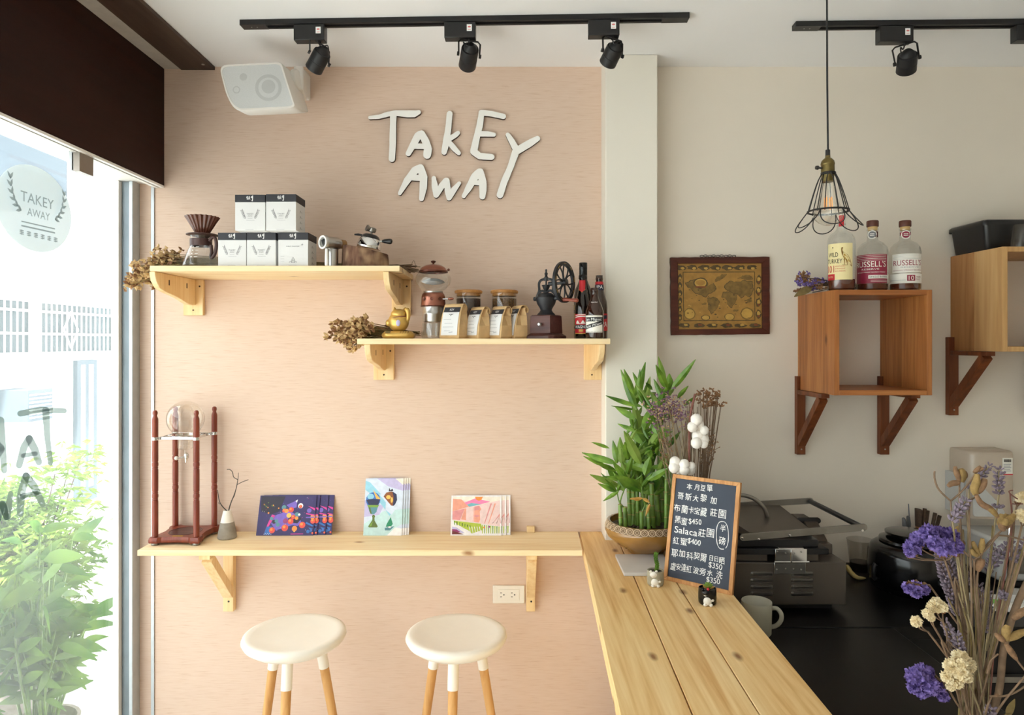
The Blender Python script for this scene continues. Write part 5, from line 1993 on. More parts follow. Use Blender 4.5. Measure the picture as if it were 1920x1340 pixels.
mb.lathe([(0, 0), (0.003, 0.0), (0.003, 0.006), (0.0065, 0.008), (0.0075, 0.012), (0.005, 0.016), (0, 0.017)], (0.004, -0.0435, 0.052), 16, align((0, -1, 0)))
ob('drawer_knob', mb, 'steel', bx_)
mb = MB()
mb.lathe([(0.034, 0.0875), (0.032, 0.092), (0.025, 0.098), (0.021, 0.106), (0.024, 0.114), (0.033, 0.128), (0.0385, 0.146), (0.0395, 0.152), (0.037, 0.154), (0.034, 0.154), (0.030, 0.162), (0.020, 0.169), (0, 0.171)], seg=36)
ob('hopper', mb, 'black_iron', ml)
mb = MB()
for pts in ([(-0.043, 0, 0.150), (-0.036, 0, 0.166), (-0.030, 0, 0.180), (-0.031, 0, 0.205), (-0.022, 0, 0.218), (0, 0, 0.221), (0.022, 0, 0.218), (0.031, 0, 0.205), (0.030, 0, 0.180), (0.036, 0, 0.166), (0.043, 0, 0.150)],
            [(-0.034, 0, 0.168), (-0.018, 0, 0.178), (0, 0, 0.172), (0.018, 0, 0.178), (0.034, 0, 0.168)]):
    mb.tube(bez(pts, 30), 0.0048, 8)
for s_ in (-1, 1):
    mb.lathe([(0, -0.007), (0.008, -0.007), (0.008, 0.007), (0, 0.007)], (s_ * 0.045, 0, 0.149), 12, align((1, 0, 0)))
mb.tube([(0, 0, 0.168), (0, 0, 0.226)], 0.0035, 10)
mb.lathe([(0.005, 0.178), (0.010, 0.184), (0.015, 0.196), (0.017, 0.199), (0.005, 0.200)], seg=20)
mb.lathe([(0.009, 0.215), (0.010, 0.226), (0.006, 0.229), (0.0045, 0.236), (0.0068, 0.240), (0.0045, 0.245), (0.003, 0.250), (0.0042, 0.253), (0.003, 0.257), (0, 0.258)], seg=18)
mb.tube([(0.028, 0, 0.203), (0.084, 0, 0.203)], 0.0055, 12)
mb.tube([(0.012, 0, 0.203), (0.030, 0, 0.203)], 0.008, 12)
ob('frame', mb, 'black_iron', ml)
mb = MB()
WX, WZ, WR_ = 0.076, 0.206, 0.0755
vs = []
nw = 56
secs = [(-0.0055, WR_ - 0.0145), (-0.0055, WR_), (0.0055, WR_), (0.0055, WR_ - 0.0145)]
for k in range(nw):
    a = 2 * PI * k / nw
    for dx, r_ in secs:
        vs.append((WX + dx, r_ * math.cos(a), WZ + r_ * math.sin(a)))
mb.add(vs, [(k * 4 + q, k * 4 + (q + 1) % 4, ((k + 1) % nw) * 4 + (q + 1) % 4, ((k + 1) % nw) * 4 + q) for k in range(nw) for q in range(4)])
mb.lathe([(0, -0.010), (0.012, -0.010), (0.014, 0), (0.012, 0.012), (0, 0.014)], (WX, 0, WZ), 20, align((1, 0, 0)))
for k in range(12):
    a = 2 * PI * k / 12
    c, s_ = math.cos(a), math.sin(a)
    bow = 0.006 * (1 if k % 2 else -1)
    pts = [(WX, 0.010 * c, WZ + 0.010 * s_), (WX, 0.036 * c - bow * s_, WZ + 0.036 * s_ + bow * c), (WX, (WR_ - 0.012) * c, WZ + (WR_ - 0.012) * s_)]
    mb.tube(bez(pts, 6), 0.0030, 6)
wh = ob('wheel', mb, 'black_iron', ml, bevel=0.0008)
mb = MB()
for k in range(9):
    a = 2 * PI * k / 9 + 0.2
    pts = [(WX + 0.0058, (WR_ - 0.007) * math.cos(a + q), WZ + (WR_ - 0.007) * math.sin(a + q)) for q in (-0.12, 0, 0.12)]
    mb.tube(pts, 0.0009, 5)
ob('wheel_gilding', mb, 'label_gold', wh)
mb = MB()
hz = WZ - WR_ + 0.012
mb.tube([(0.046, -0.012, hz + 0.012), (0.055, -0.012, hz + 0.012), (0.070, -0.012, hz + 0.009), (0.092, -0.012, hz + 0.005), (0.104, -0.012, hz + 0.001), (0.108, -0.012, hz)], [0.008, 0.0085, 0.0055, 0.0065, 0.0075, 0.004], 14) if False else mb.tube([(WX + 0.004, -0.014, hz - 0.001), (WX + 0.012, -0.014, hz - 0.001), (WX + 0.034, -0.014, hz - 0.003), (WX + 0.062, -0.014, hz - 0.006), (WX + 0.067, -0.014, hz - 0.006)], [0.0075, 0.0070, 0.0055, 0.0075, 0.004], 14)
ob('crank_handle', mb, 'mahogany', ml)


# ---- bottles on the lower shelf
def bottle_body(t, prof, mat, seg=36):
    mb = MB(); mb.lathe(prof, seg=seg)
    return ob('glass', mb, mat, t, angle=60)


def wrap(mb, r, u0, u1, v0, v1, front=-PI / 2, t=0.0006):
    f = cylfn((0, 0, 0), r, front)
    gridpatch(mb, lambda u, v: f(u, v, t), u0, u1, v0, v1, 14)


GB = 'bottles at the column end of the lower shelf'
t = thing('wine_bottle', 'tallest dark bottle with black foil neck behind the beer bottles', 'bottle', (X(1093.5, 2.66), 2.66, zl_), group=GB)
H_ = 0.296
bottle_body(t, [(0, 0.001), (0.034, 0.001), (0.036, 0.005), (0.036, 0.17), (0.033, 0.19), (0.022, 0.212), (0.0155, 0.230), (0.0148, 0.25), (0.0148, 0.256)], 'dark_bottle_glass')
mb = MB(); mb.lathe([(0.0152, 0.228), (0.0160, 0.230), (0.0157, 0.268), (0.0160, 0.270), (0.0160, H_ - 0.002), (0.0150, H_), (0, H_)], seg=28)
ob('foil_cap', mb, 'black_gloss', t)
mb = MB(); wrap(mb, 0.036, -0.05, 0.03, 0.03, 0.13); mb.m = 1; wrap(mb, 0.036, -0.05, 0.03, 0.10, 0.112, t=0.001); wrap(mb, 0.036, -0.05, 0.03, 0.04, 0.048, t=0.001)
ob('label', mb, ['label_gold', 'dark_print'], t)

t = thing('beer_bottle', 'brown beer bottle with red label and red neck label beside the wheel mill', 'bottle', (X(1092.5, 2.562), 2.562, zl_), rad(-14), GB)
bottle_body(t, [(0, 0.001), (0.0285, 0.001), (0.030, 0.005), (0.030, 0.115), (0.028, 0.135), (0.019, 0.175), (0.0138, 0.200), (0.0130, 0.222), (0.0146, 0.224), (0.0146, 0.227)], 'dark_bottle_glass')
mb = MB(); mb.lathe([(0.0150, 0.224), (0.0155, 0.226), (0.0150, 0.2365), (0.013, 0.239), (0, 0.2395)], seg=28)
ob('crown_cap', mb, 'black_gloss', t)
mb = MB(); wrap(mb, 0.030, -0.030, 0.034, 0.018, 0.092)
f = cylfn((0, 0, 0), 0.030)
mb.m = 1
bandpatch(mb, lambda u, v: f(u, v, 0.0010), -0.029, 0.033, lambda u: 0.081 - 6 * u * u, lambda u: 0.0845 - 6 * u * u)
bandpatch(mb, lambda u, v: f(u, v, 0.0010), -0.029, 0.033, lambda u: 0.088 - 6 * u * u, lambda u: 0.0905 - 6 * u * u)
bandpatch(mb, lambda u, v: f(u, v, 0.0010), -0.022, 0.02, lambda u: 0.055, lambda u: 0.062 + 0.006 * math.sin(u * 300))
mb.m = 2
wrap(mb, 0.030, -0.030, 0.034, 0.036, 0.052, t=0.0011)
mb.m = 3
wrap(mb, 0.030, -0.010, 0.006, 0.026, 0.034, t=0.0011)
wrap(mb, 0.030, -0.030, 0.034, 0.0175, 0.021, t=0.0011)
lb = ob('label', mb, ['label_red', 'label_white', 'dark_print', 'label_gold'], t)
mb = MB(); mb.text('WAGNER', lambda u, v: f(u, v, 0.0017), -0.026, 0.0385, 0.0105, 0.050)
ob('label_lettering', mb, 'white_print', lb)
mb = MB()
fn_ = lambda u, v, t_=0: cylfn((0, 0, 0), 0.0150 + max(0, (0.200 - v)) * 0.16)(u, v, 0.0008)
mb.add([fn_(-0.012 + 0.003 * k, z) for k in range(9) for z in (0.183 - 0.010 * (1 - abs(k - 4) / 4), 0.2, 0.218)], [(k * 3 + q, (k + 1) * 3 + q, (k + 1) * 3 + q + 1, k * 3 + q + 1) for k in range(8) for q in (0, 1)])
mb.m = 1
mb.stroke([(-0.012, 0.183, 0.001), (0, 0.173, 0.001), (0.012, 0.183, 0.001)], lambda u, v, t_: fn_(u, v), 0, None)
ob('neck_label', mb, ['label_red', 'label_yellow'], t)

t = thing('beer_bottle', 'short brown beer bottle with white label and black diagonal band', 'bottle', (X(1114.8, 2.495), 2.495, zl_), rad(-13), GB)
bottle_body(t, [(0, 0.001), (0.0315, 0.001), (0.0335, 0.006), (0.0335, 0.085), (0.0325, 0.100), (0.026, 0.122), (0.0175, 0.140), (0.0135, 0.158), (0.0125, 0.170), (0.0138, 0.172), (0.0142, 0.178), (0.0128, 0.180), (0.0132, 0.185), (0.010, 0.186), (0, 0.184)], 'brown_glass')
f = cylfn((0, 0, 0), 0.0335)
mb = MB(); wrap(mb, 0.0335, -0.036, 0.036, 0.022, 0.084)
mb.m = 1
for v in (0.025, 0.0805):
    for k in range(14):
        mb.flat([(-0.034 + 0.005 * k, v), (-0.0315 + 0.005 * k, v), (-0.0315 + 0.005 * k, v + 0.0012), (-0.034 + 0.005 * k, v + 0.0012)], lambda u, w: f(u, w, 0.0010))
bandpatch(mb, lambda u, v: f(u, v, 0.0010), -0.036, 0.036, lambda u: 0.032 + (u + 0.036) * 0.277, lambda u: 0.046 + (u + 0.036) * 0.277)
bandpatch(mb, lambda u, v: f(u, v, 0.0010), -0.036, 0.036, lambda u: 0.0620, lambda u: 0.0775)
lb = ob('label', mb, ['label_white', 'dark_print'], t)
mb = MB(); mb.text('San Miguel.', lambda u, v: f(u, v, 0.0017), -0.034, 0.065, 0.0095, 0.066)
mb.text('Pale Pilsen', lambda u, v: f(u, v + (u + 0.036) * 0.277, 0.0017), -0.033, 0.0345, 0.0085, 0.062, slant=0.2)
fn_ = lambda u, v, t_=0: cylfn((0, 0, 0), 0.0225 + (0.132 - v) * 0.3)(u, v, 0.002)
mb.text('Imported', lambda u, v: fn_(u, v), -0.010, 0.130, 0.0045, 0.022)
ob('label_lettering', mb, 'white_print', lb)

t = thing('beer_bottle', 'brown beer bottle with red and navy neck label nearest the column', 'bottle', (X(1123.8, 2.605), 2.605, zl_), rad(-6), GB)
bottle_body(t, [(0, 0.001), (0.0295, 0.001), (0.031, 0.005), (0.031, 0.120), (0.029, 0.140), (0.020, 0.172), (0.0145, 0.198), (0.0130, 0.222), (0.0142, 0.224), (0.0146, 0.232), (0.0132, 0.234), (0.0138, 0.241), (0, 0.242)], 'brown_glass')
f = cylfn((0, 0, 0), 0.031)
mb = MB(); wrap(mb, 0.031, -0.04, 0.04, 0.03, 0.095)
mb.m = 1
bandpatch(mb, lambda u, v: f(u, v, 0.0011), 0.004, 0.032, lambda u: 0.072 + u * .12, lambda u: 0.086 + u * .12)
lb = ob('label', mb, ['label_red', 'label_navy'], t)
mb = MB(); mb.text('IPA', lambda u, v: f(u, v, 0.0013), 0.004, 0.045, 0.020, 0.028)
fn_ = lambda u, v, t_=0: cylfn((0, 0, 0), 0.0138 + max(0, 0.215 - v) * 0.11)(u, v, t_ + 0.0012)
mb.text('IPA', lambda u, v: fn_(u, v, 0.0007), -0.010, 0.190, 0.0130, 0.022)
ob('label_lettering', mb, 'white_print', lb)
mb = MB()
for m_, z0, z1 in ((0, 0.206, 0.217), (1, 0.184, 0.206)):
    mb.m = m_
    mb.add([fn_(-0.024 + 0.004 * k, z) for k in range(13) for z in (z0, z1)], [(2 * k, 2 * k + 2, 2 * k + 3, 2 * k + 1) for k in range(12)])
ob('neck_label', mb, ['label_red', 'label_navy'], t)

# ================================================================== THINGS ON THE BAR SHELF
# ---- wooden cold drip tower
tx, ty = -1.287, 2.692
cd_ = thing('cold_drip_tower', 'wooden cold drip coffee tower with glass globe at the window end of the bar shelf', 'coffee tower', (tx, ty, ZB))
HS = 0.079
mb = MB()
q = 0.098
side = [(-q, -q + 0.004), (-q + 0.004, -q), (-q + 0.034, -q), (-q + 0.046, -q + 0.010), (0, -q + 0.016), (q - 0.046, -q + 0.010), (q - 0.034, -q), (q - 0.004, -q)]
poly = []
for k in range(4):
    c, s_ = [(1, 0), (0, 1), (-1, 0), (0, -1)][k]
    poly += [(u * c - v * s_, u * s_ + v * c) for u, v in side]
lv_ = [(0.985, 0.010), (1.0, 0.013), (1.0, 0.024), (0.97, 0.031)]
n = len(poly)
mb.add([(u * q_, v * q_, z) for q_, z in lv_ for u, v in poly], [(i * n + k, i * n + (k + 1) % n, (i + 1) * n + (k + 1) % n, (i + 1) * n + k) for i in range(3) for k in range(n)] + [tuple(range(n - 1, -1, -1)), tuple(3 * n + k for k in range(n))])
ob('base', mb, 'mahogany', cd_, angle=30)
mb = MB()
mb.lathe([(0.057, 0.0312), (0.060, 0.0325), (0.062, 0.0312)], seg=40)
mb.lathe([(0, 0.0313), (0.056, 0.0313)], seg=40)
mb.m = 1
mb.box(-0.018, 0.022, -0.074, -0.064, 0.0312, 0.0318)
ob('ring_groove', mb, ['dark_mahogany', 'label_gold'], cd_)
for sx, sy in ((-1, -1), (1, -1), (-1, 1), (1, 1)):
    mb = MB()
    p = [(0, 0.031), (0.0112, 0.031), (0.0112, 0.168), (0.0095, 0.171), (0.0112, 0.174), (0.0095, 0.178), (0.0112, 0.181), (0.0118, 0.187), (0.0112, 0.194), (0.0095, 0.197), (0.0112, 0.200), (0.0095, 0.204), (0.0112, 0.207)]
    p += [(0.0112, 0.288), (0.0095, 0.291), (0.0112, 0.294), (0.0095, 0.298), (0.0112, 0.301), (0.0118, 0.307), (0.0112, 0.314), (0.0095, 0.317), (0.0112, 0.320)]
    p += [(0.0112, 0.478), (0.0105, 0.484), (0.0072, 0.492), (0.0068, 0.496), (0.0088, 0.500), (0.0094, 0.505), (0.0080, 0.511), (0.004, 0.5145), (0, 0.515)]
    mb.lathe(p, (sx * HS, sy * HS, 0), 20)
    ob('post', mb, 'mahogany', cd_, angle=50)
    mb = MB()
    mb.lathe([(0, 0.0005), (0.014, 0.0005), (0.015, 0.004), (0.013, 0.0102), (0, 0.0102)], (sx * HS, sy * HS, 0), 20)
    ob('foot', mb, 'brushed_steel', cd_)
mb = MB()
zr_ = 0.4065
for sx, sy in ((-1, -1), (1, -1), (-1, 1), (1, 1)):
    mb.lathe([(0.0113, zr_ - 0.006), (0.0128, zr_ - 0.006), (0.0128, zr_ + 0.006), (0.0113, zr_ + 0.006)], (sx * HS, sy * HS, 0), 20)
    a = Vector((sx * (HS - 0.010), sy * (HS - 0.010), zr_)); b = Vector((sx * 0.040, sy * 0.040, zr_))
    d = (b - a).normalized()
    M = Matrix((d, Vector((-d.y, d.x, 0)), Vector((0, 0, 1)))).transposed()
    mb.obox((a + b) / 2, ((b - a).length, 0.006, 0.010), M)
mb.lathe([(0.046, zr_ - 0.005), (0.056, zr_ - 0.005), (0.056, zr_ + 0.005), (0.046, zr_ + 0.005)], seg=40)
for k in range(4):
    c, s_ = [(1, 0), (0, 1), (-1, 0), (0, -1)][k]
    mb.obox((0.0675 * c, 0.0675 * s_, zr_), (0.003 if c else HS * 2 - 0.02, 0.003 if s_ else HS * 2 - 0.02, 0.010), Matrix.Identity(3))
ob('holder_ring', mb, 'chrome', cd_, bevel=0.0008)
gb = MB()
gz = 0.474
pr = [(0.0355, 0.412), (0.040, 0.418)]
for k in range(1, 18):
    a = -PI / 2 + PI * (0.19 + 0.81 * k / 17)
    pr.append((max(0, 0.0705 * math.cos(a)), gz + 0.0705 * math.sin(a)))
gb.lathe(pr, seg=40)
ob('glass_globe', gb, 'bulb_glass', cd_, angle=80)
mb = MB()
mb.lathe([(0.0355, 0.412), (0.0325, 0.402), (0.0285, 0.398), (0.0285, 0.362), (0.024, 0.354), (0.008, 0.351), (0.006, 0.345), (0.006, 0.318), (0.003, 0.305)], seg=32)
fn2 = ob('glass_funnel', mb, 'bulb_glass', cd_, angle=60)
mb = MB()
mb.ball((0.006, -0.006, 0.328), 0.010, 0.010, 0.013, 14, 10)
mb.tube([(0.006, -0.010, 0.326), (-0.018, -0.022, 0.323)], 0.0028, 10)
mb.tube([(0.006, -0.008, 0.318), (0.006, -0.008, 0.303)], [0.005, 0.003], 10)
vl = ob('drip_valve', mb, 'chrome', cd_)
mb = MB()
mb.ball((-0.024, -0.025, 0.3225), 0.0078, 0.0078, 0.0078, 14, 10)
ob('valve_knob', mb, 'ceramic_white', vl)

# ---- concrete cone vase with a bare twig
vd = 2.707
vs_ = thing('cone_vase', 'small cone vase dipped in grey concrete beside the drip tower', 'vase', (X(426, vd), vd, ZB))
mb = MB()
mb.lathe([(0, 0.0005), (0.034, 0.0005), (0.0365, 0.003), (0.0355, 0.012), (0.026, 0.062), (0.0255, 0.064)], seg=32, wave=lambda a, z: 1 + (0.02 * math.sin(2 * a) if z > 0.05 else 0))
ob('concrete_dip', mb, 'concrete', vs_)
mb = MB()
mb.lathe([(0.0253, 0.062), (0.0145, 0.108), (0.0135, 0.110), (0.0115, 0.109), (0.011, 0.09), (0, 0.085)], seg=32)
ob('vase_neck', mb, 'ceramic_white', vs_)
tg = thing('bare_twig', 'thin bare forked twig standing in the cone vase', 'twig', (X(426, vd), vd, ZB + 0.09))
mb = MB()
E = lambda px, py: P(px, py, vd)
mb.tube(bez([E(427, 965), E(432, 945), E(441, 922), E(446, 899), E(447, 886)], 16), [0.0026 - 0.0001 * k for k in range(17)], 7)
mb.tube(bez([E(426, 958), E(417, 949), E(411, 938), E(408, 918)], 12), [0.0022 - 0.00008 * k for k in range(13)], 7)
mb.tube(bez([E(445, 908), E(455, 903), E(465.5, 899)], 8), 0.0015, 6)
mb.tube(bez([E(446, 899), E(438, 894), E(436, 885), E(431, 880), E(425.5, 880)], 12), 0.0014, 6)
mb.tube(bez([E(434, 938), E(439, 930), E(442, 919)], 6), 0.0013, 6)
mb.tube(bez([E(412, 945), E(409, 942)], 3), 0.001, 5)
ob('twig', mb, 'twig_grey', tg, off=tg.location)


# ---- art cards leaning on the wall
def card(kind, label, px0, px1, row_top, k, grp, art, mats, turn=0.0):
    """k counts back from the front card; each card leans at the same slope just behind the one before"""
    d0 = 2.737 + 0.0042 * k
    x0, x1 = X(px0, d0), X(px1, d0)
    w = x1 - x0
    yt = 2.787
    lean = yt - 2.737
    h = (Z(row_top, yt) - ZB)
    L_ = math.hypot(h, lean)
    c, s_ = h / L_, lean / L_

    def fn(u, v, t=0.0):            # u 0..1, v 0..1 from the foot
        return Vector(((u - 0.5) * w, v * L_ * s_ - t * c, v * L_ * c + t * s_ + 0.0006))
    t = thing(kind, label, 'card', ((x0 + x1) / 2, d0, ZB), turn, grp)
    mb = MB()
    mb.prism([(0, 0), (1, 0), (1, 1), (0, 1)], fn, 0.0004, -0.0006)
    ob('sheet', mb, mats[0], t)
    mb = MB()
    lay = [0.0006]

    def put(mi, poly):
        mb.m = mi
        lay[0] += 0.000012
        mb.flat(poly, lambda u, v: fn(u, v, lay[0]))
    art(put)
    ob('picture', mb, mats, t)


A1 = ['art_navy', 'art_dark', 'art_magenta', 'art_violet', 'art_coral', 'art_orange', 'art_amber', 'art_teal', 'art_blue', 'art_plum', 'art_whitish', 'art_moss']


def art1(put):
    cc = lambda x, y, r: circle(16, r, x, y, r * 1.45)
    put(1, [(0.02, 0.98), (0.45, 0.98), (0.36, 0.6), (0.22, 0.52), (0.04, 0.6)])
    put(2, [(0.13, 0.02), (0.3, 0.5), (0.24, 0.52), (0.18, 0.28)]); put(8, [(0.13, 0.02), (0.24, 0.02), (0.28, 0.22), (0.17, 0.22)])
    put(3, [(0.3, 0.5), (0.52, 0.62), (0.7, 0.5), (0.78, 0.3), (0.6, 0.14), (0.34, 0.12), (0.24, 0.3)])
    put(1, [(0.55, 0.5), (0.78, 0.44), (0.7, 0.3), (0.52, 0.34)])
    put(0, [(0.36, 0.14), (0.62, 0.26), (0.75, 0.22), (0.72, 0.06), (0.4, 0.04)])
    put(3, [(0.48, 0.76), (0.66, 0.88), (0.66, 0.7), (0.56, 0.66)]); put(10, [(0.63, 0.86), (0.67, 0.9), (0.66, 0.82)])
    for x, y, r, m in ((0.24, 0.42, .03, 7), (0.29, 0.34, .035, 1), (0.33, 0.36, .032, 7), (0.36, 0.27, .036, 7), (0.73, 0.74, .045, 10), (0.73, 0.72, .03, 4), (0.44, 0.7, .04, 7), (0.68, 0.52, .04, 7), (0.72, 0.52, .02, 10),
                       (0.45, 0.62, .035, 4), (0.49, 0.61, .036, 5), (0.57, 0.64, .046, 4), (0.54, 0.5, .042, 6), (0.62, 0.46, .038, 4), (0.68, 0.43, .03, 5), (0.58, 0.35, .05, 4), (0.49, 0.36, .045, 9), (0.27, 0.13, .052, 4), (0.49, 0.19, .058, 4), (0.66, 0.17, .046, 5), (0.66, 0.1, .012, 6), (0.79, 0.26, .055, 4),
                       (0.97, 0.36, .045, 4), (0.96, 0.46, .04, 5), (0.95, 0.12, .02, 8), (0.98, 0.06, .018, 4), (0.9, 0.1, .03, 8)):
        put(m, cc(x, y, r)); 
        if m == 4: put(5, cc(x - r * .25, y + r * .4, r * .45))
    put(2, [(0.86, 0.74), (0.99, 0.68), (0.99, 0.62), (0.9, 0.7)]); put(2, [(0.84, 0.56), (0.99, 0.52), (0.99, 0.49), (0.84, 0.53)]); put(3, [(0.84, 0.46), (0.99, 0.47), (0.99, 0.44), (0.84, 0.43)])
    put(3, cc(0.89, 0.62, .04)); put(8, [(0.84, 0.3), (0.97, 0.22), (0.99, 0.24), (0.86, 0.34)]); put(8, [(0.9, 0.2), (0.98, 0.17), (0.95, 0.12)])
    put(2, [(0.6, 0.045), (0.82, 0.05), (0.82, 0.035), (0.6, 0.03)])
    r2 = random.Random(3)
    for k in range(10):
        put(11 if k % 2 else 5, cc(r2.uniform(.08, .4), r2.uniform(.55, .82), r2.uniform(.006, .016)))
    for k in range(22):
        put(r2.choice((10, 3, 2)), cc(r2.uniform(.03, .97), r2.uniform(.05, .95), 0.004))
    for k in range(7):
        put(10, cc(0.14 + k * .02, 0.03 + 0.02 * (k % 2), 0.006))


A2 = ['art_pale', 'art_sky', 'art_ink', 'art_blue', 'art_teal', 'art_amber', 'art_lilac', 'art_rust', 'art_emerald', 'art_moss', 'art_mint', 'art_whitish', 'art_leaf', 'art_dark', 'art_cream']


def art2(put):
    e = lambda x, y, rx, ry: circle(20, rx, x, y, ry)
    put(10, [(0, 0.0), (0.6, 0.0), (0.8, 0.12), (1, 0.2), (1, 0.46), (0.5, 0.42), (0, 0.2)]); put(6, [(0.3, 1), (1, 1), (1, 0.78), (0.6, 0.86)]); put(6, [(0, 0.62), (0.5, 0.52), (0.4, 0.36), (0, 0.32)])
    put(14, [(0.78, 1), (1, 1), (1, 0.88)]); put(1, [(0, 0.96), (0.12, 0.93), (0.42, 0.72), (0.2, 0.7), (0, 0.8)])
    put(1, [(0.2, 0.84), (0.78, 0.42), (0.66, 0.34), (0.56, 0.44), (0.12, 0.8)]); put(0, [(0.56, 0.58), (0.8, 0.44), (0.72, 0.36), (0.55, 0.45)])
    put(3, e(0.22, 0.62, 0.19, 0.135)); put(1, e(0.15, 0.68, 0.09, 0.05)); put(2, [(0.04, 0.62), (0.2, 0.64), (0.40, 0.63), (0.36, 0.54), (0.24, 0.50), (0.1, 0.54)])
    put(5, [(0.2, 0.8), (0.42, 0.63), (0.30, 0.64)])
    put(12, [(0.07, 0.53), (0.38, 0.53), (0.35, 0.49), (0.10, 0.49)]); put(4, [(0.10, 0.49), (0.35, 0.49), (0.32, 0.41), (0.26, 0.37), (0.18, 0.37), (0.13, 0.42)]); put(9, [(0.11, 0.49), (0.15, 0.49), (0.2, 0.38), (0.16, 0.38)])
    put(9, e(0.25, 0.33, 0.04, 0.025)); put(9, [(0.22, 0.36), (0.27, 0.36), (0.28, 0.26), (0.37, 0.16), (0.35, 0.14), (0.14, 0.14), (0.12, 0.16), (0.22, 0.27)]); put(12, [(0.2, 0.22), (0.24, 0.24), (0.2, 0.16), (0.15, 0.16)])
    put(7, [(0.49, 0.68), (0.56, 0.75), (0.7, 0.77), (0.78, 0.73), (0.78, 0.52), (0.7, 0.52)]); put(2, [(0.72, 0.77), (0.83, 0.72), (0.85, 0.62), (0.8, 0.54), (0.74, 0.51), (0.76, 0.66)]); put(5, e(0.62, 0.67, 0.06, 0.035)); put(5, e(0.71, 0.62, 0.03, 0.05))
    put(13, [(0.62, 0.77), (0.63, 0.84), (0.66, 0.79), (0.72, 0.82), (0.74, 0.78)])
    put(8, [(0.70, 0.32), (0.76, 0.2), (0.72, 0.16), (0.58, 0.15), (0.6, 0.2)]); put(4, [(0.55, 0.13), (0.66, 0.15), (0.8, 0.16), (0.7, 0.09), (0.56, 0.09)]); put(11, e(0.68, 0.145, 0.04, 0.014)); put(11, [(0.62, 0), (1, 0), (1, 0.12), (0.82, 0.14)])
    put(2, e(0.905, 0.63, 0.012, 0.06)) if False else None


A3 = ['art_whitish', 'art_blush', 'art_salmon', 'art_rose', 'art_hotpink', 'art_aqua', 'art_orange', 'art_cream', 'art_lime', 'art_leaf', 'art_plum', 'art_brick', 'art_lilac', 'art_moss']


def art3(put):
    put(1, [(0.03, 0.03), (0.97, 0.03), (0.97, 0.97), (0.03, 0.97)])
    put(7, [(0.03, 0.97), (0.97, 0.97), (0.97, 0.88), (0.5, 0.75), (0.2, 0.9), (0.03, 0.92)])
    put(2, [(0.03, 0.92), (0.20, 0.9), (0.36, 0.72), (0.03, 0.6)]); put(4, [(0.26, 0.82), (0.48, 0.93), (0.78, 0.84), (0.36, 0.71)]); put(5, [(0.31, 0.77), (0.40, 0.81), (0.60, 0.78), (0.36, 0.715)])
    put(6, [(0.47, 0.97), (0.63, 0.97), (0.6, 0.89), (0.55, 0.865), (0.49, 0.9)])
    put(3, [(0.03, 0.6), (0.27, 0.67), (0.18, 0.38), (0.03, 0.4)]); put(2, [(0.27, 0.67), (0.2, 0.4), (0.45, 0.34), (0.45, 0.71)]); put(1, [(0.3, 0.68), (0.44, 0.71), (0.44, 0.34), (0.3, 0.36)])
    put(2, [(0.46, 0.34), (0.46, 0.72), (0.56, 0.74), (0.6, 0.66), (0.57, 0.6), (0.58, 0.4), (0.56, 0.32)]); put(3, [(0.46, 0.72), (0.55, 0.74), (0.58, 0.65), (0.46, 0.62)]); put(3, circle(12, 0.055, 0.51, 0.485, 0.03))
    for k in range(5):
        x = 0.66 + 0.08 * k
        put(2 if k % 2 else 3, [(x, 0.3), (x + 0.015, 0.3), (x + 0.15, 0.8), (x + 0.12, 0.8)] if x + 0.15 < 0.96 else [(x, 0.3), (x + 0.01, 0.3), (0.965, 0.55), (0.965, 0.5)])
    put(0, [(0.03, 0.38), (0.5, 0.31), (0.97, 0.22), (0.97, 0.03), (0.03, 0.03)])
    put(8, [(0.05, 0.37), (0.5, 0.305), (0.6, 0.29), (0.64, 0.14), (0.42, 0.05), (0.36, 0.12), (0.28, 0.17), (0.12, 0.28)])
    for k in range(7):
        x = 0.06 + 0.052 * k
        put(13 if k % 2 else 9, [(x, 0.37 - 0.02 * k), (x + 0.025, 0.365 - 0.02 * k), (x + 0.02, 0.26 - 0.012 * k), (x + 0.005, 0.27 - 0.012 * k)])
    for k in range(9):
        x = 0.62 + 0.04 * k
        put(9 if k % 2 else 8, [(x, 0.27 - 0.006 * k), (x + 0.024, 0.268 - 0.006 * k), (x + 0.02, 0.05), (x + 0.004, 0.05)])
    for k in range(5):
        put(0, [(0.36 + 0.05 * k, 0.22), (0.375 + 0.05 * k, 0.22), (0.40 + 0.05 * k, 0.06), (0.39 + 0.05 * k, 0.06)])
    put(6, circle(10, 0.02, 0.66, 0.2, 0.025)); put(10, circle(10, 0.02, 0.76, 0.215, 0.025))
    put(12, [(0.03, 0.22), (0.12, 0.2), (0.28, 0.06), (0.03, 0.1)]); put(10, [(0.03, 0.16), (0.12, 0.15), (0.2, 0.08), (0.03, 0.06)]); put(11, [(0.03, 0.12), (0.14, 0.08), (0.26, 0.03), (0.03, 0.03)])


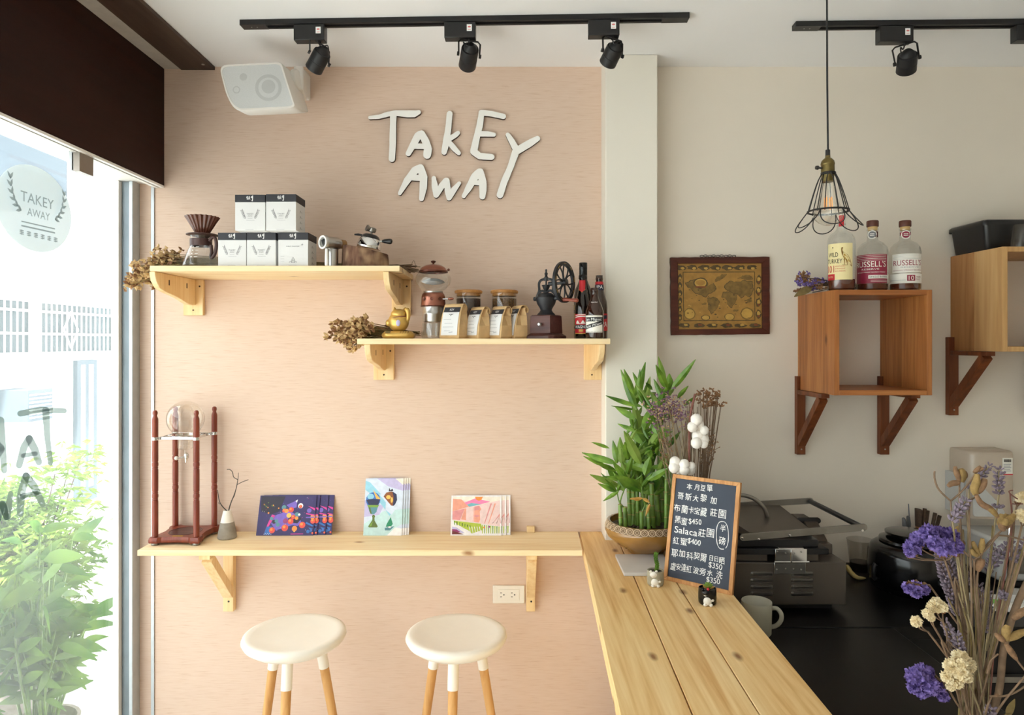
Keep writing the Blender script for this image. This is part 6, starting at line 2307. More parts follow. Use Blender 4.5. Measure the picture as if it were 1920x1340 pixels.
for k, (a, b) in enumerate(((480, 587.5), (487, 594), (503, 610), (514.5, 621.5))):
    card('art_card', ['purple card with orange fruit picture, front one of its row', 'purple fruit card second from the front', 'purple fruit card third from the front', 'purple fruit card at the back of its row, reaching farthest towards the blue card'][k], a, b, 929, k, 'purple fruit cards leaning on the wall', art1, A1)
for k, (a, b) in enumerate(((681, 753), (685.5, 757.5), (690, 762), (695, 766.5))):
    card('art_card', ['tall pale blue card with a goblet picture, front one of its row', 'pale blue goblet card second from the front', 'pale blue goblet card third from the front', 'pale blue goblet card at the back of its row'][k], a, b, 897, k, 'pale blue goblet cards leaning on the wall', art2, A2)
for k, (a, b) in enumerate(((844.5, 940), (853, 949), (860.5, 957))):
    card('art_card', ['white edged pink and green card, front one of its row', 'pink and green card second from the front', 'pink and green card at the back, nearest the pine counter'][k], a, b, 929, k, 'pink and green cards leaning on the wall', art3, A3)

# ================================================================== THINGS ON THE BAR COUNTER
# ---- bamboo in a glazed bowl
BX, BY, BR = 0.490, 2.528, 0.1455
pb = thing('potted_bamboo', 'lucky bamboo with green leaves in a brown glazed bowl by the column', 'potted plant', (BX, BY, ZB))
mb = MB()
mb.lathe([(0, 0.001), (0.058, 0.001), (0.062, 0.004), (0.066, 0.010), (0.105, 0.034), (0.136, 0.062), (BR, 0.084), (0.1440, 0.094)], seg=64)
mb.lathe([(0.1345, 0.1175), (0.130, 0.1185), (0.126, 0.117), (0.127, 0.105), (0.12, 0.09), (0, 0.08)], seg=64)
bowl = ob('bowl', mb, 'glaze', pb, angle=60)
mb = MB()
mb.lathe([(0.1440, 0.094), (0.1415, 0.104), (0.1365, 0.115), (0.1345, 0.1175)], seg=64)
ob('rim_band', mb, 'glaze_recess', bowl)
mb = MB()


def rimfn(u, v, t=0.0):
    a = -PI / 2 + u
    r = 0.1432 - 0.0088 * max(0, v) ** 1.3 + 0.0012
    return Vector((r * math.cos(a), r * math.sin(a), 0.0955 + 0.021 * v))


for k in range(34):
    a0 = 2 * PI * k / 34
    n_ = 18
    ci = [(a0 + 0.088 * math.cos(2 * PI * q / n_), 0.5 + 0.5 * math.sin(2 * PI * q / n_)) for q in range(n_)]
    mb.tube([rimfn(u, v) for u, v in ci], 0.0014, 6, closed=True)
    di = [(a0 - 0.055, 0.5), (a0, 0.82), (a0 + 0.055, 0.5), (a0, 0.18)]
    mb.tube([rimfn(u, v) for u, v in di], 0.0012, 5, closed=True)
ob('rim_pattern', mb, 'glaze_pattern', bowl)
mb = MB(); mb.lathe([(0, 0.096), (0.125, 0.096)], seg=40)
for k in range(40):
    a = R.uniform(0, 6.28); q = R.uniform(0, .115)
    mb.ball((q * math.cos(a), q * math.sin(a), 0.097), 0.008, 0.007, 0.006, 8, 6)
ob('soil', mb, 'soil', pb, kind='stuff')
rr = random.Random(17)
stalks = [(1164, 985, 1163, 945, 3.9), (1173, 985, 1172, 950, 4.2), (1186, 988, 1186, 955, 5.4), (1195.5, 988, 1195.5, 957, 3), (1203, 988, 1202.5, 958, 4), (1210, 988, 1210.5, 956, 4), (1192, 982, 1190, 942, 4), (1200, 982, 1199, 936, 3.6), (1217, 985, 1215, 945, 4), (1225, 986, 1221, 905, 4.6), (1234, 986, 1230, 900, 4.6), (1243, 986, 1238, 890, 4.6), (1249, 982, 1250, 850, 4), (1256, 985, 1252, 905, 4.2), (1262, 985, 1260, 880, 4.2),
          (1196, 978, 1191, 758, 4), (1211, 978, 1213, 800, 4), (1220, 978, 1226, 735, 4), (1182, 978, 1176, 858, 4), (1231, 978, 1243, 728, 4), (1205, 978, 1204, 780, 4), (1188, 978, 1184, 840, 3.8)]
tops = []
for i, (b0, r0, b1, r1, w) in enumerate(stalks):
    dd = BY - 0.055 + (0.030 * (i % 4) if i < 15 else 0.06 + 0.012 * (i % 3))
    p0 = P(b0, r0, dd); p0.z = ZB + 0.095
    p1 = P(b1, r1, dd + 0.01)
    n_ = max(3, int((p1 - p0).length / 0.018))
    pts, rs = [], []
    wr = w * dd / FPX
    for k in range(n_ + 1):
        q = k / n_
        p = p0.lerp(p1, q)
        pts += [p]
        rs.append(wr * (0.97 if k % 2 else 1.0))
    mb = MB(); mb.tube(pts, rs, 12)
    sk_ = ob('stalk', mb, 'stalk_green', pb, off=pb.location)
    mb = MB()
    L_ = (p1 - p0).length
    m = max(1, int(L_ / rr.uniform(0.035, 0.05)))
    for k in range(1, m + 1):
        p = p0.lerp(p1, k / m - (0.01 if k == m else 0))
        mb.lathe([(wr * 0.98, -0.0012), (wr * 1.10, 0), (wr * 0.98, 0.0012)], p, 12)
    ob('stalk_nodes', mb, 'stalk_node', sk_, off=pb.location)
    tops.append(p1)

LV = [((400, 330), (315, 120), 45), ((400, 330), (470, 75), 52), ((390, 250), (335, 115), 36), ((430, 260), (435, 115), 32), ((480, 290), (500, 160), 36), ((380, 330), (220, 280), 28), ((390, 360), (255, 345), 16), ((390, 410), (280, 350), 40), ((390, 490), (295, 455), 28), ((430, 480), (398, 330), 58), ((470, 470), (520, 340), 62), ((450, 300), (492, 170), 20), ((440, 230), (390, 130), 28),
      ((600, 220), (535, 90), 42), ((590, 180), (550, 35), 32), ((620, 250), (620, 140), 62), ((650, 215), (785, 55), 40), ((590, 310), (640, 180), 54), ((680, 280), (740, 215), 30), ((550, 330), (490, 240), 26), ((720, 330), (792, 280), 22), ((560, 330), (600, 230), 40),
      ((450, 560), (380, 460), 62), ((500, 610), (440, 480), 48), ((430, 680), (335, 505), 62), ((560, 640), (530, 540), 62), ((500, 650), (455, 580), 46), ((540, 500), (520, 420), 50), ((560, 470), (545, 380), 44), ((520, 560), (590, 470), 50),
      ((260, 690), (70, 640), 40), ((210, 712), (80, 660), 28), ((270, 742), (160, 700), 34), ((290, 680), (265, 560), 40), ((320, 680), (310, 540), 52), ((360, 660), (340, 570), 48), ((370, 690), (330, 590), 46), ((455, 730), (310, 690), 60), ((380, 680), (340, 830), 34), ((290, 840), (120, 778), 44), ((270, 870), (170, 828), 28), ((290, 880), (203, 942), 24), ((300, 800), (230, 730), 50), ((425, 860), (280, 780), 62), ((485, 880), (370, 840), 44), ((500, 880), (590, 760), 50), ((500, 795), (612, 735), 44), ((500, 835), (570, 775), 40), ((540, 890), (612, 850), 22), ((360, 780), (320, 690), 50), ((430, 800), (400, 690), 54), ((470, 760), (500, 660), 52), ((480, 720), (540, 640), 46), ((330, 860), (300, 770), 46), ((560, 760), (590, 660), 44), ((590, 800), (620, 700), 40), ((400, 640), (440, 560), 46), ((350, 800), (260, 690), 42)]
fol = MB(); yng = MB(); sh = MB()
for i, (a, b, w) in enumerate(LV):
    da = BY - 0.03 + 0.05 * math.sin(i * 2.3)
    db = da + 0.055 * math.sin(i * 1.7 + 1)
    if a[0] > 540:
        da += 0.03
    p0 = P(1070 + a[0] / 3.35, 660 + a[1] / 3.35, da)
    p1 = P(1070 + b[0] / 3.35, 660 + b[1] / 3.35, db)
    tgt = yng if i % 5 == 4 else fol
    d = p1 - p0
    sd = d.cross(Vector((0.25 * math.sin(i), 1, 0.25 * math.cos(i))))
    tgt.leaf(p0 - d * 0.15, p1, w / 3.35 * da / FPX * 1.05, side=sd, droop=-0.04, fold=0.35, n=8)
for i in range(95):
    # inner leaves sprout from shoots between the longer ones
    q = rr.random()
    px = rr.gauss(1202, 24) if q < 0.7 else rr.gauss(1222, 14)
    py = rr.uniform(800, 925) if q < 0.7 else rr.uniform(730, 830)
    p0 = P(px, py, BY + rr.uniform(-0.05, 0.07))
    a = rr.uniform(0, 2 * PI); el = rr.uniform(0.1, 1.2)
    ln = rr.uniform(0.05, 0.10)
    d = Vector((math.cos(a) * math.cos(el), 0.6 * math.sin(a) * math.cos(el), math.sin(el)))
    (yng if rr.random() < 0.2 else fol).leaf(p0, p0 + d * ln, ln * rr.uniform(0.16, 0.24), droop=rr.uniform(0, 0.15), fold=0.4, n=6)
for i, tp in enumerate(tops[:9]):
    e = tp + Vector((rr.uniform(-.035, .03), rr.uniform(-.02, .03), rr.uniform(0.05, 0.09)))
    s0 = tp - Vector((0, 0, 0.006))
    pts = bez([s0, s0.lerp(e, .4) + Vector((rr.uniform(-.012, .012), -0.01, 0.0)), e], 8)
    sh.tube(pts, [0.0035 - 0.0002 * k for k in range(len(pts))], 8)
    for k in range(4):
        a = rr.uniform(0, 2 * PI)
        d = Vector((math.cos(a) * .7, math.sin(a) * .4, rr.uniform(.3, 1)))
        fol.leaf(e, e + d.normalized() * rr.uniform(.05, .09), rr.uniform(.010, .016), fold=0.4, n=6)
ob('leaves', fol, 'leaf_green', pb, off=pb.location)
ob('young_leaves', yng, 'leaf_young', pb, off=pb.location)
ob('shoots', sh, 'stalk_green', pb, off=pb.location)
mb = MB()
dz = BY - 0.08
for (a, b, w) in (((395, 925), (455, 918), 24), ((455, 918), (498, 945), 22), ((500, 950), (470, 1030), 20), ((370, 922), (420, 918), 14)):
    mb.leaf(P(1070 + a[0] / 3.35, 660 + a[1] / 3.35, dz), P(1070 + b[0] / 3.35, 660 + b[1] / 3.35, dz), w / 3.35 * dz / FPX, fold=0.4)
ob('dry_leaves', mb, 'leaf_dry', pb, off=pb.location)

# ---- dried bouquet in a dark vase behind the chalkboard
VX, VY = 0.618, 2.362
dv = thing('dark_vase', 'dark glass vase hidden behind the chalkboard, holding a dried bouquet', 'vase', (VX, VY, ZB))
mb = MB(); mb.lathe([(0, 0.001), (0.040, 0.001), (0.043, 0.006), (0.046, 0.09), (0.048, 0.19), (0.0465, 0.19), (0.0445, 0.09), (0.041, 0.01), (0, 0.008)], seg=32)
ob('vase_glass', mb, 'dark_vase', dv)
BQ = thing('dried_bouquet', 'dried mauve and brown bouquet standing in the dark vase', 'dried flowers', (VX, VY, ZB + 0.02))
Q = lambda u, v, d=2.40: P(1070 + u / 3.35, 660 + v / 3.35, d)
foot = lambda: Vector((VX + rr.uniform(-.02, .02), VY + rr.uniform(-.02, .02), ZB + 0.03))
st = MB(); bro = MB(); gold_ = MB()
for i in range(34):
    u = rr.uniform(520, 800); v = rr.uniform(280, 420) + abs(u - 640) * 0.25
    d = rr.uniform(2.36, 2.48)
    top_ = Q(u, v, d); f0 = foot()
    mid = f0.lerp(top_, 0.55) + Vector((rr.uniform(-.015, .015), rr.uniform(-.01, .01), 0))
    pts = bez([f0, mid, top_], 8)
    (st if i % 3 else gold_).tube(pts, 0.0013, 5)
    if u < 720:
        mau = MB()
        for k in range(14):
            p = top_ + Vector((rr.gauss(0, .016), rr.gauss(0, .012), rr.gauss(-.008, .02)))
            for f in range(3):
                e = Vector((rr.uniform(-1, 1), rr.uniform(-1, 1), rr.uniform(-.3, 1))).normalized()
                mau.m = 0 if rr.random() < 0.75 else 1
                mau.leaf(p, p + e * rr.uniform(.006, .011), .006, n=2, fold=.5)
        ob('mauve_flower', mau, ['statice_mauve', 'dry_beige'], BQ, off=BQ.location)
for i in range(26):
    # brown branching twigs on the kitchen side
    u = rr.uniform(800, 955); v = rr.uniform(230, 330) + (u - 800) * 0.1
    d = rr.uniform(2.36, 2.46)
    top_ = Q(u, v, d); f0 = foot()
    pts = bez([f0, f0.lerp(top_, .5) + Vector((0.012, 0, -0.01)), top_], 8)
    st.tube(pts, [0.0018 - 0.0001 * k for k in range(len(pts))], 5)
    bud = MB()
    for k in range(5):
        p = top_ + Vector((rr.gauss(0, .007), rr.gauss(0, .007), rr.gauss(0, .006)))
        for f in range(4):
            e = Vector((rr.uniform(-1, 1), rr.uniform(-1, 1), rr.uniform(-.3, 1))).normalized()
            bud.leaf(p, p + e * rr.uniform(.005, .010), .006, n=2, fold=.5)
    ob('brown_bud', bud, 'dry_brown', BQ, off=BQ.location)
for i in range(46):
    # fine side sprigs down both edges
    q = rr.random()
    b = Q(rr.uniform(590, 640) if q < .4 else rr.uniform(800, 880), rr.uniform(520, 730), rr.uniform(2.36, 2.44))
    e = b + Vector(((-0.02 if q < .4 else 0.022) * rr.uniform(.4, 1.5), 0, rr.uniform(.01, .045)))
    st.tube([b, e], 0.0009, 4)
    for k in range(4):
        p = b.lerp(e, rr.random())
        dd = Vector((rr.uniform(-1, 1), rr.uniform(-1, 1), rr.uniform(0, 1))).normalized()
        bro.leaf(p, p + dd * 0.008, .004, n=2)
ob('stems', st, 'stem_brown', BQ, off=BQ.location)
ob('golden_stems', gold_, 'stem_dry', BQ, off=BQ.location)
ob('side_sprigs', bro, 'dry_brown', BQ, off=BQ.location)
mb = MB()
f0 = Vector((VX, VY, ZB + 0.03))
mb.tube(bez([f0, Q(745, 700, 2.345), Q(750, 420, 2.34), Q(782, 262, 2.34)], 12), 0.0042, 8)
ob('red_stick', mb, 'stem_red', BQ, off=BQ.location)
for label, balls in (('upper cotton boll on the dried bouquet', ((765, 470, 28), (790, 425, 32), (805, 455, 28), (840, 490, 24))), ('lower cotton boll on the red stick', ((800, 530, 34), (830, 550, 34), (790, 570, 30), (835, 575, 24))), ('cotton boll just over the chalkboard corner', ((655, 690, 30), (650, 725, 30), (680, 735, 26))), ('cotton boll over the chalkboard edge beside another', ((715, 705, 28), (750, 735, 32), (715, 740, 28), (760, 715, 22)))):
    mb = MB()
    d = 2.325
    k_ = d / FPX / 3.35
    for (u, v, r) in balls:
        mb.ball(Q(u, v, d + 0.01 * math.sin(u)), r * k_ * 1.15, None, r * k_ * 1.2, 16, 10, jit=0.05)
    cb = ob('cotton_boll', mb, 'cotton', BQ, off=BQ.location, angle=90)
    mb = MB()
    u, v, r = balls[-1]
    c = Q(sum(b[0] for b in balls) / len(balls), sum(b[1] for b in balls) / len(balls), d)
    for k in range(5):
        a = 2 * PI * k / 5
        mb.leaf(c, c + Vector((0.022 * math.cos(a), 0.012, 0.024 * math.sin(a))), 0.010, n=3)
    ob('boll_husk', mb, 'dry_brown', cb, off=BQ.location)

# ---- grey stone slab lying flat
mb = MB()
mb.prism(rounded([(0.371, 2.262), (0.545, 2.262), (0.545, 2.462), (0.372, 2.462)], 0.004, 3), lambda u, v, t: Vector((u, v, t)), ZB + 0.0005, ZB + 0.0115)
c = Vector((0.458, 2.36, ZB))
ss = ob('stone_slab', mb, 'stone_slab', None, loc=c, off=c, bevel=0.001)
tag(ss, 'flat pale grey stone slab lying on the pine counter by the bamboo bowl', 'board')

# ---- chalkboard with the handwritten bean list
cb0 = Vector((0.494, 2.231, ZB + 0.0005)); cb1 = Vector((0.673, 2.088, ZB + 0.0005))
bu = (cb1 - cb0); W_ = bu.length; bu.normalize()
bn_ = Vector((-bu.y, bu.x, 0))
upv = Vector((bn_.x * 0.0713, bn_.y * 0.0713, 0.334)); H_ = upv.length; upv.normalize()
nf = bu.cross(upv)                        # towards the viewer
chb = thing('chalkboard', 'small framed chalkboard with a handwritten white price list on the pine counter', 'chalkboard', cb0)


def bf(u, v, t=0.0):
    """u, v in metres from the lower outer corner, t towards the viewer"""
    return cb0 + bu * u + upv * v + nf * t


fw = 0.0125
mb = MB()
for poly in ([(0, 0), (W_, 0), (W_ - fw, fw), (fw, fw)], [(W_, 0), (W_, H_), (W_ - fw, H_ - fw), (W_ - fw, fw)], [(W_, H_), (0, H_), (fw, H_ - fw), (W_ - fw, H_ - fw)], [(0, H_), (0, 0), (fw, fw), (fw, H_ - fw)]):
    mb.prism(poly, lambda u, v, t: bf(u, v, t), 0.0, -0.014)
ob('frame', mb, 'oak_frame', chb, off=chb.location, bevel=0.001)
mb = MB(); mb.prism([(fw, fw), (W_ - fw, fw), (W_ - fw, H_ - fw), (fw, H_ - fw)], lambda u, v, t: bf(u, v, t), -0.004, -0.009)
pn = ob('slate', mb, 'chalkboard', chb, off=chb.location)
mb = MB()
pm = bf(W_ / 2, H_ * 0.75, -0.014); pf = Vector((pm.x + bn_.x * 0.055, pm.y + bn_.y * 0.055, ZB + 0.004))
mb.tube([pm, pf], 0.004, 8)
ob('rear_prop', mb, 'oak_frame', chb, off=chb.location)
# photo-zoom corners of the board's face -> board plane
CN = [(120, 45), (845, 130), (740, 1320), (20, 1150)]


def z2uv(x, y):
    s_, t_ = 0.5, 0.5
    for _ in range(12):
        def m(s_, t_):
            ax = CN[0][0] * (1 - s_) + CN[1][0] * s_; ay = CN[0][1] * (1 - s_) + CN[1][1] * s_
            bx = CN[3][0] * (1 - s_) + CN[2][0] * s_; by = CN[3][1] * (1 - s_) + CN[2][1] * s_
            return ax * (1 - t_) + bx * t_, ay * (1 - t_) + by * t_
        x0, y0 = m(s_, t_); xs, ys = m(s_ + 1e-4, t_); xt, yt = m(s_, t_ + 1e-4)
        a, b, c, d = (xs - x0) / 1e-4, (xt - x0) / 1e-4, (ys - y0) / 1e-4, (yt - y0) / 1e-4
        det = a * d - b * c
        s_ += (d * (x - x0) - b * (y - y0)) / det
        t_ += (-c * (x - x0) + a * (y - y0)) / det
    return s_ * W_, (1 - t_) * H_


rr = random.Random(8)
LIST = [('本', 303, 178, 66), ('月', 383, 188, 62), ('豆', 450, 193, 62), ('單', 522, 195, 72),
        ('哥', 205, 280, 76), ('斯', 290, 290, 80), ('大', 370, 304, 70), ('黎', 455, 300, 84), ('加', 560, 325, 78),
        ('布', 165, 405, 82), ('蘭', 250, 422, 92), ('卡', 322, 428, 74), ('宝', 385, 438, 76), ('藏', 455, 450, 96), ('莊', 560, 455, 82), ('園', 650, 470, 92),
        ('黑', 175, 530, 78), ('蜜', 245, 550, 84), ('$450', 362, 556, 62),
        ('Salaca', 262, 652, 66), ('莊', 435, 672, 84), ('園', 525, 672, 92),
        ('紅', 155, 750, 78), ('蜜', 240, 762, 84), ('$400', 352, 768, 62),
        ('耶', 140, 880, 84), ('加', 220, 885, 78), ('科', 305, 912, 84), ('契', 380, 912, 80), ('爾', 450, 930, 86), ('日', 530, 935, 56), ('日', 584, 944, 54), ('晒', 640, 962, 70), ('$350', 572, 1020, 62),
        ('盧', 125, 1018, 84), ('安', 185, 1024, 70), ('達', 240, 1032, 84), ('紅', 297, 1048, 78), ('波', 370, 1062, 74), ('旁', 440, 1075, 80), ('水', 515, 1088, 66), ('洗', 612, 1108, 78), ('$350', 548, 1170, 60),
        ('半', 655, 620, 72), ('磅', 645, 752, 84)]
mb = MB()
lay = 0
for ch, x, y, sz in LIST:
    u, v = z2uv(x, y)
    k = W_ / 725.0
    vs, fs, tw = text_geo(ch)
    ang = rr.uniform(-0.07, 0.07)
    ca, sa = math.cos(ang), math.sin(ang)
    cjk = ord(ch[0]) > 255
    ymin = min(p[1] for p in vs); ymax = max(p[1] for p in vs)
    hgt = ymax - ymin
    s_ = sz * k * (0.92 if cjk else 1.0) / hgt
    sx = s_ * (rr.uniform(0.86, 0.98) if cjk else 0.92)
    if cjk:      # keep neighbours in one row apart
        near = min([abs(x - x2) for c2, x2, y2, _ in LIST if 0 < abs(x - x2) < 120 and abs(y - y2) < 45 and ord(c2[0]) > 255] + [90])
        sx = min(sx, 0.95 * near * k / tw)
    if ch[0] == '$':
        sx = 138 * k / tw
    if ch == 'Salaca':
        sx = 248 * k / tw
    lay = 0.0012 + 0.0
    slope = -0.02
    pts = []
    for a, b in vs:
        a2 = (a - tw / 2) * sx; b2 = (b - (ymin + ymax) / 2) * s_
        jig = 0.00035 * math.sin(a * 9 + b * 7 + x)
        pts.append((u + a2 * ca - b2 * sa + jig, v + a2 * sa + b2 * ca + jig))
    mb.add([bf(a, b, -0.004 + 0.0006) for a, b in pts], fs)
    mb.add([bf(a + 0.0003, b - 0.0002, -0.004 + 0.0004) for a, b in pts], fs)
ov = [z2uv(648 + 62 * math.copysign(abs(math.cos(a)) ** 0.75, math.cos(a)), 695 + 146 * math.copysign(abs(math.sin(a)) ** 0.9, math.sin(a))) for a in [2 * PI * q / 40 + 1.45 for q in range(40)]]
mb.stroke([(a, b, 0.0010 + 0.0002 * math.sin(i)) for i, (a, b) in enumerate(ov[:-1])], lambda u, v, t: bf(u, v, -0.0034), 0, None)
ob('chalk_writing', mb, 'chalk', pn, off=chb.location)


# ---- two little animal planters
def planter(label, x, y, mat, sprig):
    t = thing('animal_planter', label, 'planter', (x, y, ZB + 0.0003), group='little animal planters')
    mb = MB()
    mb.lathe([(0, 0.0), (0.023, 0.0), (0.0258, 0.004), (0.0268, 0.018), (0.0262, 0.038), (0.0256, 0.046), (0.0235, 0.0465), (0.0225, 0.041), (0, 0.040)], seg=28)
    ob('pot', mb, mat, t)
    mb = MB()
    yb = -0.0225
    mb.ball((-0.006, yb, 0.014), 0.0125, 0.008, 0.0135, 16, 10)
    mb.ball((-0.014, yb - 0.004, 0.005), 0.0055, 0.005, 0.005, 10, 8)
    mb.ball((0.003, yb - 0.005, 0.004), 0.0055, 0.005, 0.005, 10, 8)
    mb.ball((0.008, yb - 0.002, 0.017), 0.005, 0.004, 0.004, 10, 8)
    mb.ball((-0.013, yb - 0.001, 0.034), 0.006, 0.005, 0.005, 12, 8)
    ob('animal_belly', mb, 'ceramic_white', t)
    mb = MB()
    mb.ball((-0.010, yb + 0.002, 0.038), 0.0125, 0.010, 0.0095, 16, 10)
    for s_ in (-0.019, -0.001):
        mb.ball((s_, yb + 0.003, 0.0475), 0.0042, 0.003, 0.0045, 10, 8)
    ob('animal_head', mb, 'ceramic_white' if mat == 'planter_grey' else mat, t)
    mb = MB(); mb.lathe([(0, 0.042), (0.0225, 0.042)], seg=24)
    ob('soil', mb, 'soil', t)
    if sprig:
        mb = MB()
        pts = [(0.004, 0.002, 0.04), (0.006, 0.001, 0.056), (0.003, 0, 0.07), (0.001, 0, 0.084), (0.003, 0, 0.096)]
        mb.tube(bez(pts, 12), 0.0028, 8)
        r2 = random.Random(4)
        bp = bez(pts, 24)
        for i, p in enumerate(bp):
            for k in range(2):
                a = i * 1.9 + k * PI
                d = Vector((math.cos(a), math.sin(a), 1.1)).normalized()
                mb.leaf(p, p + d * 0.011, 0.0065, n=3, fold=.4)
        ob('succulent', mb, 'leaf_green', t)
    else:
        mb = MB()
        for i in range(26):
            a = i * 2.4; el = 0.3 + 0.045 * i
            d = Vector((math.cos(a) * math.cos(el), math.sin(a) * math.cos(el), math.sin(el)))
            mb.m = 0 if i > 8 else 1
            mb.leaf((0.004, 0.002, 0.042), Vector((0.004, 0.002, 0.042)) + d * 0.020, 0.008, n=3, fold=.4)
        ob('succulent', mb, ['leaf_young', 'leaf_dry'], t)
        mb = MB(); mb.ball((-0.004, -0.021, 0.0485), 0.004, 0.004, 0.004, 12, 8)
        ob('bow', mb, 'red_print', t)
    return t


planter('grey planter with a white animal hugging it, green sprig growing out', 0.459, 2.185, 'planter_grey', True)
planter('black planter with a white belly and a small rosette succulent, before the chalkboard', 0.5805, 2.028, 'black_gloss', False)

# ================================================================== THE KITCHEN SIDE
# ---- toaster grill
tgx = thing('sandwich_grill', 'steel sandwich grill with folded handle frame on the black counter', 'grill', (0.905, 2.47, ZK))
gx0, gx1, gy0, gy1 = 0.712, X(1587, 2.28), 2.28, 2.655
o_ = tgx.location
mb = MB(); mb.box(gx0, gx1, gy0, gy1, 0.874, 1.016)
ob('body', mb, 'grill_steel', tgx, off=o_, bevel=0.003)
mb = MB(); mb.box(gx0 + 0.02, gx1 - 0.035, gy0 + 0.03, gy1 - 0.03, 0.8515, 0.8735)
ob('foot_plinth', mb, 'cabinet_black', tgx, off=o_)
L2 = lambda x, y: P(1360 + x / 4.467, 900 + y / 4.467, gy0)
for c0 in (305, 643):
    for y in (782, 838, 893, 948):
        mb = MB()
        p = L2(c0, y)
        q_ = rounded([(-0.0375, -0.008), (0.0375, -0.008), (0.0375, 0.0075), (-0.0375, 0.0075)], 0.0075, 4)
        n = len(q_)
        vs = [(p.x + u, gy0 - 0.0003, p.z + v) for u, v in q_] + [(p.x + u * 0.86, gy0 - 0.007, p.z + v * 0.55 + 0.0015) for u, v in q_]
        mb.add(vs, [(k, (k + 1) % n, n + (k + 1) % n, n + k) for k in range(n)] + [tuple(n + k for k in range(n))])
        ob('vent_louvre', mb, 'steel', tgx, off=o_, angle=50)
mb = MB()
mb.box(gx0, L2(365, 600).x, gy0 + 0.012, gy1, 1.0165, 1.042)
mb.box(L2(665, 600).x, L2(795, 600).x, gy0 + 0.012, gy1, 1.0165, 1.042)
mb.box(L2(800, 600).x, gx1 - 0.004, gy0 + 0.09, gy1, 1.0165, 1.05)
ob('upper_body', mb, 'grill_steel', tgx, off=o_, bevel=0.002)
mb = MB()
mb.prism([(2.40, 1.05), (2.655, 1.05), (2.655, 1.085), (2.60, 1.098), (2.48, 1.098)], lambda u, v, t: Vector((t, u, v)), L2(880, 0).x, gx1 - 0.004)
ob('rear_housing', mb, 'grill_steel', tgx, off=o_, bevel=0.004)
mb = MB()
mb.box(gx0 + 0.01, L2(865, 0).x, gy0 - 0.004, gy1 - 0.02, 1.0425, 1.062)
ob('lower_plate', mb, 'black_metal', tgx, off=o_, bevel=0.003)
mb = MB()
mb.box(gx0 + 0.05, L2(795, 0).x, gy0 + 0.012, gy1 - 0.02, 1.0625, 1.088)
ob('upper_plate', mb, 'black_plastic', tgx, off=o_, bevel=0.003)
mb = MB()
x_ = lambda z_: L2(z_, 0).x
mb.add([(x_(250), 2.335, 1.101), (x_(770) + 0.006, 2.335, 1.108), (1.048, 2.675, 1.114), (0.83, 2.675, 1.114), (x_(110), 2.36, 1.135), (0.76, 2.675, 1.145)] + [(x_(250), 2.335, 1.090), (x_(770) + 0.006, 2.335, 1.096), (1.048, 2.675, 1.095), (0.83, 2.675, 1.095), (x_(110), 2.36, 1.10), (0.76, 2.675, 1.10)],
       [(0, 1, 2, 3), (0, 3, 5, 4), (6, 9, 8, 7), (6, 10, 11, 9), (0, 6, 7, 1), (1, 7, 8, 2), (2, 8, 9, 3), (3, 9, 11, 5), (5, 11, 10, 4), (4, 10, 6, 0)])
ob('lid', mb, 'grill_steel', tgx, off=o_)
mb = MB()
mb.tube(bez([(0.745, 2.52, 1.11), (0.775, 2.52, 1.165), (0.83, 2.52, 1.187), (0.885, 2.515, 1.178), (0.925, 2.51, 1.145), (0.938, 2.51, 1.110)], 24), 0.0075, 12)
ob('hose_arch', mb, 'brushed_steel', tgx, off=o_)
mb = MB()


def bar2(a, b, h, th):
    a, b = Vector(a), Vector(b)
    d = (b - a).normalized()
    nn = Vector((0, 1, 0)); up_ = d.cross(nn)
    up_ = up_ if up_.z > 0 else -up_
    L_ = (b - a).length
    q_ = []
    for k in range(9):
        t_ = -PI / 2 + PI * k / 8
        q_.append((L_ + h * math.cos(t_), h * math.sin(t_)))
    for k in range(9):
        t_ = PI / 2 + PI * k / 8
        q_.append((h * math.cos(t_), h * math.sin(t_)))
    mb.prism(q_, lambda u, v, t: a + d * u + up_ * v + nn * t, -th / 2, th / 2)


bar2((L2(140, 0).x, 2.268, 1.103), (1.168, 2.268, 1.137), 0.0115, 0.006)
arms = ob('handle_arm', mb, 'brushed_steel', tgx, off=o_, bevel=0.001)
mb = MB()
bar2((0.74, 2.672, 1.105), (1.168, 2.672, 1.131), 0.0115, 0.006)
ob('handle_arm', mb, 'brushed_steel', tgx, off=o_, bevel=0.001)
mb = MB()
mb.tube([(1.165, 2.2715, 1.136), (1.165, 2.6685, 1.130)], 0.0095, 14)
ob('grip_bar', mb, 'black_plastic', arms, off=o_)
mb = MB()
for x, y in ((140, 484), (278, 494), (538, 460), (1148, 420)):
    p = P(1360 + x / 4.467, 900 + y / 4.467, 2.2645)
    mb.lathe([(0, 0), (0.0042, 0), (0.0042, 0.002), (0, 0.0028)], p, 12, align((0, -1, 0)))
ob('screws', mb, 'chrome', arms, off=o_)
mb = MB()
mb.tube([(1.045, 2.50, 1.098), (1.05, 2.50, 1.098), (1.12, 2.50, 1.098), (1.128, 2.50, 1.098)], [0.009, 0.0125, 0.0125, 0.007], 16)
ob('knob_handle', mb, 'black_plastic', tgx, off=o_)
mb = MB()
p0, p1 = L2(402, 672), L2(665, 562)
mb.box(p0.x, p1.x, gy0 - 0.018, gy0 - 0.0115, p0.z, p1.z)
p2, p3 = L2(402, 780), L2(665, 682)
mb.box(p2.x, p3.x, gy0 - 0.008, gy0 - 0.0005, p2.z, p3.z)
mb.tube([(p0.x - 0.002, gy0 - 0.015, p0.z), (p1.x + 0.008, gy0 - 0.015, p0.z)], 0.0042, 10)
mb.box((p0.x + p1.x) / 2 - 0.0025, (p0.x + p1.x) / 2 + 0.0025, gy0 - 0.021, gy0 - 0.018, p0.z, p1.z)
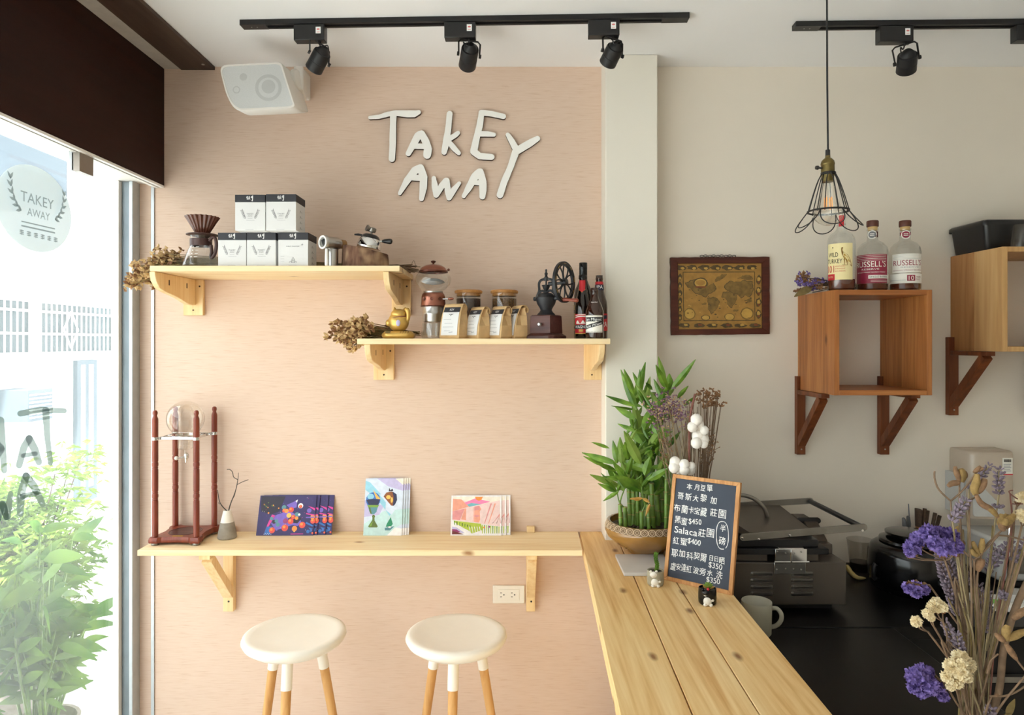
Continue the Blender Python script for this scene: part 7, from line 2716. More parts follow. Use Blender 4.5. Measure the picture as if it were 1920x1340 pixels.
mb.box(p0.x + 0.012, p1.x - 0.01, gy0 - 0.018, gy0 + 0.03, p1.z - 0.0005, p1.z + 0.003)
hg2 = ob('hinge_plate', mb, 'chrome', tgx, off=o_, bevel=0.001)
mb = MB()
for (x, y, yy) in ((437, 597, gy0 - 0.019), (505, 610, gy0 - 0.019), (577, 610, gy0 - 0.019), (636, 600, gy0 - 0.019), (430, 747, gy0 - 0.009), (505, 740, gy0 - 0.009), (572, 742, gy0 - 0.009), (636, 748, gy0 - 0.009)):
    p = P(1360 + x / 4.467, 900 + y / 4.467, yy)
    mb.lathe([(0, 0), (0.0026, 0), (0.002, 0.0014), (0, 0.0018)], p, 10, align((0, -1, 0)))
ob('rivets', mb, 'steel', hg2, off=o_)

# ---- mug behind the bar counter
mg = thing('mug', 'pale grey green mug behind the pine counter edge', 'mug', (0.758, 2.115, ZK + 0.0004))
mb = MB()
mb.lathe([(0, 0.0), (0.040, 0.0), (0.043, 0.004), (0.0455, 0.097), (0.0448, 0.100), (0.0430, 0.099), (0.0415, 0.03), (0.036, 0.008), (0, 0.007)], seg=40)
ob('cup', mb, 'mug_green', mg, angle=60)
mb = MB()
mb.tube(bez([(0.042, -0.004, 0.078), (0.058, -0.010, 0.080), (0.070, -0.014, 0.066), (0.070, -0.014, 0.046), (0.058, -0.010, 0.028), (0.041, -0.004, 0.020)], 20), 0.0052, 10, flat=1.3)
ob('handle', mb, 'mug_green', mg)

# ---- back of the counter
t = thing('plastic_cup', 'clear plastic cup with dark drink left at the bottom, by the wall', 'cup', (X(1613, 2.70), 2.70, ZK + 0.0004))
mb = MB(); mb.lathe([(0.036, 0.0), (0.049, 0.118), (0.0505, 0.121), (0.049, 0.122)], seg=32); mb.lathe([(0, 0.001), (0.036, 0.0)], seg=32)
ob('cup', mb, 'cup_plastic', t)
mb = MB(); mb.lathe([(0, 0.002), (0.0345, 0.002), (0.0375, 0.034), (0, 0.034)], seg=32)
ob('drink', mb, 'drink', t)
mb = MB()
c0 = P(1588, 1064, 2.60); c1 = P(1607, 1087, 2.585); c2 = P(1623, 1092, 2.58)
for p in (c0, c1, c2):
    p.z = max(p.z, ZK + 0.006)
path = bez([Vector((c0.x, c0.y, ZK + 0.052)), Vector((c0.x + 0.014, c0.y, ZK + 0.026)), Vector((c1.x, c1.y, ZK + 0.011)), Vector((c2.x, c2.y, ZK + 0.010))], 12)
mb.tube(path, [0.006, 0.010, 0.0115, 0.012, 0.012, 0.0118, 0.0115, 0.011, 0.010, 0.009, 0.008, 0.006, 0.003], 12, flat=0.75)
c = path[6].copy()
o2 = ob('fruit_peel', mb, 'peel_yellow', None, loc=c, off=c)
tag(o2, 'pale yellow curved peel leaning against the grill on the black counter', 'fruit peel')

t = thing('black_pot', 'round glossy black lidded pot on the kitchen counter', 'pot', (X(1705, 2.50), 2.50, ZK + 0.0004))
mb = MB(); mb.lathe([(0, 0), (0.115, 0), (0.128, 0.012), (0.138, 0.05), (0.139, 0.09), (0.136, 0.135), (0.126, 0.156), (0.108, 0.168), (0, 0.168)], seg=56)
ob('body', mb, 'black_gloss', t)
mb = MB(); mb.lathe([(0, 0.169), (0.098, 0.169), (0.102, 0.174), (0.099, 0.182), (0.080, 0.188), (0.060, 0.189), (0.060, 0.196), (0.080, 0.199), (0.080, 0.206), (0.05, 0.210), (0, 0.211)], seg=48)
ob('lid', mb, 'black_gloss', t)
for s_ in (-1, 1):
    mb = MB()
    mb.tube([(s_ * 0.139, -0.03, 0.10), (s_ * 0.146, -0.03, 0.09), (s_ * 0.146, -0.03, 0.05), (s_ * 0.139, -0.03, 0.045)], 0.008, 10)
    ob('handle', mb, 'black_plastic', t)

t = thing('utensil_holder', 'dark holder by the wall that stores brushes and spatulas', 'utensil holder', (1.615, 2.735, ZK + 0.0004))
mb = MB(); mb.lathe([(0, 0), (0.045, 0), (0.047, 0.12), (0.0455, 0.12), (0.043, 0.004), (0, 0.004)], seg=28)
ob('holder', mb, 'black_plastic', t)
hx_, hy_ = 1.615, 2.735
Uo = [('long_spoon', 'thin grey long spoon handle in the utensil holder', 1700, 943, 'utensil_grey', 'thin'), ('spatula', 'grey rubber spatula at the window side of the utensil holder', 1694, 970, 'utensil_grey', 'paddle'),
      ('spatula', 'second grey spatula behind the first in the utensil holder', 1706, 968, 'utensil_grey', 'paddle'),
      ('pastry_brush', 'widest wooden brush in the utensil holder', 1719, 953, 'utensil_wood', 'brush'), ('pastry_brush', 'narrow wooden brush beside the widest one', 1734, 953, 'utensil_wood', 'stick'),
      ('wooden_stick', 'plain wooden stick at the middle of the utensil holder', 1743, 958, 'utensil_wood', 'stick'), ('wooden_stick', 'plain wooden stick beside a small shiny ring in the holder', 1750, 960, 'utensil_wood', 'stick'), ('wooden_stick', 'wooden stick leaning farthest towards the flowers', 1762, 966, 'utensil_wood', 'stick')]
for k, (nm, lab, px, py, mat, kd) in enumerate(Uo):
    tp = P(px, py, 2.735)
    ft = Vector((hx_ + (tp.x - hx_) * 0.45, hy_ + 0.008 * ((k % 3) - 1), ZK + 0.008))
    tp.y = hy_ + 0.012 * ((k % 3) - 1)
    d = tp - ft
    mb = MB()
    if kd == 'thin':
        mb.tube([ft, tp], 0.0022, 8)
    elif kd == 'paddle':
        mb.tube([ft, ft + d * 0.55, ft + d * 0.62, ft + d * 0.85, tp - d * 0.02, tp], [0.004, 0.004, 0.010, 0.013, 0.010, 0.004], 10, flat=0.5)
    elif kd == 'brush':
        mb.tube([ft, ft + d * 0.55, ft + d * 0.7], [0.005, 0.006, 0.016], 10, flat=0.5)
        mb.m = 1
        mb.tube([ft + d * 0.70, tp], [0.017, 0.022], 12, flat=0.45)
    else:
        mb.tube([ft, ft + d * 0.7], [0.005, 0.0065], 8)
        mb.m = 1
        mb.tube([ft + d * 0.7, tp], [0.0068, 0.0075], 8)
    u = ob(nm, mb, [mat, 'twig'] if kd in ('brush', 'stick') else mat, None, loc=ft, off=ft)
    tag(u, lab, 'utensil', 'utensils in the holder by the wall')

# ---- plastic dispenser on the wall
dx0, dx1 = X(1823, 2.66), X(1914, 2.66)
t = thing('paper_dispenser', 'rounded plastic paper dispenser with a small white label on the cream wall', 'dispenser', ((dx0 + dx1) / 2, 2.8, 1.18))
mb = MB()
ztop, zbot = Z(848, 2.66), Z(975, 2.66)
out = rounded([(dx0, 2.799), (dx0 + 0.002, 2.672), (dx1 - 0.002, 2.672), (dx1, 2.799)], [0.001, 0.045, 0.045, 0.001], 6)
n = len(out)
cx_, cy_ = (dx0 + dx1) / 2, 2.74
lv_ = [(0.96, 0.97, zbot), (1.0, 1.0, zbot + 0.01), (1.0, 1.0, ztop - 0.015), (0.98, 0.985, ztop - 0.004), (0.94, 0.95, ztop)]
mb.add([(cx_ + (u - cx_) * q_, 2.799 + (v - 2.799) * p_, z) for q_, p_, z in lv_ for u, v in out], [(i * n + k, i * n + (k + 1) % n, (i + 1) * n + (k + 1) % n, (i + 1) * n + k) for i in range(4) for k in range(n)] + [tuple(range(n - 1, -1, -1)), tuple(4 * n + k for k in range(n))])
ob('cover', mb, 'dispenser_beige', t, off=t.location, angle=50)
mb = MB()
zm = Z(918, 2.66)
q_ = [(dx0 + 0.008, Z(895, 2.66)), (dx0 + 0.03, Z(905, 2.66)), (dx0 + 0.10, zbot + 0.075), (dx0 + 0.135, zbot + 0.03), (dx0 + 0.13, zbot + 0.010), (dx0 + 0.01, zbot + 0.012)]
mb.prism(rounded(q_, 0.012, 4), lambda u, v, t_: Vector((u, t_, v)), 2.6685, 2.6725)
ob('front_window', mb, 'dispenser_grey', t, off=t.location, bevel=0.001)
mb = MB()
for k in range(3):
    x = dx0 - 0.018 + 0.005 * k
    mb.box(x, x + 0.004, 2.70, 2.798, zbot + 0.012, Z(893, 2.66))
mb.box(dx0 - 0.002, dx0 + 0.001, 2.70, 2.798, zbot + 0.012, Z(893, 2.66))
ob('side_ribs', mb, 'dispenser_grey', t, off=t.location)
mb = MB()
sx0, sx1, sz1, sz0 = X(1880, 2.67), X(1899, 2.67), Z(858.5, 2.67), Z(891, 2.67)
mb.box(sx0, sx1, 2.6708, 2.6718, sz0, sz1)
mb.m = 1
for k in range(12):
    x = sx0 + 0.005 + 0.0024 * k
    mb.box(x, x + (0.0016 if k % 3 else 0.0009), 2.6702, 2.6707, sz1 - 0.016, sz1 - 0.005)
mb.m = 2
for k in range(5):
    mb.box(sx0 + 0.004, sx1 - 0.006 - 0.004 * (k % 2), 2.6702, 2.6707, sz1 - 0.026 - 0.0065 * k, sz1 - 0.0235 - 0.0065 * k)
mb.m = 3
mb.box(sx0 + 0.002, sx1 + 0.0005, 2.6700, 2.6706, sz0 + 0.001, sz0 + 0.006)
ob('label', mb, ['label_white', 'dark_print', 'light_print', 'red_print'], t, off=t.location)

# ---- appliance, post and scale behind the flowers
t = thing('grey_appliance', 'grey box shaped appliance behind the foreground flowers on the kitchen counter', 'appliance', (1.93, 2.62, ZK + 0.0004))
mb = MB(); mb.box(-0.14, 0.16, -0.11, 0.12, 0.02, 0.17)
ob('housing', mb, 'dispenser_grey', t, bevel=0.014, seg=3)
mb = MB(); mb.box(-0.13, 0.15, -0.10, 0.11, 0.0, 0.0195)
ob('foot', mb, 'black_plastic', t)
mb = MB(); mb.box(-0.10, 0.12, -0.1125, -0.1102, 0.05, 0.14)
ob('front_panel', mb, 'brushed_steel', t, bevel=0.001)
t = thing('steel_post', 'thin upright steel post on the kitchen counter behind the flowers', 'post', (X(1893, 2.42), 2.42, ZK + 0.0004))
mb = MB(); mb.lathe([(0, 0.004), (0.0075, 0.004), (0.0075, 0.27), (0.006, 0.275), (0, 0.275)], seg=20)
ob('post', mb, 'chrome', t)
mb = MB(); mb.lathe([(0, 0), (0.02, 0), (0.018, 0.0038), (0, 0.0038)], seg=24)
ob('base', mb, 'steel', t)
t = thing('kitchen_scale', 'white kitchen scale with a green panel behind the foreground flowers', 'scale', (X(1875, 2.31), 2.32, ZK + 0.0004), rad(-12))
mb = MB(); mb.box(-0.075, 0.115, -0.055, 0.06, 0.004, 0.026)
ob('body', mb, 'white_plastic', t, bevel=0.006, seg=3)
mb = MB(); mb.box(-0.045, 0.0, -0.04, 0.0, 0.0262, 0.0268)
ob('panel', mb, 'green_screen', t)
mb = MB(); mb.box(0.025, 0.115, -0.02, 0.058, 0.0262, 0.052)
ob('platform', mb, 'dispenser_grey', t, bevel=0.004)
mb = MB()
for sx, sy in ((-.06, -.04), (.1, -.04), (-.06, .045), (.1, .045)):
    mb.lathe([(0, 0), (0.008, 0), (0.008, 0.0038), (0, 0.0038)], (sx, sy, 0), 12)
ob('feet', mb, 'black_plastic', t)

# ---- wooden cubes on brackets
def wall_bracket(x0, x1, zt, y0, zb):
    mb = MB()
    xm = (x0 + x1) / 2
    mb.box(x0, x1, 2.772, 2.7985, zb, zt + 0.055)
    mb.box(x0 + 0.001, x1 - 0.001, y0, 2.7715, zt - 0.0175, zt - 0.0006)
    a, b = Vector((xm, y0 + 0.022, zt - 0.018)), Vector((xm, 2.778, zb + 0.045))
    d = (b - a).normalized()
    M = Matrix((Vector((1, 0, 0)), Vector((0, d.z, -d.y)), d)).transposed()
    mb.obox((a + b) / 2, ((x1 - x0) * 0.9, 0.030, (b - a).length), M)
    return mb


def wall_cube(label, x0, y0, z0, w, h, mats, brackets, boards, group, bdepth):
    t = thing('wall_cube_shelf', label, 'shelf', (x0 + w / 2, 2.8, z0), group=group)
    th = 0.0185
    o_ = t.location
    for nm, b_ in (('side_panel', (x0, x0 + th, y0, 2.798, z0, z0 + h)), ('side_panel', (x0 + w - th, x0 + w, y0, 2.798, z0, z0 + h)), ('top_panel', (x0 + th + 0.0004, x0 + w - th - 0.0004, y0, 2.798, z0 + h - th, z0 + h)), ('bottom_panel', (x0 + th + 0.0004, x0 + w - th - 0.0004, y0, 2.798, z0, z0 + th))):
        mb = MB()
        if nm == 'side_panel' and boards:
            ym = y0 + (2.798 - y0) * 0.52
            mb.box(b_[0], b_[1], y0, ym - 0.0006, b_[4], b_[5]); mb.m = 1
            mb.box(b_[0], b_[1], ym + 0.0006, 2.798, b_[4], b_[5])
        else:
            mb.box(*b_)
        ob(nm, mb, [mats[0], mats[1]] if nm == 'side_panel' else mats[2], t, off=o_, bevel=0.0012)
    for (a, b, zb) in brackets:
        mb = wall_bracket(a, b, z0, bdepth, zb)
        br = ob('bracket', mb, 'bracket_wood', t, off=o_, bevel=0.0012)
        mb = MB(); mb.lathe([(0, 0), (0.003, 0), (0.003, 0.002), (0, 0.0025)], ((a + b) / 2, 2.7718, zb + 0.022), 10, align((0, -1, 0)))
        ob('screw', mb, 'steel', br, off=o_)
    return t


C1Y = 2.48
CX0, CX1 = X(1564.5, C1Y), X(1748, C1Y)
C1Z0, C1Z1 = Z(741, C1Y), Z(543, C1Y)
wall_cube('reddish brown open wooden cube shelf carrying the whiskey bottles', CX0, C1Y, C1Z0, CX1 - CX0, C1Z1 - C1Z0, ('teak', 'teak', 'teak_flat'), [(1.158, 1.192, Z(850, WALL)), (1.496, 1.533, Z(850, WALL))], False, 'open wooden cube shelves', 2.56)
C2Y = 2.50
C2X = X(1880, C2Y)
C2Z1 = Z(462, C2Y); C2Z0 = Z(659, C2Y)
wall_cube('paler two tone wooden cube shelf carrying the black bin, cut by the picture edge', C2X, C2Y, C2Z0, 0.36, C2Z1 - C2Z0, ('ash_light', 'ash_tan', 'ash_light'), [(1.776, 1.814, Z(777, WALL)), (2.10, 2.137, Z(777, WALL))], True, 'open wooden cube shelves', 2.56)

t = thing('storage_bin', 'black plastic lidded bin on the paler wooden cube', 'bin', (1.95, 2.67, C2Z1 + 0.0004))
mb = MB()
x0, x1, y0, y1, hz = -0.165, 0.18, -0.095, 0.115, 0.098
q_ = rounded([(x0, y0), (x1, y0), (x1, y1), (x0, y1)], 0.02, 5)
n = len(q_)
mb.add([(u * s_, 0.01 + (v - 0.01) * s_, z) for s_, z in ((0.91, 0.0), (0.93, 0.004), (1.0, hz)) for u, v in q_], [(i * n + k, i * n + (k + 1) % n, (i + 1) * n + (k + 1) % n, (i + 1) * n + k) for i in range(2) for k in range(n)] + [tuple(range(n - 1, -1, -1))])
ob('bin_body', mb, 'black_plastic', t)
mb = MB()
mb.add([(u * s_, 0.01 + (v - 0.01) * s_, z) for s_, z in ((1.045, hz - 0.008), (1.05, hz - 0.006), (1.045, hz + 0.008), (1.0, hz + 0.014)) for u, v in q_], [(i * n + k, i * n + (k + 1) % n, (i + 1) * n + (k + 1) % n, (i + 1) * n + k) for i in range(3) for k in range(n)] + [tuple(3 * n + k for k in range(n))])
ob('bin_lid', mb, 'black_plastic', t, angle=50)
t = thing('plastic_tumbler', 'upside down clear plastic tumbler before the black bin', 'cup', (X(1914, 2.53), 2.533, C2Z1 + 0.0004))
mb = MB(); mb.lathe([(0.030, 0), (0.0305, 0.002), (0.022, 0.082), (0.020, 0.085), (0, 0.0855)], seg=28)
ob('tumbler', mb, 'cup_plastic', t)

# ---- whiskey bottles
WG = 'whiskey bottles on the wooden cube'
bz = C1Z1


def whiskey(label, px, d, prof, fill, cap):
    t = thing('whiskey_bottle', label, 'bottle', (X(px, d), d, bz + 0.0004), rad(cap), WG)
    bottle_body(t, prof, 'jar_glass', 44)
    mb = MB()
    r = prof[2][0] - 0.003
    mb.lathe([(0, 0.006), (r - 0.004, 0.006), (r, 0.010), (r, fill), (0, fill)], seg=40)
    ob('whiskey', mb, 'whiskey', t)
    return t


t = whiskey('tallest whiskey bottle with yellow bird label under the pendant lamp', 1577.5, 2.585, [(0, 0.001), (0.046, 0.001), (0.0495, 0.006), (0.0495, 0.185), (0.047, 0.202), (0.038, 0.218), (0.024, 0.228), (0.0165, 0.238), (0.0155, 0.262), (0.0150, 0.285)], 0.045, -29)
mb = MB(); mb.lathe([(0.0152, 0.255), (0.0158, 0.256), (0.0158, 0.300), (0.0150, 0.303), (0, 0.303)], seg=28)
ob('cap', mb, 'label_white', t)
mb = MB(); wrap(mb, 0.0160, -0.008, 0.010, 0.245, 0.287)
ob('neck_strip', mb, 'red_print', t)
r_ = 0.0495
f = cylfn((0, 0, 0), r_)
mb = MB(); wrap(mb, r_, -0.052, 0.045, 0.042, 0.178)
mb.m = 1; wrap(mb, r_, -0.052, -0.020, 0.042, 0.064, t=0.0010)
mb.m = 2; mb.flat([(-0.028, 0.160), (-0.030, 0.163), (-0.0275, 0.166), (-0.025, 0.163)], lambda u, v: f(u, v, 0.001))
lb = ob('label', mb, ['label_cream', 'red_print', 'dark_print'], t)
mb = MB()
mb.text('WILD', lambda u, v: f(u, v, 0.0013), -0.046, 0.128, 0.0165, 0.038)
mb.text('TURKEY', lambda u, v: f(u, v, 0.0013), -0.052, 0.104, 0.0165, 0.058)
mb.m = 1
mb.text('101', lambda u, v: f(u, v, 0.0013), -0.050, 0.070, 0.026, 0.028)
for k, tx_ in enumerate(('KENTUCKY', 'STRAIGHT', 'BOURBON')):
    mb.text(tx_, lambda u, v: f(u, v, 0.0013), -0.018, 0.090 - 0.009 * k, 0.0045, 0.034)
mb.m = 2
mb.text('ESTD', lambda u, v: f(u, v, 0.0013), -0.047, 0.050, 0.006, 0.02)
ob('label_lettering', mb, ['dark_print', 'red_print', 'label_cream'], lb)
mb = MB()
S = lambda *p, m=0: (setattr(mb, 'm', m), mb.stroke([(a * .001, b * .001, c * .001) for a, b, c in p], lambda u, v, t_: f(u, v, 0.0013), 0, None))
S((6, 160, 2.5), (4, 154, 2), (5, 146, 2.4), (10, 138, 6), (18, 128, 9), (26, 116, 8), (34, 102, 4), (39, 92, 1.5))
S((6, 160, 2.6), (2, 159, 0.8)); S((12, 118, 2), (14, 106, 1.2), (12, 98, 0.8)); S((20, 116, 2), (22, 104, 1.2), (24, 97, 0.8))
S((12, 136, 2.5), (22, 124, 3), (32, 108, 1.5), m=1); S((10, 130, 1.5), (18, 118, 2), (26, 108, 1), m=1)
S((6, 97, 0.7), (20, 96, 0.9), (38, 97, 0.7))
ob('label_bird', mb, ['turkey_brown', 'label_gold'], lb)


def russell(label, px, d, kind):
    R_ = 0.0545
    t = whiskey(label, px, d, [(0, 0.001), (0.050, 0.001), (0.0545, 0.006), (R_, 0.150), (0.051, 0.168), (0.040, 0.184), (0.026, 0.192), (0.0195, 0.198), (0.0190, 0.232), (0.0205, 0.234), (0.0205, 0.240), (0.0185, 0.241)], 0.030, -32 if kind == 'crimson' else -21)
    mb = MB(); mb.lathe([(0, 0.234), (0.0165, 0.234), (0.0175, 0.2475), (0, 0.2475)], seg=28)
    ob('cork', mb, 'cork', t)
    mb = MB(); mb.lathe([(0, 0.248), (0.0205, 0.248), (0.0212, 0.250), (0.0212, 0.268), (0.0195, 0.271), (0, 0.271)], seg=32)
    ob('stopper', mb, 'cork_brown', t)
    f = cylfn((0, 0, 0), R_)
    wrap_ = lambda m_, a, b, c, d_, tt=0.0006: (setattr(mb, 'm', m_), wrap(mb, R_, a, b, c, d_, t=tt))
    T_ = lambda m_, s_, x, y, h, w, tt=0.0016: (setattr(mb, 'm', m_), mb.text(s_, lambda u, v: f(u, v, tt), x, y, h, w))
    mb = MB()
    if kind == 'crimson':
        wrap_(0, -0.070, 0.062, 0.030, 0.138)
        wrap_(1, -0.010, 0.070, 0.047, 0.060, 0.0011)
        lb = ob('label', mb, ['label_crimson', 'label_white'], t)
        mb = MB()
        T_(0, "RUSSELL'S", -0.060, 0.091, 0.021, 0.112)
        T_(0, 'RESERVE', -0.034, 0.0795, 0.006, 0.060)
        T_(0, 'KENTUCKY STRAIGHT BOURBON WHISKEY', -0.055, 0.069, 0.004, 0.105)
        T_(1, 'SINGLE BARREL', -0.006, 0.0505, 0.0065, 0.066, 0.0021)
        for k in range(4):
            mb.m = 0
            mb.stroke([(-0.06, 0.134 - 0.006 * k, 0.0006), (0.055, 0.134 - 0.006 * k, 0.0006)], lambda u, v, t_: f(u, v, 0.0016), 0, None) if False else gridpatch(mb, lambda u, v: f(u, v, 0.0016), -0.06, 0.055, 0.1335 - 0.006 * k, 0.1345 - 0.006 * k, 14)
        for k in range(2):
            gridpatch(mb, lambda u, v: f(u, v, 0.0016), -0.002, 0.058, 0.040 - 0.005 * k, 0.0412 - 0.005 * k, 10)
        ob('label_lettering', mb, ['label_white', 'dark_print'], lb)
    else:
        wrap_(0, -0.056, 0.062, 0.070, 0.140)
        wrap_(0, -0.070, 0.066, 0.030, 0.066)
        wrap_(1, -0.002, 0.026, 0.038, 0.060, 0.0011)
        lb = ob('label', mb, ['label_white', 'label_crimson'], t)
        mb = MB()
        T_(0, "RUSSELL'S", -0.049, 0.0965, 0.020, 0.102)
        T_(2, 'RESERVE', -0.022, 0.087, 0.005, 0.062)
        T_(0, 'KENTUCKY STRAIGHT BOURBON', -0.050, 0.0765, 0.004, 0.105)
        T_(1, '10', 0.003, 0.041, 0.016, 0.018, 0.0021)
        T_(0, 'YEAR', 0.029, 0.050, 0.006, 0.022)
        T_(0, 'OLD', 0.029, 0.041, 0.006, 0.018)
        for k in range(4):
            mb.m = 2
            gridpatch(mb, lambda u, v: f(u, v, 0.0016), -0.05, 0.055, 0.1355 - 0.005 * k, 0.1362 - 0.005 * k, 14)
        mb.m = 2
        gridpatch(mb, lambda u, v: f(u, v, 0.0016), -0.065, -0.006, 0.041, 0.0425, 8)
        ob('label_lettering', mb, ['label_crimson', 'label_white', 'light_print'], lb)
    f2 = cylfn((0, 0, 0), 0.0196)
    mb = MB()
    if kind != 'crimson':
        wrap(mb, 0.0196, -0.022, 0.022, 0.214, 0.226); mb.m = 1
    else:
        mb.m = 0
        wrap(mb, 0.0196, 0.010, 0.024, 0.206, 0.228); mb.m = 1
    mb.flat(circle(24, 0.0165, 0, 0.216, 0.0165), lambda u, v: f2(u, v, 0.0012)); mb.m = 2
    mb.flat(circle(24, 0.0125, 0, 0.216, 0.0125), lambda u, v: f2(u, v, 0.0016)); mb.m = 1
    for q_ in (-0.004, 0.002):
        mb.flat([(-0.008, 0.216 + q_), (0.008, 0.216 + q_), (0.006, 0.2185 + q_), (-0.006, 0.2185 + q_)], lambda u, v: f2(u, v, 0.002))
    ob('neck_seal', mb, ['label_crimson' if kind != 'crimson' else 'cork_brown', 'label_white', 'grey_print' if kind == 'crimson' else 'label_crimson'], t)


russell('round shouldered whiskey bottle with crimson label in the middle', 1636, 2.60, 'crimson')
russell('round shouldered whiskey bottle with white label at the outer corner of the cube', 1697, 2.60, 'white')

# ---- dried purple flowers lying on the cube
t = thing('dried_statice_bunch', 'bunch of dried purple flowers lying on the wooden cube behind the bird label bottle', 'dried flowers', (1.24, 2.68, bz))
st = MB(); pu = MB(); lv2 = MB()
rr = random.Random(31)
for k in range(16):
    a = Vector((1.30 + rr.uniform(-.02, .10), 2.68 + rr.uniform(-.04, .04), bz + 0.006 + rr.uniform(0, .02)))
    b = Vector((X(1520, 2.65) + rr.uniform(-.05, .05), 2.65 + rr.uniform(-.04, .04), bz + rr.uniform(0.004, 0.062)))
    st.tube(bez([a, a.lerp(b, .5) + Vector((0, 0, .01)), b], 5), 0.0016, 5)
    for j in range(9):
        p = b + Vector((rr.gauss(0, .014), rr.gauss(0, .012), abs(rr.gauss(0, .010))))
        for f_ in range(4):
            e = Vector((rr.uniform(-1, 1), rr.uniform(-1, 1), rr.uniform(-.4, 1))).normalized()
            pu.m = 0 if k % 3 else 1
            pu.leaf(p, p + e * rr.uniform(.007, .013), .008, n=2, fold=.5)
    if k % 3 == 0:
        lv2.leaf(a, a + Vector((rr.uniform(-.07, -.02), -.02, .03)), .012, n=4)
p = P(1512, 548, 2.60)
lv2.leaf(p + Vector((0.03, 0.02, 0.02)), P(1489, 552, 2.60), 0.030, side=(0, 0.4, 1), n=6, droop=0.1)
ob('stems', st, 'twig', t, off=t.location)
ob('flowers', pu, ['statice_purple', 'dry_brown'], t, off=t.location)
ob('leaves', lv2, 'dry_olive', t, off=t.location)

# ================================================================== FOREGROUND FLOWERS ON THE BENCH
FV = Vector((0.812, 1.20, ZK))
fv = thing('flower_vase', 'plain vase under the foreground dried flowers on the black bench', 'vase', FV + Vector((0, 0, 0.0004)))
mb = MB(); mb.lathe([(0, 0), (0.050, 0), (0.055, 0.006), (0.058, 0.08), (0.046, 0.15), (0.036, 0.18), (0.038, 0.19), (0.035, 0.19), (0.033, 0.18), (0.043, 0.15), (0.052, 0.08), (0.048, 0.012), (0, 0.010)], seg=40)
ob('vase', mb, 'ceramic_white', fv)
rf = random.Random(41)
ZF = FV.z + 0.02


def base_pt(px=None):
    """where a stem stands in the vase"""
    a = rf.uniform(0, 2 * PI); q = 0.020 * math.sqrt(rf.random())
    return Vector((FV.x + q * math.cos(a), FV.y + q * math.sin(a), FV.z + 0.03))


def neck_pt(b):
    a = rf.uniform(0, 2 * PI); q = 0.024 * math.sqrt(rf.random())
    return Vector((FV.x + q * math.cos(a), FV.y + q * math.sin(a), FV.z + 0.19))


def stem_path(end, mids=()):
    b = base_pt(); nk = neck_pt(b)
    return bez([b, nk] + list(mids) + [end], 8 * (len(mids) + 2))


def A(px, py, d=1.2):
    return P(px, py, d)


def flower_thing(name, label, cat, group):
    return thing(name, label, cat, FV + Vector((rf.uniform(-.01, .01), rf.uniform(-.01, .01), 0.03)), group=group)


# ---- lavender
def lavender(label, p0, p1, r, n, mids=(), whorl=None, group='dried lavender in the foreground'):
    t = flower_thing('dried_lavender', label, 'lavender', group)
    p0, p1 = Vector(p0), Vector(p1)
    mb = MB()
    pts = stem_path(p0, mids)
    mb.tube(pts, 0.0014, 6)
    mb.tube([p0, p0.lerp(p1, 0.95)], 0.0012, 6)
    ob('stem', mb, 'stem_dry' if rf.random() < 0.7 else 'stem_brown', t, off=t.location)
    mb = MB()
    ax = (p1 - p0)
    L_ = ax.length
    ax.normalize()
    a_, b_, _ = frame_of(ax)
    nw = max(4, int(L_ / 0.0075))

    def bud(c, d, s_):
        M = align(d)
        mb.tube([c, c + d * s_ * 0.35, c + d * s_ * 0.8, c + d * s_], [s_ * 0.12, s_ * 0.25, s_ * 0.24, s_ * 0.10], 6)
    for i in range(nw + 1):
        q = i / nw
        c = p0 + ax * L_ * q
        prof = math.sin(PI * min(1, 0.18 + 0.78 * q)) ** 0.6
        m = max(4, int(n * prof))
        for k in range(m):
            an = 2 * PI * k / m + i * 0.5 + rf.uniform(-.2, .2)
            o_ = a_ * math.cos(an) + b_ * math.sin(an)
            bud(c + o_ * r * 0.25, (o_ * 0.85 + ax * rf.uniform(0.5, 1.1)).normalized(), r * rf.uniform(0.75, 1.0) * (0.65 + 0.35 * prof))
    if whorl:
        for k in range(8):
            an = 2 * PI * k / 8
            o_ = a_ * math.cos(an) + b_ * math.sin(an)
            bud(Vector(whorl) + o_ * 0.002, (o_ + ax * 0.7).normalized(), r * 0.9)
    ob('flower_spike', mb, 'lavender', t, off=t.location)


LAVG = 'dried lavender in the foreground'
lavender('straight upright lavender spike in front of the label of the wall dispenser', A(1873, 926, 1.19), A(1873, 880, 1.19), 0.0105, 8, [A(1862, 1010, 1.19), A(1846, 1120, 1.19)], whorl=A(1871.5, 952, 1.19))
lavender('lavender spike leaning outward at the very top of the bunch', A(1817, 917, 1.22), A(1856, 873, 1.22), 0.0095, 7, [A(1806, 1000, 1.22), A(1812, 1120, 1.21)])
lavender('short thick lavender spike on the lower left edge of the dispenser', A(1786, 977, 1.16), A(1811, 938, 1.16), 0.0115, 9, [A(1790, 1010, 1.16), A(1806, 1130, 1.17)])
lavender('longest lavender spike hanging beside the upper purple cluster', A(1796, 1152, 1.21), A(1757, 1030, 1.21), 0.0120, 10, [A(1806, 1200, 1.20)])
lavender('long lavender spike tucked behind the longest one', A(1806, 1146, 1.24), A(1778, 1046, 1.24), 0.0115, 9, [A(1812, 1210, 1.23)])
lavender('lavender spike at the height of the kitchen scale, topmost of the inner ones', A(1862, 1060, 1.22), A(1894, 1016, 1.22), 0.0105, 8, [A(1850, 1120, 1.21)])
lavender('lavender spike in the middle beside the fork of the long stem', A(1852, 1072, 1.25), A(1868, 1024, 1.25), 0.0105, 8, [A(1846, 1150, 1.24)])
lavender('lavender spike cut by the picture edge', A(1898, 1052, 1.2), A(1924, 1014, 1.2), 0.0105, 8, [A(1870, 1130, 1.2), A(1850, 1220, 1.2)])
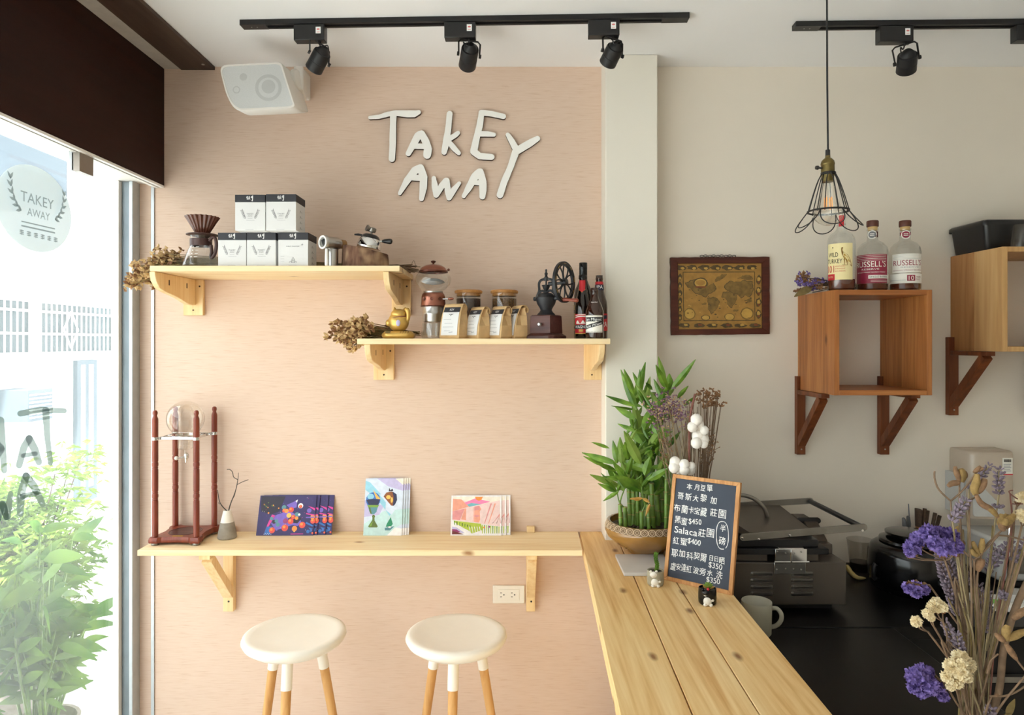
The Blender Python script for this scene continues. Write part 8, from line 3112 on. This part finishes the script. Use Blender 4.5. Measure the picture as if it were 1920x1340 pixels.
lavender('lavender spike below the cream flower stalks', A(1796, 1218, 1.16), A(1772, 1166, 1.16), 0.0105, 8, [A(1812, 1262, 1.17)])
lavender('low lavender spike just over the large cream flower head', A(1803, 1232, 1.14), A(1794, 1190, 1.14), 0.0105, 8, [A(1816, 1275, 1.15)])
lavender('dark lavender spike in the depth of the stems', A(1846, 1178, 1.26), A(1836, 1098, 1.26), 0.0110, 8, [A(1842, 1240, 1.24)])
lavender('second dark lavender spike in the depth of the stems', A(1852, 1186, 1.27), A(1852, 1110, 1.27), 0.0100, 8, [A(1845, 1250, 1.25)])
lavender('lavender tip rising at the lower picture edge', A(1853, 1362, 1.13), A(1858, 1328, 1.13), 0.0110, 8)
lavender('lavender spike in the shadow under the upper purple cluster', A(1814, 1096, 1.26), A(1800, 1052, 1.26), 0.0105, 8, [A(1818, 1180, 1.25)])
lavender('small lavender tuft on a crossing stem over the black counter', A(1881, 1124, 1.18), A(1883, 1112, 1.18), 0.0100, 7, [A(1864, 1190, 1.18), A(1850, 1260, 1.19)])


# ---- statice: ruffled papery heads
def ruffle(mb, c, nrm, r, petals=5):
    """one papery floret: a funnel opening into a crinkled, notched rim"""
    a_, b_, d = frame_of(nrm)
    n = petals * 5
    base = Vector(c) - d * r * 0.3
    ring0, ring1, ring2 = [], [], []
    ph = rf.uniform(0, 6.28)
    for k in range(n):
        an = 2 * PI * k / n
        q = 0.72 + 0.28 * abs(math.cos(petals * an / 2 + ph)) + rf.uniform(-.12, .12)
        w = rf.uniform(-.16, .16)
        o_ = a_ * math.cos(an) + b_ * math.sin(an)
        ring0.append(base + o_ * r * 0.30 + d * r * 0.35)
        ring1.append(base + o_ * r * q * 0.72 + d * r * (0.72 + w * .6))
        ring2.append(base + o_ * r * q * 1.08 + d * r * (0.86 + w + 0.12 * (-1) ** k))
    vs = [base] + ring0 + ring1 + ring2
    fs = [(0, 1 + k, 1 + (k + 1) % n) for k in range(n)]
    for m in (0, 1):
        fs += [(1 + m * n + k, 1 + (m + 1) * n + k, 1 + (m + 1) * n + (k + 1) % n, 1 + m * n + (k + 1) % n) for k in range(n)]
    mb.add(vs, fs)


def statice(label, blobs, mat, stem_to, mids, name='dried_statice', cal='dry_brown', up=(0, -0.3, 1), per=9):
    t = flower_thing(name, label, 'dried flower', 'dried statice in the foreground')
    mb = MB(); cl = MB(); st = MB()
    stem_to = Vector(stem_to)
    pts = stem_path(stem_to, mids)
    st.tube(pts, 0.0017, 6)
    for (px, py, rpx, d) in blobs:
        c = A(px, py, d)
        r = rpx * d / FPX
        foot_ = c - Vector(up).normalized() * r * 0.9
        st.tube(bez([stem_to, stem_to.lerp(foot_, .6) + Vector((0, 0, -0.003)), foot_], 5), 0.0012, 5)
        for k in range(per):
            z_ = 1 - 1.5 * (k + 0.5) / per
            an = k * 2.4
            q = math.sqrt(max(0, 1 - z_ * z_))
            a_, b_, dn = frame_of(up)
            n_ = (dn * z_ + (a_ * math.cos(an) + b_ * math.sin(an)) * q).normalized()
            n_ = (n_ + Vector((0, -0.35, 0))).normalized()
            ruffle(mb, c + n_ * r * 0.42, n_, r * rf.uniform(0.40, 0.56))
        for k in range(12):
            e = Vector((rf.uniform(-1, 1), rf.uniform(-1, .6), rf.uniform(-1, -.1))).normalized()
            cl.leaf(foot_, foot_ + (c - foot_) * 0.4 + e * r * 0.6, r * 0.22, n=3)
    ob('stem', st, 'stem_brown', t, off=t.location)
    ob('calyx', cl, cal, t, off=t.location)
    ob('petals', mb, mat, t, off=t.location)


statice('upper purple flower cluster, biggest one before the black pot', [(1711, 1026, 20, 1.18), (1722, 1010, 19, 1.19), (1740, 1002, 22, 1.18), (1760, 1001, 19, 1.19), (1752, 1018, 18, 1.16), (1781, 1006, 20, 1.18), (1770, 1026, 20, 1.15), (1789, 1025, 20, 1.16), (1706, 1036, 12, 1.17)], 'statice_purple', A(1772, 1050, 1.18), [A(1790, 1090, 1.18), A(1812, 1180, 1.19)], up=(-0.15, -0.4, 1))
statice('small purple flower head drooping alone on a sideways stem', [(1703, 1101, 14, 1.17), (1718, 1107, 15, 1.17), (1732, 1103, 14, 1.18), (1717, 1098, 13, 1.19)], 'statice_purple', A(1742, 1096, 1.18), [A(1795, 1112, 1.19), A(1815, 1190, 1.19)], up=(-0.3, -0.5, -0.8))
statice('lowest purple flower cluster beside the large cream head', [(1716, 1270, 21, 1.15), (1732, 1262, 20, 1.16), (1728, 1290, 21, 1.15), (1744, 1284, 19, 1.14), (1756, 1290, 18, 1.15), (1768, 1304, 14, 1.15), (1712, 1288, 14, 1.15), (1742, 1258, 13, 1.17)], 'statice_purple', A(1772, 1280, 1.16), [A(1795, 1320, 1.17)], up=(-0.8, -0.5, 0.1))
CG = 'cream'
statice('fan shaped cream flower head over two smaller cream buds', [(1757, 1134, 17, 1.15), (1748, 1138, 13, 1.15), (1768, 1138, 12, 1.15)], 'statice_cream', A(1768, 1165, 1.155), [A(1775, 1190, 1.16), A(1800, 1260, 1.17)], name='dried_cream_statice', up=(-0.2, -0.4, 1))
statice('middle cream bud between the fan and the lone bud', [(1739, 1151, 12, 1.14), (1746, 1158, 9, 1.14)], 'statice_cream', A(1752, 1176, 1.145), [A(1775, 1206, 1.15), A(1802, 1260, 1.16)], name='dried_cream_statice', up=(-0.6, -0.4, 0.8))
statice('lone cream bud reaching farthest over the black bench', [(1719, 1165, 13, 1.13), (1714, 1168, 8, 1.13)], 'statice_cream', A(1740, 1184, 1.135), [A(1766, 1205, 1.14), A(1800, 1262, 1.16)], name='dried_cream_statice', up=(-0.8, -0.4, 0.5))
statice('largest cream flower head near the lower picture edge', [(1800, 1232, 17, 1.13), (1815, 1246, 16, 1.13), (1784, 1250, 18, 1.12), (1802, 1260, 18, 1.11), (1776, 1268, 15, 1.12), (1792, 1276, 16, 1.12), (1812, 1268, 13, 1.13), (1782, 1286, 11, 1.13), (1804, 1244, 13, 1.11)], 'statice_cream', A(1806, 1292, 1.14), [A(1812, 1320, 1.15)], name='dried_cream_statice', up=(-0.2, -0.8, 0.5), per=11)
statice('cream flower high on the bunch at the picture edge', [(1914, 934, 13, 1.2), (1922, 930, 12, 1.2)], 'statice_cream', A(1906, 950, 1.2), [A(1897, 985, 1.2), A(1892, 1070, 1.2), A(1862, 1200, 1.2)], name='dried_cream_statice', up=(0.3, -0.5, 0.8))
statice('second cream flower under the highest one at the picture edge', [(1914, 965, 14, 1.17), (1922, 972, 12, 1.17)], 'statice_cream', A(1916, 985, 1.18), [A(1905, 1060, 1.18), A(1868, 1190, 1.18)], name='dried_cream_statice', up=(-0.3, -0.5, 0.8))


# ---- kangaroo paw
def paw(label, stem_mid, pods, stem_end, r0=0.0022, branches=()):
    t = flower_thing('kangaroo_paw', label, 'dried flower', 'dried kangaroo paws in the foreground')
    st = MB(); pd = MB()
    pts = stem_path(Vector(stem_end), stem_mid)
    n = len(pts)
    st.tube(pts, [r0 * (1 - 0.35 * i / n) for i in range(n)], 7)
    for br in branches:
        st.tube(bez(br, 10), r0 * 0.72, 6)
    for j, (path, r, m) in enumerate(pods):
        q = bez(path, 12)
        k = len(q)
        pd.m = m
        pd.tube(q, [r * (0.45 + 0.75 * math.sin(PI * min(1, 0.12 + 0.80 * i / (k - 1))) * (1 + 0.06 * math.sin(i * 3.1))) for i in range(k)], 10)
    ob('stem', st, 'stem_brown', t, off=t.location)
    ob('paw_pods', pd, ['paw_yellow', 'paw_brown'], t, off=t.location)


K = lambda x, y, d=1.18: P(1780 + x / 7.886, 830 + y / 7.886, d)
paw('forked kangaroo paw stem with a bare curled tip, farthest towards the grill', [A(1810, 1200, 1.19), A(1795, 1050, 1.18), A(1786, 985, 1.17)],
    [([K(-20, 640), K(40, 600), K(120, 590), K(150, 600)], 0.0042, 1)], K(20, 860, 1.17),
    branches=([K(20, 860, 1.17), A(1766, 924, 1.17), A(1757, 912, 1.17), A(1752, 895, 1.17), A(1752.5, 883, 1.17)], [K(20, 860, 1.17), K(160, 740, 1.17), K(300, 580, 1.17), K(400, 430, 1.17)]))
paw('kangaroo paw with two upright yellow pods before the top of the dispenser side', [A(1812, 1180, 1.2), A(1802, 1000, 1.2), K(150, 850, 1.2)],
    [([K(150, 580, 1.2), K(130, 500, 1.2), K(100, 430, 1.2), K(85, 350, 1.2)], 0.0040, 1), ([K(180, 580, 1.2), K(195, 500, 1.2), K(185, 430, 1.2), K(170, 385, 1.2)], 0.0058, 0), ([K(210, 520, 1.2), K(240, 480, 1.2), K(235, 420, 1.2)], 0.0032, 1), ([K(225, 505, 1.2), K(265, 490, 1.2)], 0.0026, 1)], K(150, 590, 1.2))
paw('kangaroo paw with large yellow and brown pods at the centre of the dispenser', [A(1822, 1150, 1.16), A(1818, 1000, 1.16), K(300, 910, 1.16)],
    [([K(390, 770, 1.16), K(370, 680, 1.16), K(400, 580, 1.16), K(410, 460, 1.16)], 0.0058, 0), ([K(410, 740, 1.16), K(450, 680, 1.16), K(500, 600, 1.16), K(530, 530, 1.16)], 0.0056, 1),
     ([K(400, 770, 1.15), K(450, 870, 1.15), K(520, 930, 1.15), K(600, 970, 1.15), K(680, 1050, 1.15), K(715, 1100, 1.15)], 0.0044, 1), ([K(560, 950, 1.148), K(640, 1010, 1.148), K(700, 1085, 1.148)], 0.0036, 0),
     ([K(360, 440, 1.17), K(410, 400, 1.17), K(460, 345, 1.17)], 0.0032, 1), ([K(410, 420, 1.17), K(470, 385, 1.17), K(500, 375, 1.17)], 0.0028, 1)], K(385, 790, 1.16))
paw('kangaroo paw with a fist of yellow pods right below the dispenser', [A(1838, 1180, 1.17), A(1832, 1090, 1.17), A(1845, 1030, 1.17)],
    [([K(770, 1240, 1.17), K(740, 1180, 1.17), K(735, 1130, 1.17)], 0.0036, 0), ([K(780, 1220, 1.165), K(765, 1130, 1.165), K(775, 1050, 1.165)], 0.0044, 0), ([K(800, 1200, 1.18), K(830, 1120, 1.18), K(850, 1050, 1.18)], 0.0050, 0),
     ([K(810, 1220, 1.16), K(830, 1170, 1.16), K(830, 1110, 1.16)], 0.0048, 0), ([K(840, 1210, 1.17), K(890, 1140, 1.17), K(960, 1060, 1.17)], 0.0056, 0), ([K(830, 1260, 1.17), K(880, 1200, 1.17), K(925, 1130, 1.17)], 0.0042, 1), ([K(760, 1180, 1.165), K(800, 1300, 1.165)], 0.0050, 1)], A(1878, 994, 1.17))
paw('kangaroo paw with two upright finger pods in front of the grey appliance', [A(1834, 1180, 1.16), A(1828, 1110, 1.16)],
    [([A(1835, 1040, 1.16), A(1829, 1030, 1.16), A(1824, 1015, 1.16)], 0.0040, 0), ([A(1833, 1042, 1.155), A(1825, 1037, 1.155), A(1821, 1029, 1.155)], 0.0034, 0), ([A(1838, 1036, 1.16), A(1841, 1022, 1.16), A(1842, 1009, 1.16)], 0.0042, 0), ([A(1832, 1070, 1.165), A(1838, 1055, 1.165), A(1842, 1047, 1.165)], 0.0060, 1)], A(1826, 1050, 1.16),
    branches=([A(1826, 1050, 1.16), A(1848, 1030, 1.16), A(1872, 1003, 1.16)], [A(1872, 1003, 1.16), A(1890, 1005, 1.16), A(1920, 1012, 1.16)], [A(1826, 1050, 1.16), A(1812, 1038, 1.16), A(1798, 1022, 1.16)]))
paw('kangaroo paw with knobbly brown pods at the picture edge beside the rail', [A(1872, 1330, 1.12)],
    [([A(1885, 1202, 1.1), A(1876, 1196, 1.1), A(1867, 1188, 1.1)], 0.0042, 1), ([A(1886, 1200, 1.1), A(1886, 1184, 1.1), A(1890, 1172, 1.1)], 0.0056, 0), ([A(1890, 1198, 1.1), A(1906, 1190, 1.1), A(1924, 1182, 1.1)], 0.0052, 0), ([A(1898, 1160, 1.12), A(1912, 1150, 1.12), A(1926, 1140, 1.12)], 0.0052, 1), ([A(1886, 1206, 1.1), A(1896, 1222, 1.1), A(1906, 1236, 1.1)], 0.0042, 1)], A(1926, 1262, 1.1),
    branches=([A(1926, 1262, 1.1), A(1906, 1236, 1.1), A(1886, 1204, 1.1)],))
paw('kangaroo paw with one yellow bud against the upper purple cluster', [A(1812, 1200, 1.22), A(1800, 1080, 1.22)],
    [([A(1797, 1004, 1.22), A(1796, 993, 1.22), A(1801, 987, 1.22)], 0.0046, 0), ([A(1803, 1024, 1.22), A(1803, 1012, 1.22)], 0.0052, 1)], A(1799, 1028, 1.22))
paw('thick furry stem curling out sideways at the picture edge', [A(1850, 1330, 1.11)], [([A(1865, 1304, 1.11), A(1872, 1302, 1.11)], 0.0020, 1)], A(1860, 1304, 1.11),
    branches=([A(1856, 1304, 1.11), A(1880, 1305, 1.11), A(1905, 1297, 1.11), A(1926, 1283, 1.11)], [A(1850, 1262, 1.12), A(1856, 1240, 1.12), A(1866, 1230, 1.12), A(1872, 1226, 1.12)]))

# ---- straight bare stems
SL = [((1793, 952), 1.21, 0.0014), ((1812, 960), 1.23, 0.0013), ((1861, 985), 1.19, 0.0015), ((1856, 1065), 1.22, 0.0013), ((1925, 1020), 1.15, 0.0021), ((1925, 1004), 1.16, 0.0016), ((1876, 1080), 1.2, 0.0015), ((1868, 1072), 1.23, 0.0013), ((1778, 1120), 1.18, 0.0017), ((1797, 1110), 1.17, 0.0019), ((1786, 1090), 1.22, 0.0016), ((1822, 1090), 1.2, 0.0018), ((1831, 1100), 1.17, 0.0022), ((1842, 1110), 1.22, 0.0015), ((1806, 1140), 1.16, 0.0015), ((1815, 1150), 1.15, 0.0018), ((1778, 1200), 1.14, 0.0013), ((1800, 1180), 1.18, 0.0014)]
for k, ((px, py), d, r) in enumerate(SL):
    e = A(px, py, d)
    mb = MB()
    pts = stem_path(e, [A(px + (1840 - px) * 0.45, py + (1300 - py) * 0.45, d)])
    mb.tube(pts, [r * (1 - 0.3 * i / len(pts)) for i in range(len(pts))], 6)
    o2 = ob('dried_stalk', mb, ['stem_dry', 'stem_brown', 'dry_olive'][k % 3], None, loc=pts[0], off=pts[0])
    tag(o2, 'thin bare dry flower stalk standing in the foreground bunch', 'dry stalk', 'bare stalks in the foreground bunch')
t = flower_thing('brown_stalk', 'thickest reddish brown stalk slanting up to the picture edge', 'dry stem', None)
mb = MB()
mb.tube(bez([base_pt(), FV + Vector((0.012, 0, 0.19)), A(1872, 1300, 1.18), A(1882, 1215, 1.18), A(1904, 1140, 1.18), A(1926, 1092, 1.18)], 20), 0.0058, 10)
ob('stem', mb, 'stem_brown', t, off=t.location)
t = flower_thing('dry_leaf_sprig', 'small curled dry leaf low at the picture edge', 'dry leaf', None)
mb = MB()
mb.tube(bez([base_pt(), FV + Vector((0.02, -0.004, 0.19)), A(1880, 1345, 1.14), A(1896, 1338, 1.14)], 10), 0.0014, 6)
mb.leaf(A(1890, 1345, 1.14), A(1903, 1310, 1.14), 0.014, n=6)
ob('sprig', mb, 'dry_olive', t, off=t.location)
t = flower_thing('dry_twig', 'thin red brown forked twig beside the highest cream flower', 'dry stem', None)
mb = MB()
mb.tube(stem_path(K(900, 750, 1.19), [A(1868, 1180, 1.19), A(1896, 1000, 1.19)]), 0.0013, 6)
mb.tube(bez([K(900, 750, 1.19), K(880, 715, 1.19), K(940, 700, 1.19)], 5), 0.0010, 5)
mb.tube(bez([K(900, 750, 1.19), K(960, 800, 1.19), K(1010, 830, 1.19)], 5), 0.0012, 5)
mb.tube(bez([K(925, 900, 1.19), K(1000, 905, 1.19), K(1090, 900, 1.19)], 5), 0.0010, 5)
ob('twig', mb, 'stem_red', t, off=t.location)
